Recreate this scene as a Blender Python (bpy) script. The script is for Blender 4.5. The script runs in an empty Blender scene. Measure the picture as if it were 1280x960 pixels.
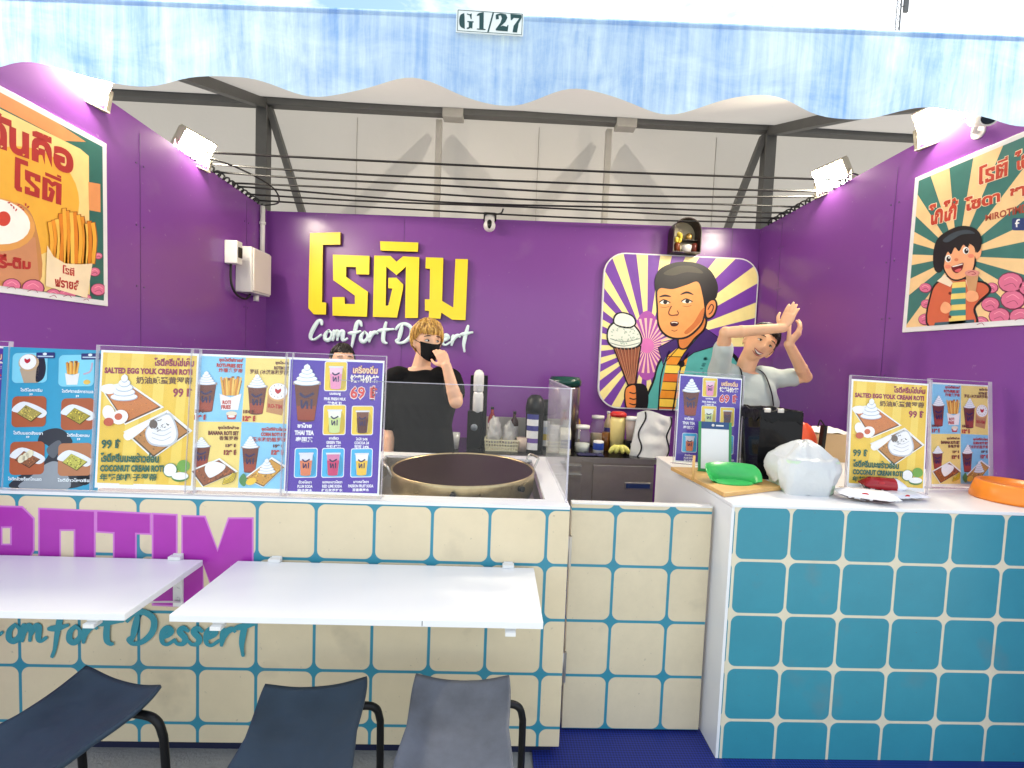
import bpy, bmesh, math, random
import numpy as np
from mathutils import Vector, Matrix, Quaternion, noise
random.seed(7)
S = bpy.context.scene
COL = S.collection
rad = math.radians

# ------------------------------------------------------------------ camera
CAM_H = 1.6
F_PX = 590.0
CAM_YAW, CAM_PITCH, CAM_ROLL = rad(1.9), rad(3.2), rad(2.25)
cam_data = bpy.data.cameras.new('camera')
cam = bpy.data.objects.new('camera', cam_data)
COL.objects.link(cam)
cam_data.sensor_fit = 'HORIZONTAL'
cam_data.sensor_width = 36.0
cam_data.lens = 36.0 * F_PX / 1280.0
cam_data.clip_start = 0.02
cam_data.clip_end = 2000
CAM_R = (Matrix.Rotation(-CAM_YAW, 3, 'Z') @ Matrix.Rotation(math.pi/2 - CAM_PITCH, 3, 'X')
         @ Matrix.Rotation(CAM_ROLL, 3, 'Z'))
CAM_O = Vector((0, 0, CAM_H))
cam.matrix_world = Matrix.Translation(CAM_O) @ CAM_R.to_4x4()
S.camera = cam

# ------------------------------------------------------------------ world, sun, exposure
SUN_EL, SUN_AZ = rad(58), rad(42)          # sun stands behind the stall, a little to the right
w = bpy.data.worlds.new('World'); S.world = w
w.use_nodes = True
nt = w.node_tree
bg = nt.nodes['Background']
sky = nt.nodes.new('ShaderNodeTexSky')
sky.sky_type = 'NISHITA'
sky.sun_disc = False
sky.sun_elevation = SUN_EL
sky.sun_rotation = SUN_AZ
sky.air_density = 1.0
sky.dust_density = 0.4
sky.ozone_density = 1.0
# thin cloud layer mixed over the sky
tc = nt.nodes.new('ShaderNodeTexCoord')
mp = nt.nodes.new('ShaderNodeMapping'); mp.inputs['Scale'].default_value = (1.6, 1.6, 5.0); mp.inputs['Location'].default_value = (1.9, 0.4, 0.0)
nz = nt.nodes.new('ShaderNodeTexNoise'); nz.inputs['Scale'].default_value = 2.3; nz.inputs['Detail'].default_value = 8
nz.inputs['Roughness'].default_value = 0.6
rp = nt.nodes.new('ShaderNodeValToRGB')
rp.color_ramp.elements[0].position = 0.40; rp.color_ramp.elements[1].position = 0.62
mx = nt.nodes.new('ShaderNodeMix'); mx.data_type = 'RGBA'
mx.inputs['B'].default_value = (6.6, 6.7, 6.5, 1)
nt.links.new(tc.outputs['Generated'], mp.inputs['Vector'])
nt.links.new(mp.outputs['Vector'], nz.inputs['Vector'])
nt.links.new(nz.outputs['Fac'], rp.inputs['Fac'])
nt.links.new(rp.outputs['Color'], mx.inputs['Factor'])
nt.links.new(sky.outputs['Color'], mx.inputs['A'])
nt.links.new(mx.outputs['Result'], bg.inputs['Color'])
bg.inputs['Strength'].default_value = 0.12
sun_data = bpy.data.lights.new('sun', 'SUN')
sun_data.energy = 3.0; sun_data.angle = rad(0.5); sun_data.color = (1, 0.95, 0.86)
sun = bpy.data.objects.new('sun', sun_data); COL.objects.link(sun)
sd = Vector((math.sin(SUN_AZ)*math.cos(SUN_EL), math.cos(SUN_AZ)*math.cos(SUN_EL), math.sin(SUN_EL)))
sun.rotation_euler = (-sd).to_track_quat('-Z', 'Y').to_euler()
sun.location = sd * 60
S.view_settings.view_transform = 'Standard'
S.view_settings.look = 'None'
S.view_settings.gamma = 1.0
S.view_settings.exposure = 1.4
S.render.engine = 'CYCLES'
S.cycles.max_bounces = 8
S.cycles.transparent_max_bounces = 16
S.cycles.sample_clamp_indirect = 6

# ------------------------------------------------------------------ helpers
def ray(u, v):
    return CAM_R @ Vector(((u-640)/F_PX, (480-v)/F_PX, -1))
def onY(u, v, Y):
    d = ray(u, v); return CAM_O + d*(Y/d.y)
def onX(u, v, X):
    d = ray(u, v); return CAM_O + d*(X/d.x)
def onZ(u, v, Z):
    d = ray(u, v); return CAM_O + d*((Z-CAM_H)/d.z)

def lin(c):
    """'#rrggbb' or sRGB 0-255 tuple to linear rgb"""
    if isinstance(c, str):
        c = c.lstrip('#'); c = tuple(int(c[i:i+2], 16) for i in (0, 2, 4))
    return tuple(((x/255)/12.92 if x/255 <= 0.04045 else ((x/255+0.055)/1.055)**2.4) for x in c)

def mat(name, rgb=(0.5, 0.5, 0.5), rough=0.5, metal=0.0, var=0.0, vscale=6.0, bump=0.0, bscale=60.0,
        rvar=0.0, emit=None, estr=0.0, spec=None, trans=0.0, alpha=1.0, coat=0.0, sheen=0.0):
    m = bpy.data.materials.new(name); m.use_nodes = True
    n, l = m.node_tree.nodes, m.node_tree.links
    b = n['Principled BSDF']
    b.inputs['Base Color'].default_value = (*rgb, 1)
    b.inputs['Roughness'].default_value = rough
    b.inputs['Metallic'].default_value = metal
    if spec is not None: b.inputs['Specular IOR Level'].default_value = spec
    if trans: b.inputs['Transmission Weight'].default_value = trans
    if alpha < 1: b.inputs['Alpha'].default_value = alpha
    if coat: b.inputs['Coat Weight'].default_value = coat; b.inputs['Coat Roughness'].default_value = 0.08
    if sheen: b.inputs['Sheen Weight'].default_value = sheen
    if emit:
        b.inputs['Emission Color'].default_value = (*emit, 1); b.inputs['Emission Strength'].default_value = estr
    if var or bump or rvar:
        t = n.new('ShaderNodeTexCoord')
    if var or rvar:
        x = n.new('ShaderNodeTexNoise'); x.inputs['Scale'].default_value = vscale; x.inputs['Detail'].default_value = 6
        x.inputs['Roughness'].default_value = 0.62
        l.new(t.outputs['Object'], x.inputs['Vector'])
    if var:
        r = n.new('ShaderNodeMapRange'); r.inputs['From Min'].default_value = 0.15; r.inputs['From Max'].default_value = 0.85
        r.inputs['To Min'].default_value = 1-var; r.inputs['To Max'].default_value = 1+var
        l.new(x.outputs['Fac'], r.inputs['Value'])
        mu = n.new('ShaderNodeMix'); mu.data_type = 'RGBA'; mu.blend_type = 'MULTIPLY'; mu.inputs['Factor'].default_value = 1
        mu.inputs['A'].default_value = (*rgb, 1)
        l.new(r.outputs['Result'], mu.inputs['B']); l.new(mu.outputs['Result'], b.inputs['Base Color'])
    if rvar:
        r2 = n.new('ShaderNodeMapRange'); r2.inputs['From Min'].default_value = 0.3; r2.inputs['From Max'].default_value = 0.7
        r2.inputs['To Min'].default_value = max(0.02, rough-rvar); r2.inputs['To Max'].default_value = min(1, rough+rvar)
        l.new(x.outputs['Fac'], r2.inputs['Value']); l.new(r2.outputs['Result'], b.inputs['Roughness'])
    if bump:
        y = n.new('ShaderNodeTexNoise'); y.inputs['Scale'].default_value = bscale; y.inputs['Detail'].default_value = 4
        l.new(t.outputs['Object'], y.inputs['Vector'])
        bp = n.new('ShaderNodeBump'); bp.inputs['Strength'].default_value = bump; bp.inputs['Distance'].default_value = 0.01
        l.new(y.outputs['Fac'], bp.inputs['Height']); l.new(bp.outputs['Normal'], b.inputs['Normal'])
    return m

def attr_mat(name, rough=0.4, coat=0.0, var=0.06, vscale=14.0):
    """printed surface: ink colours are stored per face"""
    m = mat(name, (1, 1, 1), rough, coat=coat)
    n, l = m.node_tree.nodes, m.node_tree.links
    a = n.new('ShaderNodeVertexColor'); a.layer_name = 'Col'
    t = n.new('ShaderNodeTexCoord')
    x = n.new('ShaderNodeTexNoise'); x.inputs['Scale'].default_value = vscale; x.inputs['Detail'].default_value = 8
    l.new(t.outputs['Object'], x.inputs['Vector'])
    r = n.new('ShaderNodeMapRange'); r.inputs['From Min'].default_value = 0.3; r.inputs['From Max'].default_value = 0.7
    r.inputs['To Min'].default_value = 1-var; r.inputs['To Max'].default_value = 1+var
    l.new(x.outputs['Fac'], r.inputs['Value'])
    mu = n.new('ShaderNodeMix'); mu.data_type = 'RGBA'; mu.blend_type = 'MULTIPLY'; mu.inputs['Factor'].default_value = 1
    l.new(a.outputs['Color'], mu.inputs['A']); l.new(r.outputs['Result'], mu.inputs['B'])
    l.new(mu.outputs['Result'], n['Principled BSDF'].inputs['Base Color'])
    return m

def clear_mat(name, tint=(0.96, 0.97, 0.98), haze=0.06):
    m = bpy.data.materials.new(name); m.use_nodes = True
    n, l = m.node_tree.nodes, m.node_tree.links
    n.remove(n['Principled BSDF'])
    tr = n.new('ShaderNodeBsdfTransparent'); tr.inputs['Color'].default_value = (*tint, 1)
    gl = n.new('ShaderNodeBsdfGlossy'); gl.inputs['Roughness'].default_value = 0.06
    df = n.new('ShaderNodeBsdfDiffuse'); df.inputs['Color'].default_value = (0.85, 0.87, 0.9, 1)
    fr = n.new('ShaderNodeFresnel'); fr.inputs['IOR'].default_value = 1.45
    m1 = n.new('ShaderNodeMixShader'); m1.inputs['Fac'].default_value = haze
    m2 = n.new('ShaderNodeMixShader')
    l.new(tr.outputs[0], m1.inputs[1]); l.new(df.outputs[0], m1.inputs[2])
    ge = n.new('ShaderNodeNewGeometry'); mm = n.new('ShaderNodeMath'); mm.operation = 'MULTIPLY'
    inv = n.new('ShaderNodeMath'); inv.operation = 'SUBTRACT'; inv.inputs[0].default_value = 1.0
    l.new(ge.outputs['Backfacing'], inv.inputs[1]); l.new(fr.outputs[0], mm.inputs[0]); l.new(inv.outputs[0], mm.inputs[1])
    l.new(mm.outputs[0], m2.inputs['Fac']); l.new(m1.outputs[0], m2.inputs[1]); l.new(gl.outputs[0], m2.inputs[2])
    l.new(m2.outputs[0], n['Material Output'].inputs['Surface'])
    return m

def cloth_mat(name, rgb, transl=0.3, streak=None, rough=0.8, streak_amt=0.5, wrinkle=0.25):
    """tarpaulin: diffuse + translucent, optional vertical streaks of a second colour"""
    m = bpy.data.materials.new(name); m.use_nodes = True
    n, l = m.node_tree.nodes, m.node_tree.links
    b = n['Principled BSDF']; b.inputs['Roughness'].default_value = rough
    b.inputs['Base Color'].default_value = (*rgb, 1)
    tl = n.new('ShaderNodeBsdfTranslucent'); tl.inputs['Color'].default_value = (*rgb, 1)
    ms = n.new('ShaderNodeMixShader'); ms.inputs['Fac'].default_value = transl
    l.new(b.outputs[0], ms.inputs[1]); l.new(tl.outputs[0], ms.inputs[2])
    l.new(ms.outputs[0], n['Material Output'].inputs['Surface'])
    t = n.new('ShaderNodeTexCoord')
    if streak:
        def nzz(sc, det, ro, dist=0.0):
            mp = n.new('ShaderNodeMapping'); mp.inputs['Scale'].default_value = sc
            x = n.new('ShaderNodeTexNoise'); x.inputs['Scale'].default_value = 1.0; x.inputs['Detail'].default_value = det
            x.inputs['Roughness'].default_value = ro; x.inputs['Distortion'].default_value = dist
            l.new(t.outputs['Object'], mp.inputs['Vector']); l.new(mp.outputs[0], x.inputs['Vector']); return x.outputs['Fac']
        def mt(op, p, q):
            k = n.new('ShaderNodeMath'); k.operation = op
            for s_, q_ in ((0, p), (1, q)):
                if isinstance(q_, float): k.inputs[s_].default_value = q_
                else: l.new(q_, k.inputs[s_])
            return k.outputs[0]
        fine = nzz((34, 34, 1.1), 6, 0.75); mid = nzz((7, 7, 0.9), 4, 0.6); blot = nzz((2.6, 2.6, 5.5), 7, 0.7, 0.6)
        sm_ = mt('ADD', mt('ADD', mt('MULTIPLY', fine, 0.34), mt('MULTIPLY', mid, 0.32)), mt('MULTIPLY', blot, 0.34))
        r = n.new('ShaderNodeMapRange'); r.inputs['From Min'].default_value = 0.40; r.inputs['From Max'].default_value = 0.62
        r.inputs['To Max'].default_value = streak_amt
        l.new(sm_, r.inputs['Value'])
        mu = n.new('ShaderNodeMix'); mu.data_type = 'RGBA'
        mu.inputs['A'].default_value = (*rgb, 1); mu.inputs['B'].default_value = (*streak, 1)
        l.new(r.outputs[0], mu.inputs['Factor'])
        l.new(mu.outputs['Result'], b.inputs['Base Color']); l.new(mu.outputs['Result'], tl.inputs['Color'])
    z = n.new('ShaderNodeTexNoise'); z.inputs['Scale'].default_value = 5.0; z.inputs['Detail'].default_value = 5; z.inputs['Distortion'].default_value = 0.8
    l.new(t.outputs['Object'], z.inputs['Vector'])
    bp = n.new('ShaderNodeBump'); bp.inputs['Strength'].default_value = wrinkle; bp.inputs['Distance'].default_value = 0.03
    l.new(z.outputs['Fac'], bp.inputs['Height'])
    l.new(bp.outputs['Normal'], b.inputs['Normal'])
    return m

def tile_mat(name, tile, line, pitch, ox, oz, half_line, radius, axis='X', rough=0.32, dirt=0.10):
    """vinyl print of rounded tiles; ox, oz = position of one crossing of the lines"""
    m = mat(name, tile, rough)
    n, l = m.node_tree.nodes, m.node_tree.links
    t = n.new('ShaderNodeTexCoord'); s = n.new('ShaderNodeSeparateXYZ')
    l.new(t.outputs['Object'], s.inputs[0])
    def M(op, a, b=None, c=None):
        k = n.new('ShaderNodeMath'); k.operation = op
        for i, q in enumerate((a, b, c)):
            if q is None: continue
            if isinstance(q, (int, float)): k.inputs[i].default_value = q
            else: l.new(q, k.inputs[i])
        return k.outputs[0]
    H = pitch/2
    def axisd(src, off):
        x = M('SUBTRACT', src, off)
        fr = M('WRAP', x, pitch, 0.0)
        p = M('ABSOLUTE', M('SUBTRACT', fr, H))        # 0 at tile centre, H on the line
        return M('MAXIMUM', M('SUBTRACT', p, H-half_line-radius), 0.0)
    qx = axisd(s.outputs[axis], ox); qz = axisd(s.outputs['Z'], oz)
    d = M('SUBTRACT', M('SQRT', M('ADD', M('MULTIPLY', qx, qx), M('MULTIPLY', qz, qz))), radius)
    f = M('DIVIDE', M('ADD', d, 0.0008), 0.0016); f = M('MINIMUM', M('MAXIMUM', f, 0.0), 1.0)
    mu = n.new('ShaderNodeMix'); mu.data_type = 'RGBA'
    mu.inputs['A'].default_value = (*tile, 1); mu.inputs['B'].default_value = (*line, 1)
    l.new(f, mu.inputs['Factor'])
    x = n.new('ShaderNodeTexNoise'); x.inputs['Scale'].default_value = 5; x.inputs['Detail'].default_value = 9; x.inputs['Roughness'].default_value = 0.7
    l.new(t.outputs['Object'], x.inputs['Vector'])
    r = n.new('ShaderNodeMapRange'); r.inputs['From Min'].default_value = 0.3; r.inputs['From Max'].default_value = 0.7
    r.inputs['To Min'].default_value = 1-dirt; r.inputs['To Max'].default_value = 1+dirt*0.5
    l.new(x.outputs['Fac'], r.inputs['Value'])
    m2 = n.new('ShaderNodeMix'); m2.data_type = 'RGBA'; m2.blend_type = 'MULTIPLY'; m2.inputs['Factor'].default_value = 1
    l.new(mu.outputs['Result'], m2.inputs['A']); l.new(r.outputs[0], m2.inputs['B'])
    # scuffs and specks
    x2 = n.new('ShaderNodeTexNoise'); x2.inputs['Scale'].default_value = 38; x2.inputs['Detail'].default_value = 3
    l.new(t.outputs['Object'], x2.inputs['Vector'])
    r2 = n.new('ShaderNodeMapRange'); r2.inputs['From Min'].default_value = 0.72; r2.inputs['From Max'].default_value = 0.78
    r2.inputs['To Max'].default_value = 0.35
    l.new(x2.outputs['Fac'], r2.inputs['Value'])
    m3 = n.new('ShaderNodeMix'); m3.data_type = 'RGBA'; m3.inputs['B'].default_value = (0.12, 0.10, 0.08, 1)
    l.new(r2.outputs[0], m3.inputs['Factor']); l.new(m2.outputs['Result'], m3.inputs['A'])
    l.new(m3.outputs['Result'], n['Principled BSDF'].inputs['Base Color'])
    bz = n.new('ShaderNodeTexNoise'); bz.inputs['Scale'].default_value = 3.5; bz.inputs['Detail'].default_value = 2
    l.new(t.outputs['Object'], bz.inputs['Vector'])
    bp = n.new('ShaderNodeBump'); bp.inputs['Strength'].default_value = 0.12; bp.inputs['Distance'].default_value = 0.02
    l.new(bz.outputs['Fac'], bp.inputs['Height']); l.new(bp.outputs['Normal'], n['Principled BSDF'].inputs['Normal'])
    return m

class MB:
    """collects geometry for ONE mesh object"""
    def __init__(s): s.v = []; s.f = []; s.mi = []; s.col = []; s.sm = []; s.cur = 0; s.c = (1, 1, 1); s.smooth = False
    def add(s, vs, fs, sm=None):
        o = len(s.v); s.v += [tuple(p) for p in vs]
        for f in fs:
            s.f.append([i+o for i in f]); s.mi.append(s.cur); s.col.append(s.c); s.sm.append(s.smooth if sm is None else sm)
        return s
    def box(s, lo, hi, M=None):
        x0, y0, z0 = lo; x1, y1, z1 = hi
        vs = [Vector(p) for p in ((x0,y0,z0),(x1,y0,z0),(x1,y1,z0),(x0,y1,z0),(x0,y0,z1),(x1,y0,z1),(x1,y1,z1),(x0,y1,z1))]
        if M is not None: vs = [M @ p for p in vs]
        return s.add(vs, [(0,3,2,1),(4,5,6,7),(0,1,5,4),(1,2,6,5),(2,3,7,6),(3,0,4,7)], False)
    def bar(s, a, b, wx, wy, up=(0, 0, 1)):
        a, b = Vector(a), Vector(b); d = b-a; L = d.length; d.normalize()
        up = Vector(up)
        if abs(d.dot(up)) > 0.98: up = Vector((0, 1, 0))
        x = d.cross(up).normalized(); y = x.cross(d)
        M = Matrix((x, y, d)).transposed().to_4x4(); M.translation = a
        return s.box((-wx/2, -wy/2, 0), (wx/2, wy/2, L), M)
    def tube(s, pts, r, n=10, cap=True, flat=1.0):
        pts = [Vector(p) for p in pts]; N = len(pts)
        rs = r if isinstance(r, (list, tuple)) else [r]*N
        vs = []; fs = []
        ref = None
        for i in range(N):
            t = (pts[min(i+1, N-1)]-pts[max(i-1, 0)])
            t = t.normalized() if t.length > 1e-9 else Vector((0,0,1))
            if ref is None:
                ref = t.orthogonal().normalized()
            ref = (ref - t*ref.dot(t))
            ref = ref.normalized() if ref.length > 1e-6 else t.orthogonal().normalized()
            bi = t.cross(ref)
            for k in range(n):
                a = 2*math.pi*k/n
                vs.append(pts[i] + (ref*math.cos(a) + bi*math.sin(a)*flat)*rs[i])
        for i in range(N-1):
            for k in range(n):
                fs.append((i*n+k, i*n+(k+1) % n, (i+1)*n+(k+1) % n, (i+1)*n+k))
        s.add(vs, fs, True)
        if cap:
            o = len(s.v)-len(vs)
            s.f.append([o+k for k in range(n)][::-1]); s.mi.append(s.cur); s.col.append(s.c); s.sm.append(False)
            s.f.append([o+(N-1)*n+k for k in range(n)]); s.mi.append(s.cur); s.col.append(s.c); s.sm.append(False)
        return s
    def cyl(s, a, b, r0, r1=None, n=24):
        return s.tube([a, b], [r0, r0 if r1 is None else r1], n)
    def lathe(s, prof, c=(0, 0, 0), n=32, M=None, sm=True, ex=1.0):
        c = Vector(c); vs = []; fs = []
        for (r, z) in prof:
            for k in range(n):
                a = 2*math.pi*k/n
                p = Vector((r*math.cos(a), r*math.sin(a)*ex, z))
                vs.append((M @ p if M is not None else p) + c)
        for i in range(len(prof)-1):
            for k in range(n):
                fs.append((i*n+k, i*n+(k+1) % n, (i+1)*n+(k+1) % n, (i+1)*n+k))
        s.add(vs, fs, sm)
        o = len(s.v)-len(vs)
        for base, rev in ((0, True), ((len(prof)-1)*n, False)):
            if prof[0 if rev else -1][0] > 1e-5:
                ff = [o+base+k for k in range(n)]
                s.f.append(ff[::-1] if rev else ff); s.mi.append(s.cur); s.col.append(s.c); s.sm.append(False)
        return s
    def ell(s, c, r, nu=20, nv=12, M=None, fn=None):
        c = Vector(c); r = (r, r, r) if isinstance(r, (int, float)) else r
        vs = []; fs = []
        for j in range(nv+1):
            th = math.pi*j/nv
            for i in range(nu):
                ph = 2*math.pi*i/nu
                p = Vector((math.sin(th)*math.cos(ph), math.sin(th)*math.sin(ph), math.cos(th)))
                k = fn(p) if fn else 1.0
                p = Vector((p.x*r[0], p.y*r[1], p.z*r[2]))*k
                vs.append((M @ p if M is not None else p)+c)
        for j in range(nv):
            for i in range(nu):
                a, b, cc, d = j*nu+i, j*nu+(i+1) % nu, (j+1)*nu+(i+1) % nu, (j+1)*nu+i
                if j == 0: fs.append((a, d, cc))
                elif j == nv-1: fs.append((a, d, b))
                else: fs.append((a, d, cc, b))
        return s.add(vs, fs, True)
    def prism(s, poly, y0, y1, plane='XZ'):
        """poly in 2D; extruded along the third axis"""
        n = len(poly)
        def P(p, t): return (p[0], t, p[1]) if plane == 'XZ' else ((p[0], p[1], t) if plane == 'XY' else (t, p[0], p[1]))
        vs = [P(p, y0) for p in poly]+[P(p, y1) for p in poly]
        fs = [list(range(n)), list(range(2*n-1, n-1, -1))]
        for i in range(n): fs.append((i, n+i, n+(i+1) % n, (i+1) % n))
        return s.add(vs, fs, False)
    def grid(s, fn, nu, nv, sm=True):
        vs = [fn(i/nu, j/nv) for j in range(nv+1) for i in range(nu+1)]
        fs = [(j*(nu+1)+i, j*(nu+1)+i+1, (j+1)*(nu+1)+i+1, (j+1)*(nu+1)+i) for j in range(nv) for i in range(nu)]
        return s.add(vs, fs, sm)
    def build(s, name, mats, parent=None, bevel=0.0, seg=2, subsurf=0, solid=0.0, local=False, fix=True, props=None):
        me = bpy.data.meshes.new(name)
        off = Vector((0, 0, 0))
        if parent is not None and not local:
            off = Vector(parent.location)
            if parent.parent is not None: off += Vector(parent.parent.location)
        me.from_pydata([tuple(Vector(p)-off) for p in s.v], [], s.f)
        mats = mats if isinstance(mats, (list, tuple)) else [mats]
        for m in mats: me.materials.append(m)
        me.polygons.foreach_set('material_index', s.mi)
        me.polygons.foreach_set('use_smooth', s.sm)
        if any(c != (1, 1, 1) for c in s.col):
            a = me.color_attributes.new('Col', 'FLOAT_COLOR', 'CORNER')
            buf = []
            for p, c in zip(me.polygons, s.col): buf += [c[0], c[1], c[2], 1.0]*p.loop_total
            a.data.foreach_set('color', buf)
        me.validate()
        if bevel or fix:
            bm = bmesh.new(); bm.from_mesh(me)
            if bevel:
                bmesh.ops.remove_doubles(bm, verts=bm.verts, dist=1e-6)
            if fix: bmesh.ops.recalc_face_normals(bm, faces=bm.faces)
            if bevel:
                es = [e for e in bm.edges if len(e.link_faces) == 2 and e.calc_face_angle(0) > 0.6]
                bmesh.ops.bevel(bm, geom=es, offset=bevel, segments=seg, affect='EDGES', profile=0.5, clamp_overlap=True)
            bm.to_mesh(me); bm.free()
        o = bpy.data.objects.new(name, me); COL.objects.link(o)
        if parent is not None: o.parent = parent
        if solid:
            md = o.modifiers.new('thickness', 'SOLIDIFY'); md.thickness = solid; md.offset = 0
        if subsurf:
            md = o.modifiers.new('smooth', 'SUBSURF'); md.levels = subsurf; md.render_levels = subsurf
        return o

def tag(o, label=None, cat=None, group=None, kind=None):
    if label: o['label'] = label
    if cat: o['category'] = cat
    if group: o['group'] = group
    if kind: o['kind'] = kind
    return o
def thing(name, label, cat, loc=(0, 0, 0), group=None):
    o = bpy.data.objects.new(name, None); COL.objects.link(o)
    o.empty_display_size = 0.1
    o.location = loc
    return tag(o, label, cat, group)
def dup(root, loc=None, rz=None, label=None, group=None):
    r = root.copy(); COL.objects.link(r)
    if loc is not None: r.location = loc
    if rz is not None: r.rotation_euler.z = rz
    if label: r['label'] = label
    if group: r['group'] = group
    for ch in list(root.children):
        c = ch.copy(); COL.objects.link(c); c.parent = r
        for g in list(ch.children):
            d = g.copy(); COL.objects.link(d); d.parent = c
    return r
def crom(pts, k=6, closed=False):
    """smooth curve through points"""
    pts = [Vector(p) for p in pts]; out = []; N = len(pts)
    rng = range(N) if closed else range(N-1)
    for i in rng:
        if closed: p0, p1, p2, p3 = pts[(i-1) % N], pts[i], pts[(i+1) % N], pts[(i+2) % N]
        else: p0, p1, p2, p3 = pts[max(i-1, 0)], pts[i], pts[i+1], pts[min(i+2, N-1)]
        for j in range(k):
            t = j/k
            out.append(0.5*((2*p1)+(p2-p0)*t+(2*p0-5*p1+4*p2-p3)*t*t+(3*p1-p0-3*p2+p3)*t**3))
    if not closed: out.append(pts[-1])
    return out

# flat text as triangles
_tc = {}
def glyphs(body, bold=0.0):
    key = (body, bold)
    if key in _tc: return _tc[key]
    cu = bpy.data.curves.new('tmp_text', 'FONT'); cu.body = body; cu.resolution_u = 2; cu.offset = bold
    cu.fill_mode = 'FRONT'; cu.align_x = 'LEFT'
    ob = bpy.data.objects.new('tmp_text', cu); COL.objects.link(ob)
    bpy.context.view_layer.update()
    me = bpy.data.meshes.new_from_object(ob.evaluated_get(bpy.context.evaluated_depsgraph_get()))
    vs = [(v.co.x, v.co.y) for v in me.vertices]; fs = [list(p.vertices) for p in me.polygons]
    bpy.data.objects.remove(ob); bpy.data.curves.remove(cu); bpy.data.meshes.remove(me)
    if vs:
        a = np.array(vs); lo = a.min(0); hi = a.max(0)
    else: lo = hi = np.zeros(2)
    _tc[key] = (vs, fs, lo, hi)
    return _tc[key]

def homog(src, dst):
    A = []; B = []
    for (x, y), (u, v) in zip(src, dst):
        A += [[x, y, 1, 0, 0, 0, -u*x, -u*y], [0, 0, 0, x, y, 1, -v*x, -v*y]]; B += [u, v]
    h = np.linalg.solve(np.array(A, float), np.array(B, float))
    return np.append(h, 1).reshape(3, 3)

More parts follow.
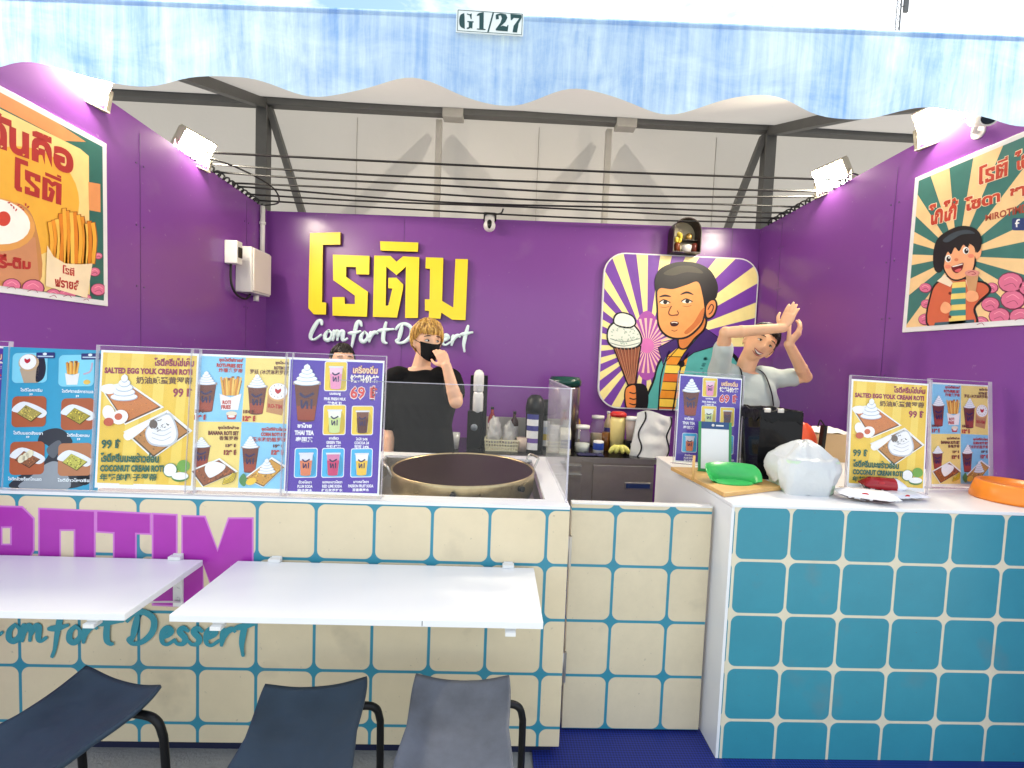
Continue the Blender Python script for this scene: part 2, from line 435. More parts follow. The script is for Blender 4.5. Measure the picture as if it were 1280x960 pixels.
class Art:
    """flat artwork drawn in its own picture coordinates (x right, y down) on a panel of W x H metres"""
    STEP = 0.00035
    def __init__(s, corners, W, H, clip=None):
        s.fn = corners if callable(corners) else None
        if s.fn is None: s.h = homog(corners, [(0, 0), (1, 0), (1, 1), (0, 1)])
        s.W, s.H = W, H; s.items = []
        s.clip = [s.uv(p) for p in clip] if clip else [(0, 0), (1, 0), (1, 1), (0, 1)]
    def uv(s, p):
        if s.fn: return s.fn(p)
        q = s.h @ np.array([p[0], p[1], 1.0]); return (q[0]/q[2], q[1]/q[2])
    def _put(s, pts, faces, c, L):
        s.items.append(([s.uv(p) for p in pts], faces, lin(c), L))
    def _clip(s, P):
        C = s.clip; ar = sum(C[i-1][0]*C[i][1]-C[i][0]*C[i-1][1] for i in range(len(C))); sg = 1 if ar > 0 else -1
        for i in range(len(C)):
            a, b = C[i-1], C[i]
            def side(p): return sg*((b[0]-a[0])*(p[1]-a[1])-(b[1]-a[1])*(p[0]-a[0]))
            out = []
            for k in range(len(P)):
                p, q = P[k-1], P[k]; sp, sq = side(p), side(q)
                if (sp < 0) != (sq < 0):
                    t = sp/(sp-sq); out.append((p[0]+(q[0]-p[0])*t, p[1]+(q[1]-p[1])*t))
                if sq >= 0: out.append(q)
            P = out
            if len(P) < 3: return []
        return P
    def poly(s, pts, c, L=1):
        P = [s.uv(p) for p in pts]
        eps = 1e-6
        if any(p[0] < -eps or p[0] > 1+eps or p[1] < -eps or p[1] > 1+eps for p in P) or len(s.clip) > 4 or getattr(s, 'force', False):
            P = s._clip(P)
            if not P: return s
        s.items.append((P, [list(range(len(P)))], lin(c), L)); return s
    def quadtext(s, body, q, c, L=2, bold=0.03):
        """text stretched into a quad TL, TR, BR, BL"""
        vs, fs, lo, hi = glyphs(body, bold)
        if not vs: return s
        P = []
        for a, b in vs:
            u = (a-lo[0])/(hi[0]-lo[0]); v = (hi[1]-b)/(hi[1]-lo[1])
            P.append(tuple((q[0][i]*(1-u)+q[1][i]*u)*(1-v)+(q[3][i]*(1-u)+q[2][i]*u)*v for i in (0, 1)))
        s._put(P, fs, c, L); return s
    def rect(s, x0, y0, x1, y1, c, L=1): return s.poly([(x0,y0),(x1,y0),(x1,y1),(x0,y1)], c, L)
    def rrect(s, x0, y0, x1, y1, r, c, L=1, n=5):
        P = []
        for cx, cy, a0 in ((x1-r, y0+r, -90), (x1-r, y1-r, 0), (x0+r, y1-r, 90), (x0+r, y0+r, 180)):
            for k in range(n+1):
                a = rad(a0+90*k/n); P.append((cx+r*math.cos(a), cy+r*math.sin(a)))
        return s.poly(P, c, L)
    def ell(s, cx, cy, rx, ry, c, L=1, n=20, rot=0, a0=0, a1=360):
        P = []
        m = n if a1-a0 >= 360 else n+1
        for k in range(m):
            a = rad(a0+(a1-a0)*k/n); x, y = rx*math.cos(a), ry*math.sin(a); cr, sr = math.cos(rad(rot)), math.sin(rad(rot))
            P.append((cx+x*cr-y*sr, cy+x*sr+y*cr))
        return s.poly(P, c, L)
    def blob(s, pts, c, L=1, k=5):
        q = crom([(p[0], p[1], 0) for p in pts], k, True); return s.poly([(p.x, p.y) for p in q], c, L)
    def stroke(s, pts, wd, c, L=1, smooth=True, k=5, taper=False):
        q = crom([(p[0], p[1], 0) for p in pts], k) if smooth and len(pts) > 2 else [Vector((p[0], p[1], 0)) for p in pts]
        N = len(q); V = []
        for i in range(N):
            t = q[min(i+1, N-1)]-q[max(i-1, 0)]; t.normalize(); nn = Vector((-t.y, t.x, 0))
            w_ = wd/2*(1 if not taper else max(0.12, math.sin(math.pi*(0.08+0.84*i/max(1, N-1)))))
            V += [q[i]+nn*w_, q[i]-nn*w_]
        s._put([(p.x, p.y) for p in V], [(2*i, 2*i+1, 2*i+3, 2*i+2) for i in range(N-1)], c, L); return s
    def text(s, body, x0, y0, x1, y1, c, L=2, bold=0.03, slope=0.0, keep=False, align='L', skew=0.0):
        """fit text in a box; keep = do not stretch horizontally beyond its own proportion"""
        vs, fs, lo, hi = glyphs(body, bold)
        if not vs: return s
        w_, h_ = hi-lo
        sx, sy = (x1-x0)/w_, (y1-y0)/h_
        ox = 0
        if keep:
            sx = min(sx, sy*0.85 if sx > 0 else sx)
            rest = (x1-x0)-sx*w_
            ox = {'L': 0, 'C': rest/2, 'R': rest}[align]
        P = []
        for (a, b) in vs:
            x = x0+ox+(a-lo[0])*sx + skew*(b-lo[1])*sy; y = y1-(b-lo[1])*sy + slope*(x-x0)
            P.append((x, y))
        s._put(P, fs, c, L); return s
    def emit(s, mb, place, clip=None):
        """place(x_m, z_m, depth_m) -> Vector. clip=(u0,u1) trims polygons outside"""
        for uvs, fs, c, L in s.items:
            mb.c = c
            pts = [place(min(1.0, max(0.0, u))*s.W, (1-min(1.0, max(0.0, v)))*s.H, L*s.STEP) for u, v in uvs]
            mb.add(pts, fs, False)
        mb.c = (1, 1, 1)
        return mb
# ------------------------------------------------------------------ shared materials
M_purple = mat('purple_panel', lin((124, 67, 150)), 0.27, var=0.04, vscale=0.8, bump=0.03, bscale=3)
M_white = mat('white_laminate', (0.82, 0.82, 0.82), 0.30, var=0.015, vscale=4)
M_whitep = mat('white_plastic', (0.78, 0.77, 0.74), 0.4, var=0.04)
M_steel = mat('brushed_steel', (0.52, 0.50, 0.47), 0.34, 1.0, var=0.08, vscale=30, rvar=0.08)
M_greysteel = mat('grey_painted_steel', lin((98, 98, 96)), 0.5, 0.3, var=0.12, vscale=9)
M_palesteel = mat('pale_painted_steel', lin((175, 172, 165)), 0.5, 0.2, var=0.1, vscale=9)
M_black = mat('black_plastic', (0.005, 0.005, 0.006), 0.4, spec=0.3)
M_rubber = mat('black_rubber', (0.010, 0.010, 0.011), 0.6)
M_clear = clear_mat('clear_acrylic', tint=(0.985, 0.99, 0.99), haze=0.004)
M_sheet = clear_mat('thin_acrylic', tint=(0.995, 0.995, 0.995), haze=0.004)
M_clearedge = mat('acrylic_edge', (0.70, 0.68, 0.76), 0.2, alpha=0.4)
M_print = attr_mat('printed_paper', 0.38, var=0.05)
M_tarp_in = cloth_mat('white_tarpaulin', (0.49, 0.46, 0.415), 0.30)
M_tarp_out = cloth_mat('skylight_tinted_white_tarpaulin', (0.62, 0.80, 0.90), 0.42, streak=(0.17, 0.36, 0.74), streak_amt=0.95, rough=0.6)  # white tarp; blue skylight is painted into the base and streak colours
M_concrete = mat('concrete_pavement', (0.34, 0.34, 0.32), 0.85, var=0.22, vscale=3, bump=0.4, bscale=90)

def add_specks(m, scale, lo, hi, fac, rgb):
    n, l = m.node_tree.nodes, m.node_tree.links; p = n['Principled BSDF']
    src = p.inputs['Base Color'].links[0].from_socket
    t = n.new('ShaderNodeTexCoord'); x = n.new('ShaderNodeTexNoise'); x.inputs['Scale'].default_value = scale; x.inputs['Detail'].default_value = 4
    l.new(t.outputs['Object'], x.inputs['Vector'])
    r = n.new('ShaderNodeMapRange'); r.inputs['From Min'].default_value = lo; r.inputs['From Max'].default_value = hi; r.inputs['To Max'].default_value = fac
    l.new(x.outputs['Fac'], r.inputs['Value']); mu = n.new('ShaderNodeMix'); mu.data_type = 'RGBA'; mu.inputs['B'].default_value = (*rgb, 1)
    l.new(r.outputs[0], mu.inputs['Factor']); l.new(src, mu.inputs['A']); l.new(mu.outputs['Result'], p.inputs['Base Color'])
add_specks(M_purple, 21, 0.70, 0.76, 0.30, (0.45, 0.32, 0.5))
add_specks(M_purple, 3.3, 0.60, 0.80, 0.20, (0.30, 0.18, 0.36))
def mat_weave(name, rgb):
    m = mat(name, rgb, 0.55)
    n, l = m.node_tree.nodes, m.node_tree.links
    t = n.new('ShaderNodeTexCoord')
    mp = n.new('ShaderNodeMapping'); mp.inputs['Rotation'].default_value = (0, 0, rad(45))
    l.new(t.outputs['Object'], mp.inputs['Vector'])
    ck = n.new('ShaderNodeTexChecker'); ck.inputs['Scale'].default_value = 120
    ck.inputs['Color1'].default_value = (*[c*1.5 for c in rgb], 1); ck.inputs['Color2'].default_value = (*[c*0.6 for c in rgb], 1)
    l.new(mp.outputs[0], ck.inputs['Vector']); l.new(ck.outputs['Color'], n['Principled BSDF'].inputs['Base Color'])
    bp = n.new('ShaderNodeBump'); bp.inputs['Strength'].default_value = 0.5; bp.inputs['Distance'].default_value = 0.004
    l.new(ck.outputs['Fac'], bp.inputs['Height']); l.new(bp.outputs[0], n['Principled BSDF'].inputs['Normal'])
    return m
M_mat = mat_weave('blue_woven_vinyl', lin((24, 40, 120)))

# ------------------------------------------------------------------ setting
XL, XR, YB, YF = -2.17, 2.46, 4.5, 1.80
g = MB(); g.box((-400, -400, -0.3), (400, 400, 0.0)); o = g.build('pavement', M_concrete); tag(o, kind='structure')
g = MB(); g.box((0.20, 1.55, 0.004), (XR+0.4, YB, 0.010)); g.box((XL, 2.7, 0.004), (0.195, YB, 0.0098))
tag(g.build('blue_floor_mat', M_mat), kind='structure')

# ------------------------------------------------------------------ purple partition walls
def side_wall(label, X, sgn, zf, zb):
    t = thing('partition_wall', label, 'wall', (X, 3, 0), 'purple partition walls')
    m = MB(); y0, y1 = 1.30, YB
    a = X; b = X+sgn*0.05
    vs = [(a,y0,0),(a,y1,0),(b,y1,0),(b,y0,0),(a,y0,zf),(a,y1,zb),(b,y1,zb),(b,y0,zf)]
    m.add(vs, [(0,1,2,3),(4,5,6,7),(0,1,5,4),(1,2,6,5),(2,3,7,6),(3,0,4,7)])
    m.build('panel', M_purple, t)
    # thin aluminium joint strips between boards
    j = MB()
    for y in (2.95, 4.15):
        j.box((min(a, a-sgn*0.001), y-0.002, 0.1), (max(a, a-sgn*0.001), y+0.002, zb-0.03))
        for k in range(7):
            z = 0.5+0.36*k
            if z > zb-0.08: continue
            for dy in (-0.03, 0.03): j.cyl((a, y+dy, z), (a-sgn*0.0025, y+dy, z), 0.006, n=8)
    j.build('panel_joint', mat('panel_joint_purple', lin((78, 36, 108)), 0.4), t)
    return t
side_wall('purple side wall with the fries poster and white electrical box on it', XL, -1, 2.955, 2.87)
side_wall('purple side wall with the poster of the singing child on it', XR, 1, 3.03, 2.915)
t = thing('partition_wall', 'purple rear wall behind the big yellow lettering', 'wall', (0.1, YB, 0), 'purple partition walls')
m = MB()
vs = [(XL-0.05, YB, 0), (XR+0.05, YB, 0), (XR+0.05, YB+0.05, 0), (XL-0.05, YB+0.05, 0),
      (XL-0.05, YB, 2.86), (XR+0.05, YB, 2.915), (XR+0.05, YB+0.05, 2.915), (XL-0.05, YB+0.05, 2.86)]
m.add([(x, y+0.0005, z) for x, y, z in vs], [(0,3,2,1),(4,5,6,7),(0,1,5,4),(1,2,6,5),(2,3,7,6),(3,0,4,7)])
m.build('panel', M_purple, t)
m = MB(); m.box((2.19, YB-0.0015, 0.1), (2.194, YB, 2.90)); m.box((-0.91, YB-0.0012, 0.1), (-0.907, YB, 2.86))
m.build('panel_joint', bpy.data.materials['panel_joint_purple'], t)

# ------------------------------------------------------------------ tent
T = thing('market_tent', 'white frame tent with a scalloped white valance coloured blue for skylight over the stall', 'tent', (0.1, 3.2, 0))
VX0, VX1 = -5.2, 5.2
def vtop(x): return 2.851+0.0215*x
def vbot(x): return 2.572+0.012*x+(0.036+0.006*math.sin(x*2.1+1))*math.cos(2*math.pi*(x-0.30+0.03*math.sin(x*1.7))/0.675)
m = MB()
def vfn(u, v):
    x = VX0+(VX1-VX0)*u
    z = vbot(x)+(vtop(x)-vbot(x))*v
    y = 1.80+0.012*math.sin(x*5.1)*(1-v)+0.006*math.sin(x*23+v*3)*(1-v)+0.012*(1-v)
    return (x, y, z)
m.smooth = True; m.grid(vfn, 360, 10)
m.build('valance', M_tarp_out, T)
m = MB(); m.tube([(VX0+(VX1-VX0)*i/60, 1.815, vtop(VX0+(VX1-VX0)*i/60)-0.010) for i in range(61)], 0.009, 8)
m.build('hem_tube', M_tarp_out, T)
m = MB()
def rfn(u, v):
    x = VX0+(VX1-VX0)*u
    P = [(1.803, vtop(x)), (3.37, 3.52), (5.04, 4.10)]
    if v < 0.5: a, b, k = P[0], P[1], v*2
    else: a, b, k = P[1], P[2], v*2-1
    sag = -0.03*math.sin(math.pi*((x+2.33) % 2.47)/2.47)*math.sin(math.pi*v)
    return (x, a[0]+(b[0]-a[0])*k, a[1]+(b[1]-a[1])*k+sag)
m.smooth = True; m.grid(rfn, 120, 20)
m.build('roof_sheet', M_tarp_in, T)
m = MB(); m.grid(lambda u, v: (VX0+(VX1-VX0)*u, 5.02+0.015*math.sin(u*60)*(1-v), 0.3+3.795*v), 160, 12)
m.build('rear_sheet', M_tarp_in, T)
for x in (-1.52, 0.34, 2.2):
    m = MB(); m.tube([(x, 5.005, 1.0), (x+0.004, 5.005, 3.98)], 0.004, 6); m.build('sheet_seam', M_palesteel, T)
m = MB(); m.bar((VX0, 4.75, 3.955), (VX1, 4.75, 3.985), 0.10, 0.10); m.build('eave_beam', M_greysteel, T, bevel=0.008)
for x in (-2.33, 2.62):
    m = MB(); m.box((x-0.055, 4.70, 0), (x+0.055, 4.80, 3.91)); m.build('post', M_greysteel, T, bevel=0.008)
    sg = 1 if x < 0 else -1
    m = MB(); m.bar((x+sg*0.05, 4.76, 3.90), (x+sg*0.50, 4.76, 2.55), 0.07, 0.06); m.build('brace', M_greysteel, T, bevel=0.006)
    m = MB(); m.bar((x, 4.72, 3.93), (x, 3.37, 3.46), 0.09, 0.08); m.bar((x, 3.37, 3.455), (x, 1.83, 2.79), 0.088, 0.078)
    m.build('rafter', M_greysteel, T)
for x in (-0.66, 1.03):
    m = MB(); m.box((x-0.03, 4.80, 0.5), (x+0.03, 4.86, 3.91)); m.build('rear_pole', M_palesteel, T, bevel=0.006)
    m = MB(); m.box((x+0.045, 4.686, 3.885), (x+0.245, 4.814, 4.035)); m.build('beam_sleeve', M_palesteel, T, bevel=0.01)
# truss of the neighbouring bay, behind the rear sheet: its shade falls on the cloth
for a, b in (((-0.75, 4.02), (-2.2, 2.6)), ((-0.55, 4.02), (0.75, 2.75)), ((0.95, 4.02), (-0.35, 2.55)), ((1.25, 4.02), (2.5, 2.6))):
    m = MB(); m.bar((a[0]+0.22, 5.35, a[1]+0.42), (b[0]+0.22, 5.35, b[1]+0.42), 0.11, 0.08); m.build('outer_brace', M_greysteel, T)

# number plate on the valance
def plate():
    t = thing('number_plate', 'small white plate reading G1/27 on the tent valance', 'sign', tuple(onY(613, 30, 1.785)))
    c = [onY(*p, 1.785) for p in ((571, 12), (655, 17), (654, 47), (570, 41))]
    W, H = (c[1]-c[0]).length, (c[3]-c[0]).length
    m = MB(); cx = c[3]
    m.box((cx.x, 1.780, cx.z), (cx.x+W, 1.786, cx.z+H)); m.build('plate', mat('plate_white', (0.75, 0.80, 0.78), 0.4, var=0.05), t, bevel=0.001)
    A = Art([(547, 38), (817, 52), (815, 150), (545, 135)], W, H)
    dk = (10, 62, 60)
    # thin frame line
    for q in ([(553, 44), (811, 58)], [(811, 58), (809, 145)], [(551, 130), (809, 145)], [(553, 44), (551, 130)]):
        A.stroke(q, 2.2, dk, 1, False)
    # fat-and-thin stencil characters  (x right, y down)
    A.blob([(575, 58), (562, 66), (558, 88), (562, 112), (578, 122), (580, 118), (578, 62)], dk, 2)
    A.poly([(588, 58), (600, 62), (607, 58), (607, 82), (604, 82), (599, 66), (588, 62)], dk, 2)
    A.poly([(590, 90), (615, 91), (615, 95), (611, 96), (610, 122), (604, 118), (594, 123), (588, 122), (588, 118), (596, 116), (596, 95), (590, 94)], dk, 2)
    A.poly([(636, 56), (655, 52), (655, 122), (663, 123), (663, 127), (628, 125), (628, 121), (638, 121), (638, 66), (628, 68), (628, 63)], dk, 2)
    A.poly([(690, 54), (696, 54), (676, 136), (670, 136)], dk, 2)
    A.poly([(703, 62), (722, 56), (744, 60), (750, 74), (742, 92), (722, 112), (732, 108), (748, 112), (752, 104), (755, 104), (752, 132), (704, 128), (704, 122), (722, 96), (728, 78), (724, 64), (714, 66), (716, 80), (704, 82)], dk, 2)
    A.poly([(762, 58), (808, 62), (808, 74), (796, 98), (790, 136), (772, 135), (776, 108), (798, 76), (776, 74), (768, 84), (764, 84)], dk, 2)
    mb = MB(); A.emit(mb, lambda x, z, d: Vector((cx.x+x, 1.7795-d, cx.z+z))); mb.build('lettering', M_print, t, fix=False)
plate()

# cables strung from wall to wall
for i, Y in enumerate((3.40, 3.60, 3.72, 3.96, 4.06, 4.21, 4.35)):
    m = MB(); zl = 2.915-0.003*i; zr = 2.955-0.006*i; sag = 0.012+0.045*((i*37) % 5)/5
    pts = []
    for k in range(31):
        u = k/30; x = (XL-0.02)+(XR+0.02-XL+0.02)*u
        pts.append((x, Y+0.012*math.sin(3*u*math.pi+i), zl+(zr-zl)*u-4*sag*u*(1-u)+0.012+0.006*math.sin(9*u+i*2)))
    m.tube(pts, 0.0075, 6)
    o = m.build('cable', M_rubber)
    nm = ['nearest the front', 'second from the front', 'third from the front', 'fourth from the front', 'third from the rear wall', 'second from the rear wall', 'nearest the rear wall']
    tag(o, 'thin black cable strung between the side walls, '+nm[i], 'cable', 'black cables strung across the stall')
m = MB(); m.tube(crom([(XL-0.01, 3.44, 2.93), (XL+0.18, 3.62, 2.925), (XL+0.30, 3.95, 2.90), (XL+0.22, 4.25, 2.87), (XL+0.03, 4.40, 2.88)], 8), 0.0065, 6)
tag(m.build('cable', M_rubber), 'loose black cable drooping diagonally into the corner above the conduit', 'cable', 'black cables strung across the stall')
for X, lab in ((XL-0.025, 'black cable coiled over the top of the fries poster wall'), (XR+0.025, 'black cable coiled over the top of the singing child poster wall')):
    m = MB(); pts = []
    for k in range(260):
        u = k/259; y = 3.35+1.05*u; a = u*2*math.pi*16
        zt = (2.955-(y-1.3)*0.0266 if X < 0 else 3.03-(y-1.3)*0.036)
        pts.append((X+0.034*math.cos(a), y+0.01*math.sin(a*0.37), zt+0.018+0.03*math.sin(a)))
    m.tube(pts, 0.007, 5); tag(m.build('cable_coil', M_rubber), lab, 'cable', 'coiled cables on the wall tops')

# ------------------------------------------------------------------ flood lamps on the wall tops
M_lampface = mat('lit_led_panel', (1, 1, 1), 0.4, emit=(1.0, 0.90, 0.70), estr=130)
M_lampcase = mat('lamp_casing', lin((170, 165, 150)), 0.45, 0.4, var=0.08)
def flood(p, sgn, wd, ht, tilt, yaw, label):
    """p = centre of lamp; sgn +1 shines towards +x"""
    t = thing('flood_lamp', label, 'lamp', tuple(p), 'flood lamps on the wall tops')
    R = Matrix.Rotation(yaw, 4, 'Z') @ Matrix.Rotation(sgn*tilt, 4, 'Y')
    def L(mb, lo, hi): mb.box(lo, hi, R)
    m = MB(); s = sgn
    m.box((min(-0.03*s, 0.02*s), -wd/2, -ht/2), (max(-0.03*s, 0.02*s), wd/2, ht/2), R)
    for k in range(7):
        y = -wd/2+wd*(k+0.5)/7; m.box((min(-0.055*s, -0.03*s), y-0.004, -ht*0.42), (max(-0.055*s, -0.03*s), y+0.004, ht*0.42), R)
    m.build('casing', M_lampcase, t, local=True, bevel=0.004)
    m = MB(); m.box((min(0.021*s, 0.026*s), -wd*0.44, -ht*0.42), (max(0.021*s, 0.026*s), wd*0.44, ht*0.42), R); m.build('lit_panel', M_lampface, t, local=True)
    m = MB()
    for q in (-1, 1):
        e = R @ Vector((0, q*(wd/2+0.012), 0)); m.bar(e, e+Vector((-0.02*s, 0, -ht*0.5-0.02)), 0.008, 0.028)
    e0, e1 = R @ Vector((0, -(wd/2+0.016), 0)), R @ Vector((0, wd/2+0.016, 0)); dz = Vector((-0.02*s, 0, -ht*0.5-0.022))
    m.bar(e0+dz, e1+dz, 0.03, 0.008); m.build('bracket', M_lampcase, t, local=True)
flood(onX(101, 93, XL+0.0), 1, 0.27, 0.19, rad(32), rad(-14), 'blazing flood lamp on the wall top above the fries poster')
flood(onX(243, 184, XL+0.0), 1, 0.27, 0.19, rad(32), rad(-12), 'blazing flood lamp on the wall top beside the cables, fries poster side')
flood(onX(1180, 148, XR-0.0), -1, 0.27, 0.19, rad(32), rad(14), 'blazing flood lamp beside the white bullet camera')
flood(onX(1040, 220, XR-0.0), -1, 0.27, 0.19, rad(32), rad(12), 'blazing flood lamp on the wall top by the cable ends, away from the bullet camera')

# ------------------------------------------------------------------ left counter with tiled front
P_T = 0.222
ZC = 1.03
CX0, CX1 = XL+0.001, 0.305
M_tileL = tile_mat('cream_tile_vinyl', lin((224, 207, 173)), lin((52, 138, 160)), P_T, -0.881, 0.795, 0.0058, 0.03, dirt=0.06)
M_tileG = tile_mat('cream_tile_vinyl_gate', lin((218, 203, 172)), lin((52, 138, 160)), 0.240, 0.601, 0.739, 0.006, 0.032, dirt=0.09)
M_tileR = tile_mat('teal_tile_vinyl', lin((54, 142, 160)), lin((222, 212, 186)), 0.2205, 1.25, 0.834, 0.0055, 0.03, dirt=0.08)
for m_ in (M_tileL, M_tileG, M_tileR):
    add_specks(m_, 4.5, 0.62, 0.74, 0.22, (0.20, 0.17, 0.13))
    add_specks(m_, 70, 0.70, 0.74, 0.45, (0.10, 0.08, 0.07))
C1 = thing('service_counter', 'cream tiled counter printed with purple ROTIM lettering, holding the round griddle', 'counter', (-0.9, 2.2, 0))
m = MB(); m.box((CX0, YF, 0.05), (CX1, YF+0.02, ZC-0.012)); m.build('tiled_front', M_tileL, C1, bevel=0.002)
m = MB(); m.box((CX0, YF+0.03, 0.0), (CX1-0.03, YF+0.05, 0.0498)); m.build('kick_board', mat('navy_kick', lin((22, 28, 60)), 0.5), C1)
GX0, GX1, GY0, GY1 = -0.60, 0.215, 1.885, 2.63
m = MB()
m.box((CX0, YF-0.003, ZC-0.012), (GX0, 2.72, ZC))
m.box((GX0, YF-0.003, ZC-0.012), (CX1, GY0, ZC)); m.box((GX1, GY0, ZC-0.012), (CX1, 2.72, ZC)); m.box((GX0, GY1, ZC-0.012), (GX1, 2.72, ZC))
m.build('worktop', M_white, C1)
m = MB(); m.box((CX1-0.02, YF+0.021, 0.05), (CX1, 2.70, ZC-0.0125)); m.build('end_panel', M_white, C1)
m = MB(); m.box((GX0, GY0, 0.915), (GX1, GY1, 0.925))
for a in ((GX0, GY0, GX0+0.012, GY1), (GX1-0.012, GY0, GX1, GY1), (GX0, GY0, GX1, GY0+0.012), (GX0, GY1-0.012, GX1, GY1)):
    m.box((a[0], a[1], 0.9255), (a[2], a[3], ZC-0.0125))
m.build('griddle_well', M_steel, C1)

# printed lettering on the tiled front
M_ink = attr_mat('vinyl_ink', 0.35, var=0.04)
def px2wall(u, v, Y): return onY(u, v, Y)
def front_letter(poly, Y, mb, d0, d1):
    """poly in target pixels -> thin extruded shape on the plane y=Y"""
    pts = [onY(u, v, Y) for u, v in poly]; n = len(pts)
    vs = [(p.x, Y-d0, p.z) for p in pts]+[(p.x, Y-d1, p.z) for p in pts]
    fs = [list(range(n)), list(range(2*n-1, n-1, -1))]+[(i, n+i, n+(i+1) % n, (i+1) % n) for i in range(n)]
    mb.add(vs, fs, False)
def c6(P): return [(x/2.8225, 620+y/2.8225) for x, y in P]
ROTIM = [
 ([(-78, 36), (78, 40), (118, 80), (118, 190), (96, 232), (122, 390), (38, 386), (18, 250), (6, 250), (6, 384), (-78, 380)], [[(6, 108), (42, 108), (42, 172), (6, 172)]]),
 ([(140, 46), (333, 54), (333, 400), (140, 392)], [[(212, 118), (266, 118), (266, 330), (212, 328)]]),
 ([(343, 54), (530, 64), (530, 132), (478, 130), (478, 392), (404, 390), (404, 128), (343, 124)], []),
 ([(541, 64), (622, 68), (622, 386), (541, 382)], []),
 ([(645, 72), (722, 74), (768, 196), (808, 80), (890, 80), (890, 394), (816, 392), (816, 240), (784, 330), (752, 330), (716, 236), (716, 386), (645, 384)], [])]
def grow(poly, k):
    """offset a polygon outwards by k"""
    n = len(poly); A = sum(poly[i][0]*poly[(i+1) % n][1]-poly[(i+1) % n][0]*poly[i][1] for i in range(n)); s = 1 if A > 0 else -1
    out = []
    for i in range(n):
        p0, p1, p2 = Vector(poly[i-1]), Vector(poly[i]), Vector(poly[(i+1) % n])
        e1, e2 = (p1-p0).normalized(), (p2-p1).normalized()
        n1, n2 = Vector((e1.y, -e1.x))*s, Vector((e2.y, -e2.x))*s
        b = (n1+n2); b = b/max(0.35, b.length_squared/2) if b.length > 1e-6 else n1
        out.append(tuple(p1+b*k))
    return out
mb = MB()
for outer, holes in ROTIM:
    mb.c = lin((206, 120, 200)); front_letter(c6(grow(outer, 5)), YF, mb, 0.0004, 0.0008)
    mb.c = lin((172, 48, 166)); front_letter(c6(grow(outer, -1)), YF, mb, 0.0009, 0.0012)
    for h in holes:
        mb.c = lin((206, 120, 200)); front_letter(c6(grow(h, 1)), YF, mb, 0.0013, 0.0016)
        mb.c = lin((224, 207, 173)); front_letter(c6(grow(h, -5)), YF, mb, 0.0017, 0.0020)
mb.c = (1, 1, 1)
mb.build('printed_name', M_ink, C1, fix=False)

# brush script "Comfort Dessert"
SCRIPT = []   # strokes in units of cap height, baseline 0
def L_(x0, *strokes):
    for s in strokes: SCRIPT.append([(x0+x, y) for x, y in s])
L_(0, [(.58, .80), (.55, .97), (.40, .93), (.20, .62), (.05, .25), (.07, .04), (.25, .02), (.55, .25)])
def let_o(x): L_(x, [(.24, .50), (.08, .32), (.06, .08), (.2, .0), (.36, .16), (.36, .38), (.24, .50)])
let_o(.70)
L_(1.12, [(.08, .50), (.02, .02)], [(.05, .22), (.18, .44), (.27, .44), (.25, .04)], [(.27, .20), (.42, .46), (.52, .44), (.50, .10), (.58, .02), (.72, .12)])
L_(1.86, [(.68, .82), (.60, 1.0), (.46, .90), (.34, .40), (.24, -.20), (.16, -.44)], [(.08, .40), (.36, .44), (.62, .52)])
let_o(2.48)
def let_r(x): L_(x, [(.10, .50), (.03, .02)], [(.06, .20), (.20, .44), (.36, .52), (.42, .46)])
let_r(2.92)
L_(3.34, [(.42, 1.02), (.32, .55), (.30, .12), (.40, -.02), (.46, -.02)], [(.06, .58), (.34, .64), (.78, .70)])
L_(4.26, [(.30, .86), (.20, .40), (.12, .06)], [(.0, .70), (.18, .92), (.50, .98), (.78, .76), (.74, .38), (.46, .08), (.16, .0), (.02, .12), (.14, .22)])
def let_e(x): L_(x, [(.06, .20), (.26, .30), (.34, .42), (.22, .50), (.08, .34), (.08, .08), (.22, .0), (.44, .14)])
def let_s(x): L_(x, [(.38, .44), (.24, .52), (.14, .40), (.30, .20), (.24, .04), (.08, .02), (.0, .10)])
let_e(5.22); let_s(5.68); let_s(6.10); let_e(6.54); let_r(7.04)
L_(7.46, [(.40, 1.02), (.28, .50), (.22, .05), (.26, -.28)], [(.04, .56), (.30, .62), (.62, .70)])
def script(mb, org, H, Y, d, wd, thick, wide=1.0):
    """raised rounded strokes on plane y=Y (facing -y)"""
    for s in SCRIPT:
        q = crom([(x, y, 0) for x, y in s], 7); N = len(q); rows = []
        q = [Vector((org[0]+p.x*H*wide, 0, org[1]+p.y*H)) for p in q]
        vs = []; fs = []
        q = [q[0]+(q[0]-q[1]).normalized()*wd*0.3]+q+[q[-1]+(q[-1]-q[-2]).normalized()*wd*0.3]; N += 2
        for i in range(N):
            t = q[min(i+1, N-1)]-q[max(i-1, 0)]; t.normalize(); nn = Vector((-t.z, 0, t.x))
            u = i/(N-1); k = 0.62+0.5*math.sin(math.pi*min(1, u*1.25)) if 0 < i < N-1 else 0.45
            if thick < 0.001:
                for a in (-.5, .5):
                    p = q[i]+nn*(a*wd*k); vs.append((p.x, Y-d-thick-0.000004*i, p.z))
                continue
            for (a, b) in ((-.5, 0), (-.5, .7), (-.28, 1), (.28, 1), (.5, .7), (.5, 0)):
                p = q[i]+nn*(a*wd*k); vs.append((p.x, Y-d-thick*b, p.z))
        if thick < 0.001:
            mb.add(vs, [(2*i, 2*i+1, 2*i+3, 2*i+2) for i in range(N-1)], False); d += 0.00025; continue
        for i in range(N-1):
            for j in range(5): fs.append((i*6+j, i*6+j+1, (i+1)*6+j+1, (i+1)*6+j))
        fs.append([5, 4, 3, 2, 1, 0]); fs.append([(N-1)*6+j for j in range(6)])
        mb.add(vs, fs, True); d += 0.00015
mb = MB(); p0 = onY(-20, 800, YF); mb.c = lin((58, 146, 160))
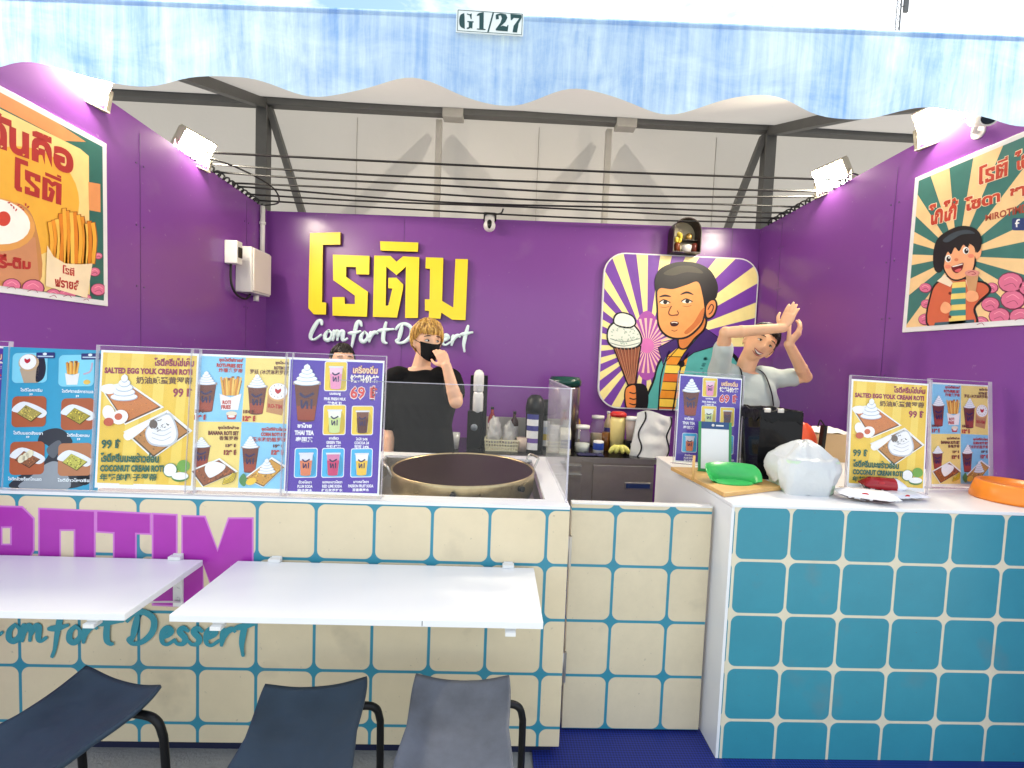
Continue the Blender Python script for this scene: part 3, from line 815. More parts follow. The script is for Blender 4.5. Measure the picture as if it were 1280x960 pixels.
script(mb, (p0.x, p0.z), 0.128, YF, 0.0024, 0.0225, 0.0006, 0.985); mb.c = (1, 1, 1)
for i in range(len(mb.col)): mb.col[i] = lin((58, 146, 160))
mb.build('printed_script', M_ink, C1, fix=False)

# ------------------------------------------------------------------ hinged gate
G = thing('counter_gate', 'cream tiled hinged gate between the two counters', 'gate', (0.64, 1.93, 0))
gx0, gx1 = 0.335, 0.93
m = MB(); m.box((gx0, 1.93, 0.022), (gx1, 1.965, 1.0)); m.build('tiled_panel', M_tileG, G, bevel=0.0015)
m = MB(); m.box((gx0, 1.928, 1.0005), (gx1, 1.967, 1.006)); m.build('edge_band', M_whitep, G)
for z in (0.80, 0.30):
    h = MB(); h.cyl((CX1+0.014, 1.914, z-0.07), (CX1+0.014, 1.914, z+0.07), 0.0095, n=12)
    h.box((CX1+0.0005, 1.916, z-0.065), (CX1+0.012, 1.919, z+0.065)); h.box((CX1+0.016, 1.916, z-0.065), (gx0+0.004, 1.929, z+0.065))
    h.build('hinge', M_steel, G)

# ------------------------------------------------------------------ right counter with teal tiles
RX0, RZ = 0.945, 1.06
C2 = thing('service_counter', 'teal tiled counter with a plain white top and end', 'counter', (1.7, 2.2, 0))
m = MB(); m.box((RX0+0.012, YF, 0.0), (XR-0.001, YF+0.02, RZ-0.014)); m.build('tiled_front', M_tileR, C2, bevel=0.002)
m = MB(); m.box((RX0, YF-0.003, RZ-0.014), (XR-0.001, 2.70, RZ)); m.build('worktop', M_white, C2, bevel=0.003)
m = MB(); m.box((RX0, YF+0.001, 0.0), (RX0+0.0115, 2.68, RZ-0.0145)); m.build('end_panel', M_white, C2)
m = MB(); m.box((RX0+0.012, 2.66, 0.0), (XR-0.001, 2.68, RZ-0.0145)); m.build('rear_panel', M_white, C2)

# ------------------------------------------------------------------ folding shelves on the counter front
def fold_shelf(x0, x1, label, notch):
    t = thing('folding_shelf', label, 'shelf', ((x0+x1)/2, YF, 0.78), 'white folding shelves on the counter front')
    m = MB(); m.box((x0, YF-0.395, 0.768), (x1, YF-0.018, 0.790)); m.build('board', M_white, t, bevel=0.002)
    for x in (x0+0.14, x1-0.10):
        b = MB()
        b.box((x-0.018, YF-0.385, 0.760), (x+0.018, YF-0.006, 0.7675))
        b.box((x-0.018, YF-0.008, 0.60), (x+0.018, YF-0.001, 0.806))
        b.bar((x, YF-0.010, 0.62), (x, YF-0.27, 0.757), 0.006, 0.026, up=(1, 0, 0))
        b.box((x-0.022, YF-0.03, 0.791), (x+0.022, YF-0.009, 0.803))
        b.box((x-0.016, YF-0.402, 0.7475), (x+0.016, YF-0.37, 0.7595))
        for z in (0.63, 0.67): b.cyl((x, YF-0.008, z), (x, YF-0.012, z), 0.006, n=10)
        b.build('bracket', M_whitep, t)
    if notch is not None:
        k = MB(); k.box((notch, YF-0.3956, 0.772), (notch+0.002, YF-0.3951, 0.787)); k.build('edge_nick', M_black, t)
    return t
fold_shelf(-0.955, 0.172, 'white folding shelf whose whole width shows, nearest the gate', -0.20)
fold_shelf(-2.15, -1.085, 'white folding shelf below the purple ROTIM lettering, cut by the picture edge', None)
# ------------------------------------------------------------------ raised yellow Thai lettering on the rear wall
M_yellow = mat('yellow_acrylic', lin((250, 220, 40)), 0.35, var=0.03)
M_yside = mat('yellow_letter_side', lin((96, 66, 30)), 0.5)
M_wscript = mat('white_script_acrylic', lin((226, 246, 250)), 0.35)
LET = [
 [(133,103),(315,98),(315,172),(210,174),(205,518),(230,520),(228,592),(155,590),(123,553)],
 [(270,232),(490,240),(488,352),(412,350),(408,307),(350,305),(350,365),(480,455),(475,605),(268,598),(268,487),(340,487),(342,528),(402,528),(402,478),(272,385)],
 [(553,152),(782,160),(780,215),(556,208)],
 [(518,238),(615,240),(652,275),(690,243),(788,248),(780,612),(703,612),(708,305),(652,355),(590,305),(587,538),(603,537),(627,436),(602,434),(603,371),(652,371),(692,412),(690,440),(655,610),(510,605)],
 [(828,248),(932,252),(925,510),(992,550),(1005,258),(1080,260),(1065,625),(985,622),(920,580),(915,617),(845,612),(847,570),(822,568),(822,500),(850,500),(853,318),(825,315)]]
t = thing('wall_lettering', 'big raised yellow Thai letters on the purple rear wall', 'sign', tuple(onY(485, 350, YB)))
for P in LET:
    m = MB(); pts = [onY(360+x/4.8, 270+y/4.8, YB-0.04) for x, y in P]; n = len(pts)
    vs = [(p.x, YB-0.045, p.z) for p in pts]+[(p.x, YB-0.002, p.z) for p in pts]
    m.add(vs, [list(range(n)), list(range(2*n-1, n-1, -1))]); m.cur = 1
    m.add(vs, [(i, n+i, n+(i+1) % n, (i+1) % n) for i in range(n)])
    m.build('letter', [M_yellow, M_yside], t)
p0 = onY(387, 424.5, YB-0.03); m = MB()
script(m, (p0.x, p0.z), 0.183, YB, 0.02, 0.034, 0.02, 1.02)
tag(m.build('script_sign', M_wscript), 'raised white brush script reading Comfort Dessert under the yellow letters', 'sign')

# ------------------------------------------------------------------ illustrated board of the child with an ice cream
def boy_board():
    def cp(x, y): return (730+x/3.43, 260+y/3.43)
    Yp = YB-0.045
    tl, tr, bl = onY(*cp(85, 193), Yp), onY(*cp(747, 212), Yp), onY(*cp(60, 862), Yp)
    x0, W, z1, H = (tl.x+bl.x)/2, tr.x-tl.x+0.01, (tl.z+tr.z)/2, tl.z-bl.z
    t = thing('illustrated_board', 'rounded board showing a child with an ice cream cone on purple and yellow rays', 'sign', (x0+W/2, YB, z1-H))
    def rr(r, ins, n=8):
        P = []
        for cx, cz, a0 in ((W-r, H-r, 0), (r, H-r, 90), (r, r, 180), (W-r, r, 270)):
            for k in range(n+1):
                a = rad(a0+90*k/n); P.append((cx+(r-ins)*math.cos(a), cz+(r-ins)*math.sin(a)))
        return P
    m = MB(); m.prism([(x0+a, z1-H+b) for a, b in rr(0.20, 0)], Yp+0.001, YB-0.004); m.build('board', M_white, t)
    fn = lambda p: ((onY(*cp(*p), Yp).x-x0)/W, (z1-onY(*cp(*p), Yp).z)/H)
    A = Art(fn, W, H)
    clip = [(a/W, 1-b/H) for a, b in rr(0.20, 0.012)]
    A.clip = clip
    pu, ye, pk, bk = (118, 62, 168), (252, 236, 160), (222, 120, 190), (14, 10, 14)
    A.items.append((clip, [list(range(len(clip)))], lin(pu), 0))
    C = (270, 590)
    for k in range(24):
        a = rad(-93+15*k); hw = rad(3.6); R = 900
        A.poly([C, (C[0]+R*math.cos(a-hw), C[1]+R*math.sin(a-hw)), (C[0]+R*math.cos(a+hw), C[1]+R*math.sin(a+hw))], ye, 1)
    A.ell(C[0], C[1], 62, 150, (176, 84, 176), 2, 24)
    for k in range(30):
        a = rad(12*k+3); hw = rad(2.6); R = 118
        A.poly([C, (C[0]+R*math.cos(a-hw), C[1]+R*math.sin(a-hw)), (C[0]+R*math.cos(a+hw), C[1]+R*math.sin(a+hw))], (250, 200, 190), 3)
    A.ell(C[0], C[1], 30, 32, pk, 4)
    # jacket, shirt
    A.blob([(280, 900), (300, 720), (330, 640), (400, 585), (520, 540), (600, 590), (680, 680), (700, 900)], bk, 5)
    A.blob([(287, 900), (306, 730), (336, 648), (400, 600), (520, 552), (590, 600), (668, 690), (690, 900)], (86, 178, 172), 6)
    for i, c in enumerate(((240, 190, 60), (236, 150, 40), (250, 220, 90), (230, 110, 40), (242, 190, 60), (236, 150, 40), (250, 210, 80), (230, 110, 40))):
        y = 600+i*36; A.poly([(365-i*7, y), (455-i*9, y), (446-i*9, y+38), (358-i*7, y+38)], c, 7)
    for i in range(8):
        y = 600+i*36; A.stroke([(366-i*7, y), (454-i*9, y+4)], 3, bk, 8, False)
    A.stroke([(366, 612), (330, 720), (318, 870)], 6, bk, 9); A.stroke([(448, 620), (412, 690), (380, 870)], 7, bk, 9)
    A.poly([(318, 598), (392, 560), (412, 590), (350, 640), (338, 672)], (66, 36, 110), 9)
    A.poly([(400, 672), (430, 620), (520, 515), (582, 560), (560, 592), (470, 620)], (58, 30, 100), 9)
    A.stroke([(318, 598), (392, 560), (412, 590), (338, 672), (318, 598)], 4, bk, 10, False)
    A.stroke([(400, 672), (430, 620), (520, 515), (582, 560), (560, 592), (470, 620), (400, 672)], 4, bk, 10, False)
    A.ell(418, 668, 13, 15, bk, 10)
    rnd = random.Random(3)
    for _ in range(34):
        x, y = rnd.uniform(470, 640), rnd.uniform(640, 760); A.ell(x, y, rnd.uniform(4, 9), rnd.uniform(3, 7), (52, 128, 128), 8, 8)
    # neck, head
    A.blob([(402, 545), (405, 600), (440, 604), (478, 560), (520, 520), (520, 470), (430, 500)], bk, 10)
    A.blob([(408, 545), (410, 594), (436, 598), (472, 556), (512, 516), (512, 470), (430, 500)], (214, 128, 60), 11)
    A.blob([(308, 350), (310, 430), (316, 504), (345, 547), (393, 564), (450, 554), (505, 502), (520, 440), (524, 350), (480, 300), (380, 290), (330, 310)], bk, 12)
    A.blob([(315, 350), (317, 430), (323, 500), (350, 540), (395, 556), (446, 546), (498, 497), (514, 440), (517, 350), (478, 306), (380, 296), (334, 314)], (240, 162, 92), 13)
    A.blob([(470, 520), (505, 480), (516, 430), (500, 440), (470, 490), (430, 530), (440, 541)], (206, 118, 60), 14)
    A.blob([(520, 420), (538, 392), (562, 390), (572, 420), (560, 460), (536, 478), (518, 470)], bk, 13)
    A.blob([(524, 424), (540, 400), (558, 398), (564, 422), (554, 454), (536, 470), (524, 462)], (226, 146, 84), 14)
    A.stroke([(530, 436), (544, 414), (554, 424), (546, 446), (534, 456)], 5, (90, 40, 30), 15)
    A.blob([(304, 350), (304, 300), (330, 258), (400, 232), (480, 236), (540, 268), (572, 330), (566, 385), (545, 392), (524, 410), (516, 430), (508, 380), (488, 318), (440, 330), (380, 348), (330, 344), (314, 358), (314, 372)], bk, 16)
    A.blob([(340, 280), (400, 250), (470, 252), (510, 280), (440, 276), (380, 290)], (62, 58, 44), 17)
    A.stroke([(322, 382), (345, 376), (372, 380)], 9, bk, 17, taper=True); A.stroke([(412, 372), (440, 362), (468, 372)], 9, bk, 17, taper=True)
    for cx, cy in ((345, 404), (440, 400)):
        A.ell(cx, cy, 22, 9, (250, 244, 230), 16); A.ell(cx+2, cy, 9, 9, bk, 17, 12); A.stroke([(cx-24, cy+1), (cx-4, cy-10), (cx+24, cy+2)], 5, bk, 18)
        A.stroke([(cx-18, cy+20), (cx, cy+23), (cx+20, cy+18)], 2, (150, 80, 40), 15)
    A.stroke([(374, 420), (362, 448), (372, 460), (400, 458)], 5, (110, 50, 30), 16); A.stroke([(398, 440), (404, 452), (396, 462)], 4, (110, 50, 30), 17)
    A.blob([(368, 492), (380, 486), (398, 487), (406, 494), (398, 505), (383, 508), (372, 504)], (60, 14, 14), 16)
    A.stroke([(374, 492), (386, 490), (400, 493)], 4, (236, 226, 214), 17); A.stroke([(374, 524), (388, 528), (400, 522)], 3, (150, 70, 40), 16)
    # ice cream, cone, fist
    A.poly([(122, 596), (246, 590), (222, 762), (186, 762)], bk, 10)
    A.poly([(128, 598), (240, 594), (217, 756), (190, 756)], (150, 82, 56), 11)
    for k in range(7):
        A.stroke([(136+k*16, 600), (196+k*5, 752)], 2, (84, 40, 28), 12, False); A.stroke([(236-k*16, 598), (214-k*4, 752)], 2, (214, 150, 110), 13, False)
    A.blob([(96, 540), (110, 500), (150, 480), (200, 490), (240, 530), (248, 580), (210, 606), (140, 604), (104, 584)], bk, 12)
    A.blob([(102, 540), (116, 506), (152, 487), (198, 496), (234, 534), (241, 576), (208, 598), (142, 597), (110, 578)], (232, 238, 226), 13)
    A.blob([(124, 490), (132, 456), (166, 446), (210, 462), (224, 496), (196, 516), (150, 510)], bk, 14)
    A.blob([(130, 490), (138, 461), (166, 452), (206, 467), (217, 495), (194, 509), (152, 504)], (240, 244, 234), 15)
    for _ in range(46):
        a, q = rnd.uniform(0, 6.28), rnd.random()**.5; A.ell(172+60*q*math.cos(a), 540+46*q*math.sin(a), 5, 2.5, (176, 196, 180), 14, 7, rnd.uniform(0, 180))
    for y in (560, 578): A.stroke([(112, y), (170, y+14), (238, y)], 3, (120, 140, 130), 15)
    A.blob([(172, 790), (186, 760), (220, 752), (262, 760), (276, 810), (262, 870), (190, 880), (174, 840)], bk, 13)
    A.blob([(177, 790), (188, 768), (216, 760), (222, 790), (220, 850), (200, 862), (182, 850)], (238, 140, 70), 14)
    for y in (790, 815, 838): A.stroke([(194, y), (212, y+5), (222, y+2)], 5, bk, 15)
    mb = MB(); A.emit(mb, lambda x, z, d: Vector((x0+x, Yp-0.0005-d, z1-H+z))); mb.build('print', M_print, t, fix=False)
boy_board()

# ------------------------------------------------------------------ side-wall posters
def wall_poster(X, sgn, ya, yb, z0, z1, label, fill, cp):
    """poster on the wall x=X; ya..yb run left to right in its own picture"""
    W, H = abs(yb-ya), z1-z0
    t = thing('wall_poster', label, 'poster', (X, (ya+yb)/2, z0))
    dirn = 1 if yb > ya else -1
    xs = X-sgn*0.016                                  # front face of the board
    lo, hi = min(ya, yb), max(ya, yb)
    m = MB(); m.box((min(xs, X-sgn*0.002), lo, z0), (max(xs, X-sgn*0.002), hi, z1)); m.build('board', M_white, t, bevel=0.002)
    fn = lambda p: ((onX(*cp(*p), xs).y-ya)*dirn/W, (z1-onX(*cp(*p), xs).z)/H)
    A = Art(fn, W, H); e, f = 0.028/W, 0.028/H; A.clip = [(e, f), (1-e, f), (1-e, 1-f), (e, 1-f)]; A.force = True; fill(A)
    mb = MB(); A.emit(mb, lambda x, z, d: Vector((xs-sgn*(0.0006+d), ya+dirn*x, z0+z))); mb.build('print', M_print, t, fix=False)
    return t
def pink_heap(A, cells, L=6):
    for (x, y, r) in cells:
        A.ell(x, y, r, r*0.8, (120, 44, 74), L, 14); A.ell(x-1, y-1, r*0.9, r*0.7, (222, 116, 150), L+1, 14)
        A.stroke([(x-r*.5, y-r*.2), (x, y-r*.42), (x+r*.5, y-r*.1)], 2, (250, 170, 190), L+2); A.stroke([(x-r*.5, y+r*.25), (x+r*.1, y+r*.05), (x+r*.4, y+r*.35)], 2, (160, 60, 100), L+2)
def roti_word(A, q, c, L, grow_=0.0):
    """the word in the same block letters as the rear wall sign"""
    for P in [LET[0], LET[1], LET[2], LET[3], [(722, 112), (780, 114), (781, 151), (722, 150)]]:
        R = grow(P, grow_) if grow_ else P
        pts = []
        for x, y in R:
            u, v = (x-123)/665.0, (y-98)/514.0
            pts.append(tuple((q[0][i]*(1-u)+q[1][i]*u)*(1-v)+(q[3][i]*(1-u)+q[2][i]*u)*v for i in (0, 1)))
        A._put(pts, [list(range(len(pts)))], c, L)
def fries_poster(A):
    I = [(-420, -130), (372, 300), (380, 888), (-420, 806)]
    te, or_, cr = (40, 104, 96), (226, 150, 92), (246, 214, 140)
    A.items.append((A.clip, [[0, 1, 2, 3]], lin(te), 0))
    A.poly([(-300, -60), (150, 178), (322, 292), (240, 288), (20, 172), (-420, -40)], or_, 1)
    A.poly([(-420, -40), (20, 178), (300, 318), (332, 345), (336, 868), (-420, 800)], cr, 2)
    A.poly([(330, 442), (375, 450), (376, 556), (333, 548)], or_, 3)
    A.ell(60, 520, 236, 212, (240, 178, 62), 3, 36)
    red = (176, 42, 40)
    A.quadtext('ฉันคือ', [(-50, 160), (274, 300), (274, 420), (-50, 300)], red, 5, 0.05)
    roti_word(A, [(52, 345), (230, 418), (230, 530), (52, 478)], red, 5)
    # cone wrap with cream
    A.blob([(-140, 640), (-60, 560), (60, 520), (130, 600), (140, 830), (-100, 820)], (196, 134, 80), 6)
    A.poly([(-120, 640), (130, 650), (146, 826), (-110, 800)], (204, 140, 100), 7)
    A.ell(-20, 600, 150, 100, (226, 160, 84), 8, 24, 10); A.ell(-16, 590, 128, 84, (250, 246, 238), 9, 24, 12); A.ell(10, 580, 26, 28, (206, 64, 50), 10)
    for k in range(9): A.ell(30+k*9, 520+((k*37) % 28), 6, 3, (190, 60, 60), 10, 8, k*40)
    A.quadtext('รี-ติม', [(-10, 706), (112, 732), (112, 770), (-10, 766)], red, 11, 0.05)
    rnd = random.Random(5)
    pink_heap(A, [(366, 720, 16), (352, 780, 22), (366, 846, 30), (250, 864, 34), (196, 866, 30), (120, 842, 44), (40, 832, 36), (320, 880, 22), (-60, 820, 40)], 12)
    for k in range(13):
        x = 182+k*13.5; top = 540+abs(k-5)*9+rnd.uniform(-10, 14); b = rnd.uniform(-14, 22)
        c = [(244, 176, 60), (236, 150, 44), (250, 196, 84), (226, 132, 36)][k % 4]
        A.stroke([(x, top), (x+6+b*.2, (top+730)/2), (x+rnd.uniform(-6, 10), 750)], 19, (166, 84, 20), 15); A.stroke([(x-1, top+2), (x+5+b*.2, (top+730)/2), (x+rnd.uniform(-4, 6), 748)], 14, c, 16)
    A.poly([(172, 680), (196, 722), (240, 748), (290, 752), (342, 748), (322, 878), (166, 832)], (244, 222, 186), 17)
    roti_word(A, [(230, 752), (274, 764), (274, 796), (230, 786)], red, 18); A.quadtext('ฟรายส์', [(200, 796), (290, 812), (290, 850), (200, 834)], red, 18, 0.04)
wall_poster(XL, -1, 1.62, 2.69, 1.795, 2.668, 'retro food poster with loaded fries and cream cone on the side wall', fries_poster, lambda x, y: (x/3, 80+y/3))
def child_poster(A):
    I = [(236, 326), (700, 130), (700, 850), (211, 880)]
    te, cr = (58, 118, 112), (242, 206, 150)
    A.items.append((A.clip, [[0, 1, 2, 3]], lin(te), 0))
    C = (350, 600)
    for k in range(13):
        a = rad(27.7*k+9); hw = rad(6.6); R = 900
        A.poly([C, (C[0]+R*math.cos(a-hw), C[1]+R*math.sin(a-hw)), (C[0]+R*math.cos(a+hw), C[1]+R*math.sin(a+hw))], cr, 1)
    red = (196, 66, 44)
    def rt(b, q, L=3):
        g = [(q[0][0]-2, q[0][1]-2), (q[1][0]+2, q[1][1]-2), (q[2][0]+2, q[2][1]+2), (q[3][0]-2, q[3][1]+2)]
        A.quadtext(b, g, (250, 226, 190), L, 0.09); A.quadtext(b, q, red, L+1, 0.045)
    roti_word(A, [(432, 266), (542, 222), (540, 298), (432, 338)], (250, 226, 190), 3, 16); roti_word(A, [(432, 266), (542, 222), (540, 298), (432, 338)], red, 4); rt('ไอติม', [(566, 212), (700, 150), (700, 250), (566, 282)])
    rt('โกโก้', [(246, 408), (356, 378), (346, 462), (246, 488)]); rt('โซดา', [(378, 382), (512, 346), (512, 396), (378, 436)]); rt('ชาไทย', [(548, 334), (700, 290), (700, 360), (548, 384)])
    A.quadtext('MIROTIMDESSERT', [(456, 446), (720, 372), (720, 412), (456, 470)], (170, 70, 50), 3, 0.03)
    A.rrect(556, 458, 612, 504, 8, (40, 62, 118), 3)
    A.stroke([(586, 464), (577, 466), (574, 474), (574, 492)], 6, (240, 240, 240), 4); A.stroke([(568, 478), (584, 476)], 5, (240, 240, 240), 5, False)
    pink_heap(A, [(232, 720, 24), (236, 780, 22), (232, 838, 28), (480, 720, 26), (552, 700, 50), (476, 782, 36), (560, 765, 48), (440, 850, 30), (510, 826, 42), (590, 830, 46), (620, 720, 40), (660, 790, 50), (680, 690, 40), (650, 850, 40)], 3)
    bk = (22, 20, 22); sk = (246, 176, 128)
    # jacket, shirt
    A.blob([(244, 870), (250, 740), (282, 690), (330, 672), (420, 690), (462, 700), (480, 730), (440, 775), (420, 800), (420, 866)], bk, 7)
    A.blob([(250, 866), (256, 744), (286, 696), (330, 680), (416, 696), (456, 706), (470, 732), (432, 768), (412, 800), (412, 860)], (212, 104, 70), 8)
    for i in range(8):
        y = 700+i*21; A.poly([(334-i*2, y), (384, y-4), (384, y+17), (332-i*2, y+21)], ((240, 214, 120), (60, 140, 136))[i % 2], 9)
    A.poly([(276, 694), (306, 670), (336, 700), (326, 716)], (246, 228, 200), 10); A.poly([(384, 690), (406, 672), (412, 700), (390, 716)], (246, 228, 200), 10)
    for y in (740, 784, 828): A.ell(325, y, 6, 6, (110, 40, 30), 10, 8)
    A.poly([(306, 660), (372, 660), (368, 690), (334, 700)], (222, 146, 100), 10)
    # head
    A.blob([(300, 600), (300, 650), (330, 690), (370, 690), (412, 660), (424, 610), (420, 560), (360, 540), (310, 560)], bk, 11)
    A.blob([(305, 600), (305, 648), (332, 684), (370, 684), (407, 656), (418, 610), (414, 564), (360, 546), (314, 566)], sk, 12)
    A.blob([(420, 590), (436, 566), (444, 580), (438, 604), (424, 612)], sk, 12)
    A.blob([(268, 652), (262, 600), (276, 540), (318, 505), (370, 487), (420, 497), (444, 530), (441, 572), (426, 588), (418, 562), (400, 552), (392, 572), (376, 558), (360, 582), (344, 568), (330, 594), (318, 584), (308, 606), (302, 640), (288, 662)], bk, 13, 4)
    A.blob([(300, 540), (340, 512), (390, 502), (420, 516), (370, 520), (320, 548)], (58, 70, 80), 14)
    for cx, cy in ((319, 610), (386, 580)):
        A.ell(cx, cy, 12, 14, (250, 250, 246), 14, 16); A.ell(cx+2, cy+1, 8, 10, (40, 26, 20), 15, 14); A.ell(cx+4, cy-3, 3, 3, (250, 250, 246), 16, 8)
    A.stroke([(304, 590), (320, 580), (332, 588)], 4, bk, 16); A.stroke([(372, 556), (386, 552), (400, 560)], 4, bk, 16)
    A.ell(350, 614, 8, 6, (226, 130, 90), 14, 10); A.ell(405, 600, 12, 8, (240, 140, 110), 13, 10); A.ell(318, 640, 12, 8, (240, 140, 110), 13, 10)
    A.blob([(332, 640), (352, 634), (376, 626), (372, 650), (354, 664), (338, 658)], (110, 20, 24), 15); A.blob([(344, 656), (358, 648), (370, 648), (360, 661)], (226, 100, 100), 16)
    A.stroke([(336, 640), (354, 636), (374, 630)], 4, (250, 246, 240), 17)
    # roti roll and hands
    A.poly([(384, 664), (436, 660), (418, 760), (398, 760)], (206, 156, 110), 15); A.ell(410, 664, 28, 12, (222, 150, 140), 16); A.stroke([(394, 664), (410, 658), (424, 666), (408, 670)], 3, (180, 80, 90), 17)
    A.blob([(386, 746), (400, 730), (428, 736), (434, 760), (414, 772), (392, 768)], sk, 18)
    A.blob([(292, 790), (306, 772), (328, 782), (330, 804), (312, 816), (294, 808)], sk, 18)
    A.poly([(268, 850), (416, 838), (416, 866), (262, 874)], (60, 96, 110), 9)
wall_poster(XR, 1, 2.80, 1.75, 1.845, 2.762, 'retro poster of a singing cartoon child in an orange jacket', child_poster, lambda x, y: (1080+x/3, 120+y/3))

# ------------------------------------------------------------------ menu cards
def cup(A, x0, y0, x1, y1, c, L=4, top=None, taper=0.16, mark=True, base=None):
    w_ = x1-x0; h_ = y1-y0; t = taper*w_
    A.poly([(x0, y0), (x1, y0), (x1-t, y1), (x0+t, y1)], (60, 30, 30) if top is None else (235, 235, 240), L)
    if top is not None:
        A.poly([(x0+1, y0), (x1-1, y0), (x1-t*.5, y0+h_*.5), (x0+t*.5, y0+h_*.5)], top, L+1)
        A.poly([(x0+t*.35, y0+h_*.34), (x1-t*.35, y0+h_*.34), (x1-t-1, y1-1), (x0+t+1, y1-1)], c, L+2)
    else:
        A.poly([(x0+1, y0+1), (x1-1, y0+1), (x1-t-1, y1-1), (x0+t+1, y1-1)], c, L+1)
        A.poly([(x0+w_*.12, y0+h_*.62), (x1-w_*.12, y0+h_*.62), (x1-t-1, y1-1), (x0+t+1, y1-1)], base or tuple(min(255, int(v*1.25)) for v in c), L+2)
    A.ell((x0+x1)/2, y1, w_/2-t, h_*.05, c, L+1, 12)
    A.rect(x0-w_*.05, y0-h_*.03, x1+w_*.05, y0+h_*.05, (228, 228, 232) if top is not None else (176, 150, 140), L+3)
    if mark:
        dk = (40, 24, 84); cx = (x0+x1)/2
        A.stroke([(cx-w_*.28, y0+h_*.28), (cx-w_*.05, y0+h_*.38), (cx+w_*.28, y0+h_*.28)], w_*.10, dk, L+4)
        A.stroke([(cx-w_*.2, y0+h_*.46), (cx-w_*.16, y0+h_*.68), (cx, y0+h_*.5), (cx+w_*.04, y0+h_*.7)], w_*.08, dk, L+4)
        A.stroke([(cx+w_*.2, y0+h_*.44), (cx+w_*.2, y0+h_*.70)], w_*.08, dk, L+4, False)
def cream(A, cx, y1, w_, h_, L=6, lean=0):
    n = 5
    for k in range(n):
        f = 1-k/(n+0.3); y = y1-h_*(k/n)*0.9-h_*.08
        A.ell(cx+lean*k, y, w_/2*f, h_*.16, (176, 190, 206), L+k, 16); A.ell(cx+lean*k-1, y-h_*.015, w_/2*f*.96, h_*.14, (246, 248, 250), L+k+0.5, 16)
    A.poly([(cx+lean*n-w_*.06, y1-h_*.86), (cx+lean*n+1, y1-h_), (cx+lean*n+w_*.07, y1-h_*.85)], (246, 248, 250), L+n)
def roti(A, q, c=(196, 116, 52), L=4, paper=True, seed=1):
    rnd = random.Random(seed)
    if paper:
        cx, cy = sum(p[0] for p in q)/4, sum(p[1] for p in q)/4
        A.poly([(cx+(p[0]-cx)*1.10, cy+(p[1]-cy)*1.10-4) for p in q], (248, 246, 240), L-1)
    dk = tuple(int(v*.45) for v in c)
    A.poly(q, dk, L); cx, cy = sum(p[0] for p in q)/4, sum(p[1] for p in q)/4
    A.poly([(cx+(p[0]-cx)*.94, cy+(p[1]-cy)*.94-2) for p in q], c, L+1)
    for _ in range(46):
        a, b = rnd.random(), rnd.random()
        x = (q[0][0]*(1-a)+q[1][0]*a)*(1-b)+(q[3][0]*(1-a)+q[2][0]*a)*b; y = (q[0][1]*(1-a)+q[1][1]*a)*(1-b)+(q[3][1]*(1-a)+q[2][1]*a)*b
        s_ = abs(q[1][0]-q[3][0])*.03+2
        f = rnd.choice((.5, .62, .8, 1.25, 1.45)); x = cx+(x-cx)*.82; y = cy+(y-cy)*.82
        A.ell(x, y, s_*rnd.uniform(.8, 2), s_*rnd.uniform(.5, 1), tuple(min(255, int(v*f)) for v in c), L+2+rnd.random()*.9, 8, rnd.uniform(0, 180))
def fries(A, x0, y0, x1, y1, box, L=4, seed=2):
    rnd = random.Random(seed); n = 9; w_ = x1-x0; ym = y0+(y1-y0)*.55
    for k in range(n):
        x = x0+w_*(k+.5)/n; c = [(236, 176, 70), (220, 140, 44), (246, 200, 100)][k % 3]
        A.stroke([(x+rnd.uniform(-4, 4), y0+rnd.uniform(0, w_*.2)), (x*.7+(x0+x1)/2*.3, ym+4)], w_*.13, (150, 84, 26), L, False); A.stroke([(x+rnd.uniform(-3, 3), y0+rnd.uniform(2, w_*.2)), (x*.7+(x0+x1)/2*.3, ym+4)], w_*.09, c, L+1, False)
    A.poly([(x0-1, ym-w_*.06), ((x0+x1)/2, ym+w_*.12), (x1+1, ym-w_*.06), (x1-w_*.12, y1), (x0+w_*.12, y1)], box, L+2)

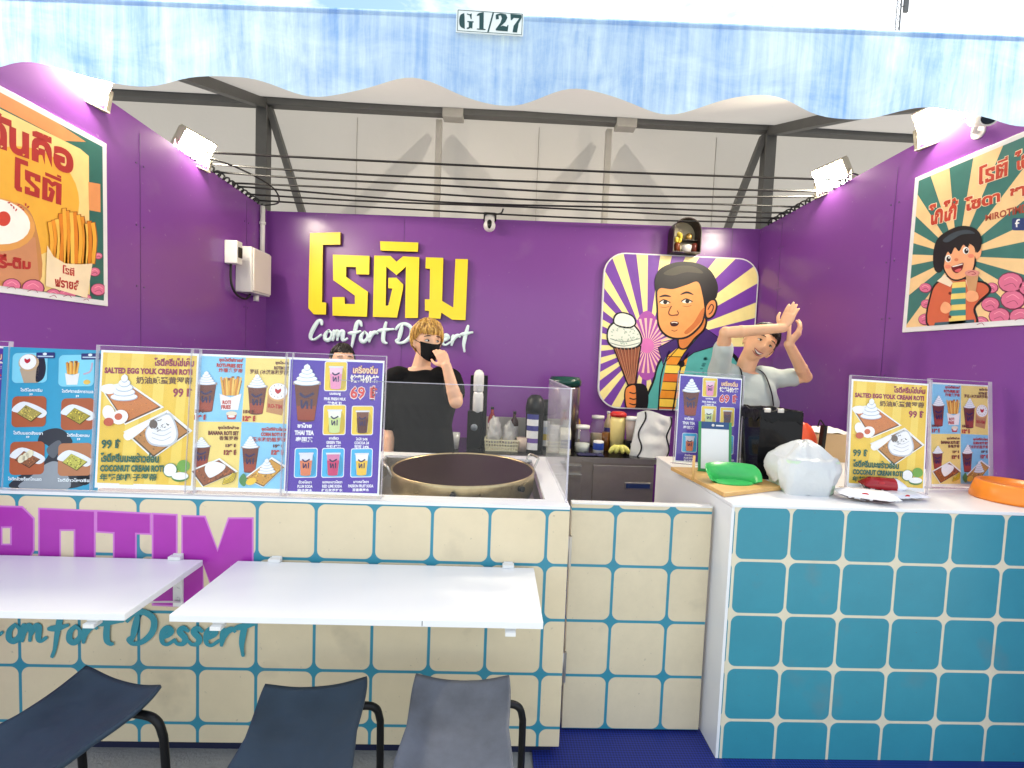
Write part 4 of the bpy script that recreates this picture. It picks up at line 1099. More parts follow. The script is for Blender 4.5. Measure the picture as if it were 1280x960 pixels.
def card_egg():
    A = Art([(580, 60), (1145, 85), (1140, 888), (580, 862)], 0.365, 0.525)
    A.poly([(580, 60), (1145, 85), (1140, 888), (580, 862)], (248, 248, 246), 0)
    A.poly([(592, 74), (1136, 98), (1130, 860), (592, 834)], (240, 200, 66), 1)
    for a in ((620, 76, 690, 79), (760, 82, 830, 86), (900, 88, 960, 91), (1040, 94, 1090, 96)):
        A.poly([(a[0], a[1]), (a[2], a[3]), (a[2]-30, 850), (a[0]-40, 846)] if a[0] > 640 else [(a[0], a[1]), (a[2], a[3]), (a[2], 480), (a[0]-18, 470)], (247, 216, 96), 2)
    ma, gr = (150, 34, 70), (18, 96, 74)
    A.text('โรตีครีมไข่เค็ม', 890, 106, 1122, 156, ma, 5, 0.05, 0.03)
    A.text('SALTED EGG YOLK CREAM ROTI', 606, 162, 1114, 198, ma, 5, 0.06, 0.03)
    A.text('奶油咸蛋黄罗蒂', 790, 218, 1116, 262, (110, 70, 30), 5, 0.03, 0.02)
    A.text('99 ฿', 1006, 284, 1118, 344, ma, 5, 0.035, 0.02)
    roti(A, [(600, 290), (740, 262), (940, 400), (740, 492)], (206, 120, 54), 6, True, 3)
    A.blob([(596, 300), (600, 270), (660, 262), (700, 300), (640, 320)], (248, 248, 244), 9)
    A.ell(735, 335, 80, 34, (196, 104, 50), 10); cream(A, 728, 350, 158, 150, 11)
    A.ell(646, 428, 34, 44, (250, 248, 244), 17, 18, -20); A.ell(712, 455, 48, 42, (250, 248, 244), 18, 18, -20); A.ell(704, 452, 22, 20, (206, 96, 60), 19); A.ell(650, 482, 29, 24, (200, 84, 50), 20)
    roti(A, [(750, 545), (975, 432), (1112, 545), (910, 690)], (188, 128, 62), 8, True, 4)
    A.blob([(740, 548), (860, 480), (880, 500), (770, 590)], (248, 248, 244), 13)
    A.blob([(860, 560), (880, 500), (960, 440), (1010, 450), (1050, 560), (1010, 625), (900, 620)], (200, 204, 210), 14); A.blob([(866, 560), (886, 506), (962, 450), (1004, 458), (1040, 558), (1004, 615), (905, 610)], (246, 246, 246), 15)
    A.ell(905, 500, 24, 26, (104, 92, 84), 16)
    rn = random.Random(8)
    for _ in range(16): x = rn.uniform(920, 1000); y = rn.uniform(460, 540); A.stroke([(x, y), (x+rn.uniform(-14, 14), y+rn.uniform(-8, 8))], 4, (60, 56, 60), 17, False)
    for y in (520, 548, 576): A.stroke([(900, y), (960, y+18), (1010, y-4)], 4, (196, 200, 206), 18)
    A.text('99 ฿', 610, 580, 720, 640, gr, 9, 0.035, 0.02); A.text('โรตีครีมมะพร้าวอ่อน', 612, 658, 946, 714, gr, 16, 0.05, 0.03)
    A.text('COCONUT CREAM ROTI', 612, 730, 976, 770, gr, 16, 0.06, 0.02); A.text('年轻的椰子罗蒂', 612, 780, 938, 822, gr, 16, 0.03, 0.02)
    A.ell(1085, 745, 38, 36, (110, 170, 60), 10); A.ell(1012, 768, 42, 42, (70, 130, 60), 11); A.ell(1010, 766, 37, 37, (250, 250, 246), 12); A.ell(1070, 808, 50, 28, (70, 130, 60), 13); A.ell(1070, 802, 48, 22, (250, 250, 246), 14)
    return A
def card_set():
    A = Art([(38, 92), (562, 108), (562, 878), (30, 848)], 0.365, 0.525)
    A.poly([(38, 92), (562, 108), (562, 878), (30, 848)], (248, 248, 246), 0)
    bl, ye = (140, 206, 238), (248, 222, 130)
    A.poly([(48, 104), (312, 112), (302, 470), (42, 466)], bl, 1); A.poly([(313, 112), (556, 118), (556, 484), (303, 470)], ye, 1)
    A.poly([(42, 467), (302, 471), (296, 842), (36, 832)], ye, 1); A.poly([(303, 471), (556, 485), (556, 856), (297, 842)], bl, 1)
    rd, br = (190, 56, 50), (110, 52, 40)
    def drink(x, y, w_, h_):
        cup(A, x, y, x+w_, y+h_, (112, 52, 38), 4, base=(160, 62, 40)); cream(A, x+w_/2, y+4, w_*1.0, h_*.48, 9)
    drink(54, 256, 104, 152); drink(330, 272, 104, 152); drink(46, 604, 92, 116); drink(312, 612, 92, 140)
    A.text('ชุดโรตีฟรายส์', 168, 112, 300, 140, rd, 5, 0.05, 0.03); A.text('ROTI-FRIES SET', 156, 144, 298, 166, rd, 5, 0.06, 0.03); A.text('炸薯条罗蒂', 168, 170, 298, 194, rd, 5, 0.02, 0.03)
    A.text('ชุดโร-ติม', 476, 128, 556, 152, br, 5, 0.05, 0.03); A.text('ROTIM SET', 470, 158, 554, 178, br, 5, 0.06, 0.03); A.text('罗廷 (冰淇淋和罗蒂)', 338, 176, 556, 206, br, 5, 0.02, 0.03)
    A.text('ชุดโรตีกล้วย', 176, 490, 290, 514, br, 5, 0.05, 0.03); A.text('BANANA ROTI SET', 124, 518, 290, 542, br, 5, 0.06, 0.03); A.text('香蕉罗蒂', 184, 548, 288, 572, br, 5, 0.02, 0.03)
    A.text('ชุดโรตีข้าวโพด', 414, 500, 552, 526, rd, 5, 0.05, 0.03); A.text('CORN ROTI SET', 412, 530, 552, 552, rd, 5, 0.06, 0.03); A.text('玉米和奶酪罗蒂', 366, 556, 552, 582, rd, 5, 0.02, 0.03)
    fries(A, 178, 216, 296, 404, (246, 238, 236), 4); A.text('ROTI', 196, 350, 242, 372, rd, 8, 0.05); A.text('FRIES', 190, 376, 242, 398, rd, 8, 0.05)
    A.ell(247, 424, 30, 13, (240, 226, 200), 5); A.poly([(218, 424), (276, 424), (268, 456), (226, 456)], (196, 60, 60), 4); A.ell(247, 440, 20, 6, (250, 240, 240), 6, 10)
    A.poly([(442, 300), (552, 300), (524, 436), (436, 416)], (196, 140, 94), 4); A.ell(498, 305, 58, 52, (222, 170, 110), 5); A.ell(498, 300, 52, 46, (250, 250, 246), 6)
    A.blob([(484, 284), (498, 292), (512, 284), (514, 300), (498, 314), (482, 300)], (190, 30, 44), 8)
    for k in range(12): a = k*.52; A.ell(498+40*math.cos(a), 298+34*math.sin(a), 4, 2, (90, 40, 40), 7, 6, k*30)
    A.text('RO-TIM', 446, 368, 524, 392, rd, 6, 0.05, 0.1)
    for b, x0, y0, x1, y1, c in (('134 ฿', 42, 398, 104, 418, (120, 40, 30)), ('119 ฿', 44, 426, 116, 458, rd), ('154 ฿', 312, 402, 374, 424, (110, 40, 30)), ('129 ฿', 310, 434, 386, 468, rd),
                                 ('139 ฿', 222, 592, 284, 612, br), ('129 ฿', 214, 624, 288, 656, (140, 50, 40)), ('159 ฿', 484, 598, 546, 618, br), ('129 ฿', 476, 628, 550, 660, rd)):
        A.text(b, x0, y0, x1, y1, c, 12, 0.07, 0.02)
    roti(A, [(46, 742), (190, 682), (284, 752), (110, 828)], (150, 84, 46), 13, True, 6); A.blob([(116, 730), (130, 696), (170, 690), (226, 712), (210, 746), (150, 780), (126, 760)], (246, 246, 246), 16)
    for k in range(4): A.stroke([(284-k*4, 756), (268-k*8, 800-k*3), (214+k*3, 816-k*9)], 9, (70, 56, 10), 17+k*.2); A.stroke([(283-k*4, 757), (267-k*8, 799-k*3), (216+k*3, 815-k*9)], 6, (246, 214, 60), 17.1+k*.2)
    roti(A, [(340, 790), (478, 682), (552, 730), (440, 838)], (214, 156, 66), 13, True, 7); cream(A, 456, 760, 100, 84, 17)
    A.blob([(306, 790), (330, 760), (348, 800), (336, 832), (314, 820)], (80, 140, 80), 17); A.ell(372, 806, 30, 20, (248, 206, 70), 18, 14, -20)
    return A
def card_drinks():
    A = Art([(578, 112), (1122, 125), (1110, 890), (572, 862)], 0.365, 0.525)
    A.poly([(578, 112), (1122, 125), (1110, 890), (572, 862)], (248, 248, 246), 0)
    A.poly([(586, 124), (1114, 138), (1100, 876), (580, 850)], (88, 58, 168), 1)
    wh = (246, 244, 250)
    cup(A, 612, 254, 754, 462, (108, 50, 34), 4, base=(150, 58, 36)); cream(A, 682, 262, 148, 116, 9)
    A.ell(682, 250, 76, 14, (210, 190, 180), 8)
    A.text('ชาไทย', 636, 478, 716, 504, wh, 4, 0.05, 0.02); A.text('THAI TEA', 622, 518, 730, 544, wh, 4, 0.06, 0.02); A.text('泰国茶', 628, 554, 726, 584, wh, 4, 0.03, 0.02)
    A.text('เครื่องดื่ม', 940, 152, 1086, 200, (196, 60, 40), 4, 0.07, 0.02); A.text('เครื่องดื่ม', 942, 154, 1084, 198, (250, 220, 180), 5, 0.03, 0.02)
    A.text('饮料价格', 926, 206, 1098, 250, (250, 240, 226), 4, 0.05, 0.02)
    A.text('69 ฿', 926, 264, 1092, 350, (250, 226, 220), 4, 0.06, 0.02); A.text('69 ฿', 930, 268, 1088, 344, (214, 62, 64), 5, 0.025, 0.02)
    def cell(x0, y0, x1, y1, bg_, c, top, txt):
        A.rrect(x0, y0, x1, y1, 12, wh, 2); A.rrect(x0+4, y0+4, x1-4, y1-4, 10, bg_, 3)
        A.blob([(x0+30, y1-20), (x0+60, y0+40), (x1-16, y0+50), (x1-14, y1-16)], tuple(int(v*.86) for v in bg_), 3.5)
        w_ = x1-x0; cup(A, x0+w_*.22, y0+(y1-y0)*.18, x0+w_*.80, y1-(y1-y0)*.10, c, 4, top=top, taper=.12)
        cx = (x0+x1)/2
        for i, (b, hw, dy) in enumerate(txt): A.text(b, cx-hw, y1+8+dy, cx+hw, y1+8+dy+17, wh, 4, 0.04, 0.02)
    ye, bl = (240, 206, 70), (70, 180, 226)
    cell(778, 132, 908, 300, ye, (236, 150, 190), (246, 200, 220), (('นมชมพู', 32, 0), ('PINK FRESH MILK', 62, 26), ('粉色鲜奶', 42, 50)))
    cell(778, 376, 908, 546, ye, (206, 222, 150), (240, 244, 226), (('ชาเขียว', 28, 0), ('GREEN TEA', 42, 24), ('牛奶绿茶', 42, 46)))
    cell(940, 382, 1066, 548, ye, (88, 44, 40), None if False else (120, 70, 60), (('โกโก้ 24%', 34, 4), ('COCOA 24', 42, 26), ('可可 24%', 42, 48)))
    cell(626, 616, 754, 780, bl, (226, 130, 90), (226, 226, 236), (('บ๊วยโซดา', 36, 6), ('PLUM SODA', 42, 30), ('梅子汽水', 42, 52)))
    cell(778, 618, 906, 782, bl, (206, 60, 110), (220, 130, 170), (('แดงมะนาวโซดา', 56, 6), ('RED LIME SODA', 56, 30), ('红石灰苏打水', 60, 52)))
    cell(942, 622, 1068, 784, bl, (246, 200, 70), (246, 246, 246), (('เสาวรสโซดา', 44, 6), ('PASSION FRUIT SODA', 72, 30), ('百香果汽水', 48, 52)))
    return A
def card_blue():
    A = Art([(15, 52), (575, 80), (552, 875), (5, 845)], 0.375, 0.535)
    A.poly([(15, 52), (575, 80), (552, 875), (5, 845)], (52, 160, 198), 0)
    A.blob([(90, 850), (120, 790), (230, 740), (270, 690), (290, 640), (262, 610), (222, 600), (240, 545), (310, 522), (366, 540), (410, 600), (370, 620), (330, 690), (400, 740), (480, 780), (510, 820), (400, 860)], (44, 50, 58), 2)
    A.blob([(130, 850), (200, 780), (270, 720), (330, 710), (380, 770), (390, 862)], (150, 158, 164), 3); A.blob([(270, 640), (330, 590), (350, 620), (310, 690)], (96, 102, 108), 3)
    A.ell(480, 800, 40, 44, (24, 32, 44), 2)
    for x0, y0, x1, y1 in ((200, 88, 302, 122), (448, 96, 556, 132)):
        A.rrect(x0, y0, x1, y1, 5, (30, 40, 110), 6); A.stroke([(x0+8, y0+22), (x1-8, y0+24)], 7, (190, 210, 226), 7, False); A.ell((x0+x1)/2-4, y0+9, 12, 8, (230, 240, 246), 7, 10)
    ta = (176, 92, 52)
    cells = [((70, 90, 262, 262), (130, 214, 236)), ((324, 104, 520, 286), (130, 214, 236)), ((76, 338, 262, 512), ta), ((344, 354, 526, 534), ta), ((74, 594, 260, 778), ta), ((334, 608, 518, 790), (186, 124, 84))]
    for (x0, y0, x1, y1), c in cells: A.rrect(x0, y0, x1, y1, 26, c, 4)
    A.blob([(200, 250), (215, 110), (240, 110), (254, 180), (240, 240)], (20, 26, 44), 5)
    A.poly([(110, 180), (216, 176), (212, 262), (136, 262)], (186, 166, 140), 5); A.ell(160, 146, 56, 50, (200, 170, 130), 6); A.ell(156, 142, 46, 44, (250, 250, 250), 7); A.blob([(138, 122), (152, 128), (166, 122), (168, 138), (152, 150), (138, 138)], (190, 30, 50), 8)
    fries(A, 362, 136, 440, 276, (236, 236, 232), 5, 5); A.ell(482, 262, 20, 14, (230, 190, 90), 6, 12); A.stroke([(462, 216), (500, 200), (510, 150)], 9, (200, 170, 190), 6)
    for x, y, c, sd in ((170, 432, (176, 160, 80), 1), (436, 452, (176, 160, 60), 2), (168, 690, (150, 96, 60), 3), (424, 710, (200, 196, 90), 4)):
        A.blob([(x-94, y-14), (x-30, y-64), (x+92, y-10), (x+70, y+30), (x, y+10)], (236, 240, 240), 6)
        roti(A, [(x-66, y+4), (x-18, y-44), (x+72, y+4), (x+14, y+52)], c, 7, False, sd)
    for k in range(3): A.ell(140+k*22, 690-k*14, 18, 24, (236, 230, 196), 11, 12, 30)
    wh = (240, 248, 250)
    for b, x0, y0, x1 in (('โรตีไอศกรีม', 120, 290, 240), ('โรตีฟรายส์คาราเมล', 346, 300, 520), ('โรตีนมสดสังขยา', 90, 532, 250), ('โรตีกล้วยหอม', 380, 550, 504), ('โรตีกล้วยช็อกโกแลต', 70, 786, 250), ('โรตีข้าวโพดชีส', 336, 800, 510)):
        A.text(b, x0, y0, x1, y0+20, wh, 8, 0.03, 0.04)
    for x, y in ((170, 322), (424, 336), (160, 562), (436, 580)): A.text('59', x, y, x+18, y+12, wh, 8, 0.04)
    return A
CARDS = {'egg': card_egg(), 'set': card_set(), 'drinks': card_drinks(), 'blue': card_blue()}
PRINT_ME = {}
def menu_card(kind, base, lean, yaw, label, holder=True, roll=0.0, scale=1.0):
    A = CARDS[kind]; W, H = A.W, A.H
    t = thing('menu_card', label, 'menu', base, 'picture menus on the counters')
    t.rotation_euler = (-lean, roll, yaw); t.scale = (scale,)*3
    if kind not in PRINT_ME:
        mb = MB(); mb.c = lin((248, 248, 246)); mb.box((-W/2, -0.001, 0), (W/2, 0.001, H)); mb.col = [mb.c]*len(mb.f)
        A.emit(mb, lambda x, z, d: Vector((x-W/2, -0.0012-d, z)))
        o = mb.build('print', M_print, t, local=True, fix=False); PRINT_ME[kind] = o.data
    else:
        o = bpy.data.objects.new('print', PRINT_ME[kind]); COL.objects.link(o); o.parent = t
    o.location = (0, 0, 0.012 if holder else 0.0)
    if holder:
        e = 0.008
        m = MB(); m.box((-W/2-e, -0.0125, 0.002), (W/2+e, -0.0105, H+0.028)); m.build('acrylic_sheet', M_sheet, t, local=True)
        m = MB()
        m.box((-W/2-e, -0.0128, H+0.0285), (W/2+e, 0.004, H+0.0305)); m.box((-W/2-e-0.002, -0.0128, 0.002), (-W/2-e-0.0003, 0.004, H+0.0305)); m.box((W/2+e+0.0003, -0.0128, 0.002), (W/2+e+0.002, 0.004, H+0.0305))
        m.build('acrylic_edge', M_clearedge, t, local=True)
        m = MB(); m.box((-W/2-e, -0.010, -0.001), (W/2+e, 0.07, 0.0015)); m.build('acrylic_foot', M_clear, t, local=True)
    return t
def on_top(u, v, z): return tuple(onZ(u, v, z))
def front_card(kind, u0, u1, v, label, holder=True, dy=0.02, yaw=0.0):
    a, b = onY(u0, v, YF+dy), onY(u1, v, YF+dy)
    return menu_card(kind, ((a.x+b.x)/2, YF+dy, ZC+0.002), rad(4), yaw, label, holder)
front_card('drinks', -117, -2, 602, 'drinks menu card cut by the picture edge beside the teal menu sheet', True, 0.03)
front_card('blue', 1, 117, 606, 'teal menu sheet with six food photos and a dark figure', False, 0.024)
front_card('egg', 122, 237, 612, 'yellow salted egg roti menu on the cream tiled counter', True, 0.02)
front_card('set', 238, 355, 618, 'four panel set menu on the cream tiled counter', True, 0.024)
front_card('drinks', 356, 472, 624, 'purple drinks menu with white border in front of the half hidden person', True, 0.02)
# ------------------------------------------------------------------ griddle and guard
M_iron = mat('seasoned_iron', (0.022, 0.006, 0.006), 0.45, 0.0, spec=0.10)
M_pan = mat('worn_brass_steel', lin((186, 166, 126)), 0.36, 0.85, var=0.35, vscale=14, rvar=0.12)
GC = Vector((-0.142, 2.25, 0)); GR = 0.338
t = thing('griddle', 'large round iron griddle with a brassy worn rim and wire handles', 'griddle', (GC.x, GC.y, 0.930))
m = MB(); m.lathe([(GR*0.9, 0.930), (GR*0.97, 0.953), (GR, 0.98), (GR+0.002, 1.053), (GR+0.002, 1.064), (GR-0.001, 1.067), (GR-0.005, 1.064), (GR-0.007, 1.038), (0.0, 1.028)], (GC.x, GC.y, 0), 64); m.build('pan', M_pan, t)
m = MB(); m.lathe([(GR-0.0075, 1.061), (GR-0.05, 1.058), (0.16, 1.056), (0.001, 1.0555), (0.0, 1.0555)], (GC.x, GC.y, 0), 64); m.build('cooking_plate', M_iron, t)
for a in (200, 20):
    m = MB(); c, s_ = math.cos(rad(a)), math.sin(rad(a)); d = Vector((c, s_, 0)); q = Vector((-s_, c, 0))
    b0 = Vector((GC.x, GC.y, 1.048))+d*(GR+0.006)
    m.tube(crom([b0-q*0.055, b0-q*0.055+d*0.02+Vector((0,0,0.045)), b0-q*0.04+d*0.03+Vector((0,0,0.055)), b0+q*0.04+d*0.03+Vector((0,0,0.055)), b0+q*0.055+d*0.02+Vector((0,0,0.045)), b0+q*0.055], 5), 0.006, 8)
    m.build('handle', M_steel, t)
for a in (-93, -40):
    d = Vector((math.cos(rad(a)), math.sin(rad(a)), 0)); p = Vector((GC.x, GC.y, 1.030))+d*(GR+0.001)
    m = MB(); m.cyl(p, p+d*0.022, 0.013, 0.012, 18); m.build('knob', M_black, t)

t = thing('acrylic_guard', 'clear acrylic guard with two panes around the griddle', 'guard', (CX1-0.06, 1.85, ZC))
m = MB(); m.box((-0.62, 1.846, ZC+0.001), (CX1-0.014, 1.850, 1.485)); m.build('front_pane', M_clear, t)
m = MB(); m.box((-0.62, 1.8455, 1.4855), (CX1-0.014, 1.8505, 1.4885)); m.build('pane_edge', M_clearedge, t)
M_haze = clear_mat('cloudy_acrylic', (0.93, 0.93, 0.95), 0.20)
m = MB(); m.box((CX1-0.012, 1.852, ZC+0.001), (CX1-0.006, 2.62, 1.485)); m.build('side_pane', M_haze, t)
m = MB(); m.box((CX1-0.0125, 1.852, 1.4855), (CX1-0.0055, 2.62, 1.4895)); m.box((CX1-0.0125, 1.8445, ZC+0.001), (CX1-0.0055, 1.8515, 1.4895)); m.build('pane_edge', M_clearedge, t)

# ------------------------------------------------------------------ refrigerated work counter behind
FX0, FX1, FY0, FY1, FZ = -0.80, 1.25, 3.58, 4.26, 0.86
M_fr = mat('brushed_fridge_steel', (0.50, 0.46, 0.41), 0.38, 0.9, var=0.10, vscale=26, rvar=0.08)
M_top = mat('black_worktop', (0.007, 0.007, 0.008), 0.25, spec=0.3)
t = thing('work_fridge', 'steel undercounter fridge with black top, vent grille and blue display', 'fridge', ((FX0+FX1)/2, 3.92, 0))
m = MB(); m.box((FX0, FY0+0.012, 0.06), (FX1, FY1, FZ-0.042)); m.build('cabinet', M_fr, t, bevel=0.003)
m = MB(); m.box((FX0-0.01, FY0-0.01, FZ-0.041), (FX1+0.01, FY0-0.004, FZ-0.001)); m.build('edge_strip', M_steel, t)
m = MB(); m.box((FX0-0.01, FY0-0.0035, FZ-0.0405), (FX1+0.01, FY1, FZ)); m.build('worktop', M_top, t, bevel=0.003)
m = MB(); m.box((-0.09, FY1-0.02, FZ+0.0005), (0.50, FY1, FZ+0.20)); m.build('splashback', M_palesteel, t)
for x0, x1 in ((-0.75, -0.24), (-0.20, 0.35)):
    d_ = MB(); d_.box((x0, FY0-0.006, 0.12), (x1, FY0+0.010, 0.70)); d = d_.build('door', M_fr, t, bevel=0.003)
    h = MB(); h.box((x0, FY0-0.022, 0.705), (x1, FY0+0.010, 0.722)); h.box((x0, FY0-0.022, 0.775), (x1, FY0+0.010, 0.79)); h.box((x0, FY0+0.004, 0.7225), (x1, FY0+0.010, 0.7745)); h.build('handle', M_steel, d)
d_ = MB(); d_.box((0.39, FY0-0.006, 0.12), (0.68, FY0+0.010, 0.70)); d = d_.build('door', M_fr, t, bevel=0.003)
h = MB(); h.box((0.39, FY0-0.022, 0.705), (0.68, FY0+0.010, 0.722)); h.box((0.39, FY0-0.022, 0.775), (0.68, FY0+0.010, 0.79)); h.box((0.39, FY0+0.004, 0.7225), (0.68, FY0+0.010, 0.7745)); h.build('handle', M_steel, d)
m = MB(); m.box((0.77, FY0-0.006, 0.12), (1.245, FY0+0.010, 0.80)); p_ = m.build('machine_panel', M_fr, t, bevel=0.003)
m = MB(); m.box((1.02, FY0-0.013, 0.62), (1.225, FY0-0.0065, 0.672)); q_ = m.build('display_frame', M_steel, t, bevel=0.004)
m = MB(); m.box((1.03, FY0-0.0148, 0.629), (1.216, FY0-0.0132, 0.663)); m.build('display', mat('blue_display', lin((40, 60, 110)), 0.3), q_)
m = MB()
for r_ in range(3):
    for k in range(30): m.box((0.86+k*0.0125, FY0-0.0072, 0.20+r_*0.07), (0.866+k*0.0125, FY0-0.0061, 0.255+r_*0.07))
m.build('vent_grille', M_black, t)

# ------------------------------------------------------------------ things on the work fridge
def at_fr(u, v, Y=3.8, z=FZ):
    p = onY(u, v, Y); return Vector((p.x, Y, z))
M_lid = mat('translucent_white_plastic', (0.82, 0.82, 0.80), 0.25, var=0.03)
M_cream = mat('cream_basket', lin((226, 222, 190)), 0.5, var=0.05)
M_poly = mat('crinkled_plastic_bag', (0.85, 0.85, 0.83), 0.18, trans=0.35, bump=0.5, bscale=40, alpha=0.75)
M_navy = mat('navy_label', lin((52, 52, 120)), 0.45)
M_lab = attr_mat('printed_label', 0.4)
# cup dispenser
p = at_fr(597, 550, 3.85)
t = thing('lid_dispenser', 'tall black dispenser stacked with white dome lids', 'dispenser', tuple(p))
m = MB(); m.box((p.x-0.075, p.y-0.01, p.z), (p.x+0.065, p.y+0.09, p.z+0.585)); m.box((p.x-0.085, p.y-0.09, p.z), (p.x+0.03, p.y-0.0105, p.z+0.30)); m.build('holder', M_black, t, bevel=0.006)
for z, r in ((0.575, 0.042), (0.415, 0.042)):
    m = MB(); m.lathe([(0.03, z-0.13), (r, z-0.11), (r, z), (r*.92, z+0.03), (r*.6, z+0.052), (0.0, z+0.06)], (p.x-0.005, p.y-0.058, p.z), 20); m.build('lid_stack', M_lid, t)
m = MB(); m.lathe([(0.0, 0), (0.028, 0.0), (0.028, 0.003), (0.0, 0.003)], (p.x-0.028, p.y-0.0905, p.z+0.17), 20, M=Matrix.Rotation(rad(90), 4, 'X')); m.build('round_label', mat('grey_print', lin((120, 130, 140)), 0.4), t)
# basket with bags
p = at_fr(627, 550, 3.78)
t = thing('storage_basket', 'cream lattice basket on the black worktop holding clear plastic bags', 'basket', tuple(p))
m = MB(); bw, bd, bh = 0.125, 0.09, 0.085
for (a, b) in (((-bw, -bd), (bw, -bd)), ((bw, -bd), (bw, bd)), ((bw, bd), (-bw, bd)), ((-bw, bd), (-bw, -bd))):
    n_ = 12
    for k in range(n_+1):
        f = k/n_; x, y = a[0]+(b[0]-a[0])*f, a[1]+(b[1]-a[1])*f
        m.bar((p.x+x, p.y+y, p.z), (p.x+x*1.06, p.y+y*1.06, p.z+bh), 0.007, 0.007)
    for z in (0.003, 0.03, 0.057, 0.085):
        k_ = 1+0.06*z/bh; m.bar((p.x+a[0]*k_, p.y+a[1]*k_, p.z+z), (p.x+b[0]*k_, p.y+b[1]*k_, p.z+z), 0.009, 0.009)
m.box((p.x-bw, p.y-bd, p.z+0.001), (p.x+bw, p.y+bd, p.z+0.006))
m.build('lattice', M_cream, t)
def bag(c, sx, sy, sz, seed, label, group=None, spike=1.0):
    rn = random.Random(seed); o_ = Vector((rn.random()*9, rn.random()*9, rn.random()*9)); m = MB()
    def fn(q):
        r_ = 1+0.35*noise.noise(q*2.2+o_)+0.18*noise.noise(q*5+o_)
        if q.z > 0.5: r_ += spike*(q.z-0.5)*(0.6+0.7*noise.noise(Vector((q.x*3, q.y*3, 0))+o_))
        return max(0.4, r_)
    m.ell((c[0], c[1], c[2]+sz*0.85), (sx, sy, sz), 28, 18, fn=fn)
    return tag(m.build('plastic_bag', M_poly), label, 'bag', group)
bag((p.x-0.06, p.y, p.z+0.05), 0.055, 0.06, 0.095, 1, 'clear plastic bag bunched to a peak in the cream basket, beside the lid dispenser', 'clear plastic bags in the cream basket')
bag((p.x+0.055, p.y-0.01, p.z+0.05), 0.05, 0.05, 0.075, 2, 'smaller clear plastic bag in the cream basket, on the side away from the lid dispenser', 'clear plastic bags in the cream basket')
# small clear cup left
p = at_fr(568, 556, 3.74)
m = MB(); m.lathe([(0.0, 0.002), (0.032, 0.0), (0.044, 0.125), (0.041, 0.125), (0.030, 0.006), (0.0, 0.006)], tuple(p), 20); tag(m.build('plastic_cup', M_poly), 'small clear plastic cup standing left of the black lid dispenser', 'cup')
p = at_fr(653, 552, 3.72)
m = MB(); m.lathe([(0.0, 0.0), (0.04, 0.0), (0.046, 0.11), (0.0, 0.11)], tuple(p), 20); tag(m.build('food_tub', mat('pinkish_tub', lin((196, 176, 160)), 0.35)), 'small pinkish tub between the cream basket and the black topped canisters', 'tub')
# canisters with black domed tops
def canister(u, v, Y, r, h, stripes, label):
    p = at_fr(u, v, Y); t = thing('canister', label, 'canister', tuple(p), 'black topped drink canisters')
    m = MB(); m.lathe([(0, 0), (r, 0), (r, h*0.68), (r*0.98, h*0.69), (0, h*0.69)], tuple(p), 28); m.build('body', M_black, t)
    m = MB(); m.lathe([(0, h*0.692), (r*1.04, h*0.692), (r*1.06, h*0.80), (r*0.9, h*0.93), (r*0.5, h), (0, h*1.01)], tuple(p), 28); m.build('domed_lid', M_black, t)
    m = MB(); z = 0.02; n_ = 10
    for c, hh in stripes:
        m.c = lin(c)
        for k in range(n_):
            a0, a1 = rad(-150+80*k/n_), rad(-150+80*(k+1)/n_); R = r+0.0012
            m.add([(p.x+R*math.cos(a0), p.y+R*math.sin(a0), p.z+z), (p.x+R*math.cos(a1), p.y+R*math.sin(a1), p.z+z), (p.x+R*math.cos(a1), p.y+R*math.sin(a1), p.z+z+hh), (p.x+R*math.cos(a0), p.y+R*math.sin(a0), p.z+z+hh)], [(0, 1, 2, 3)], True)
        z += hh+0.0003
    m.c = (1, 1, 1); m.build('paper_label', M_lab, t)
W_, N_, Y_ = (240, 240, 240), (60, 60, 140), (226, 200, 80)
canister(667, 556, 3.74, 0.072, 0.45, ((W_, 0.055), ((120, 90, 170), 0.035), (W_, 0.06), (N_, 0.04), (W_, 0.05), (N_, 0.04)), 'black canister with a white and navy label, beside the cream basket')
canister(682, 550, 3.92, 0.066, 0.40, ((W_, 0.05), (Y_, 0.05), ((200, 210, 226), 0.06), (W_, 0.05)), 'black canister with a yellow banded label, behind the one with navy label')
# drink urn with green lid
p = at_fr(703, 552, 4.02)
t = thing('drink_urn', 'tall steel drink urn with a dark green lid behind the clear side pane', 'urn', tuple(p))
m = MB(); m.lathe([(0, 0), (0.13, 0), (0.132, 0.50), (0.12, 0.52), (0, 0.52)], tuple(p), 32); m.build('body', mat('tinted_steel', (0.42, 0.36, 0.34), 0.25, 0.9, var=0.1), t)
m = MB(); m.lathe([(0, 0.521), (0.138, 0.521), (0.14, 0.56), (0.12, 0.595), (0.0, 0.60)], tuple(p), 32); m.build('lid', mat('dark_green_plastic', lin((16, 66, 58)), 0.25), t)
m = MB(); m.cyl((p.x, p.y-0.128, p.z+0.06), (p.x, p.y-0.19, p.z+0.06), 0.012); m.cyl((p.x, p.y-0.18, p.z+0.075), (p.x, p.y-0.18, p.z+0.03), 0.012); m.build('tap', M_black, t)
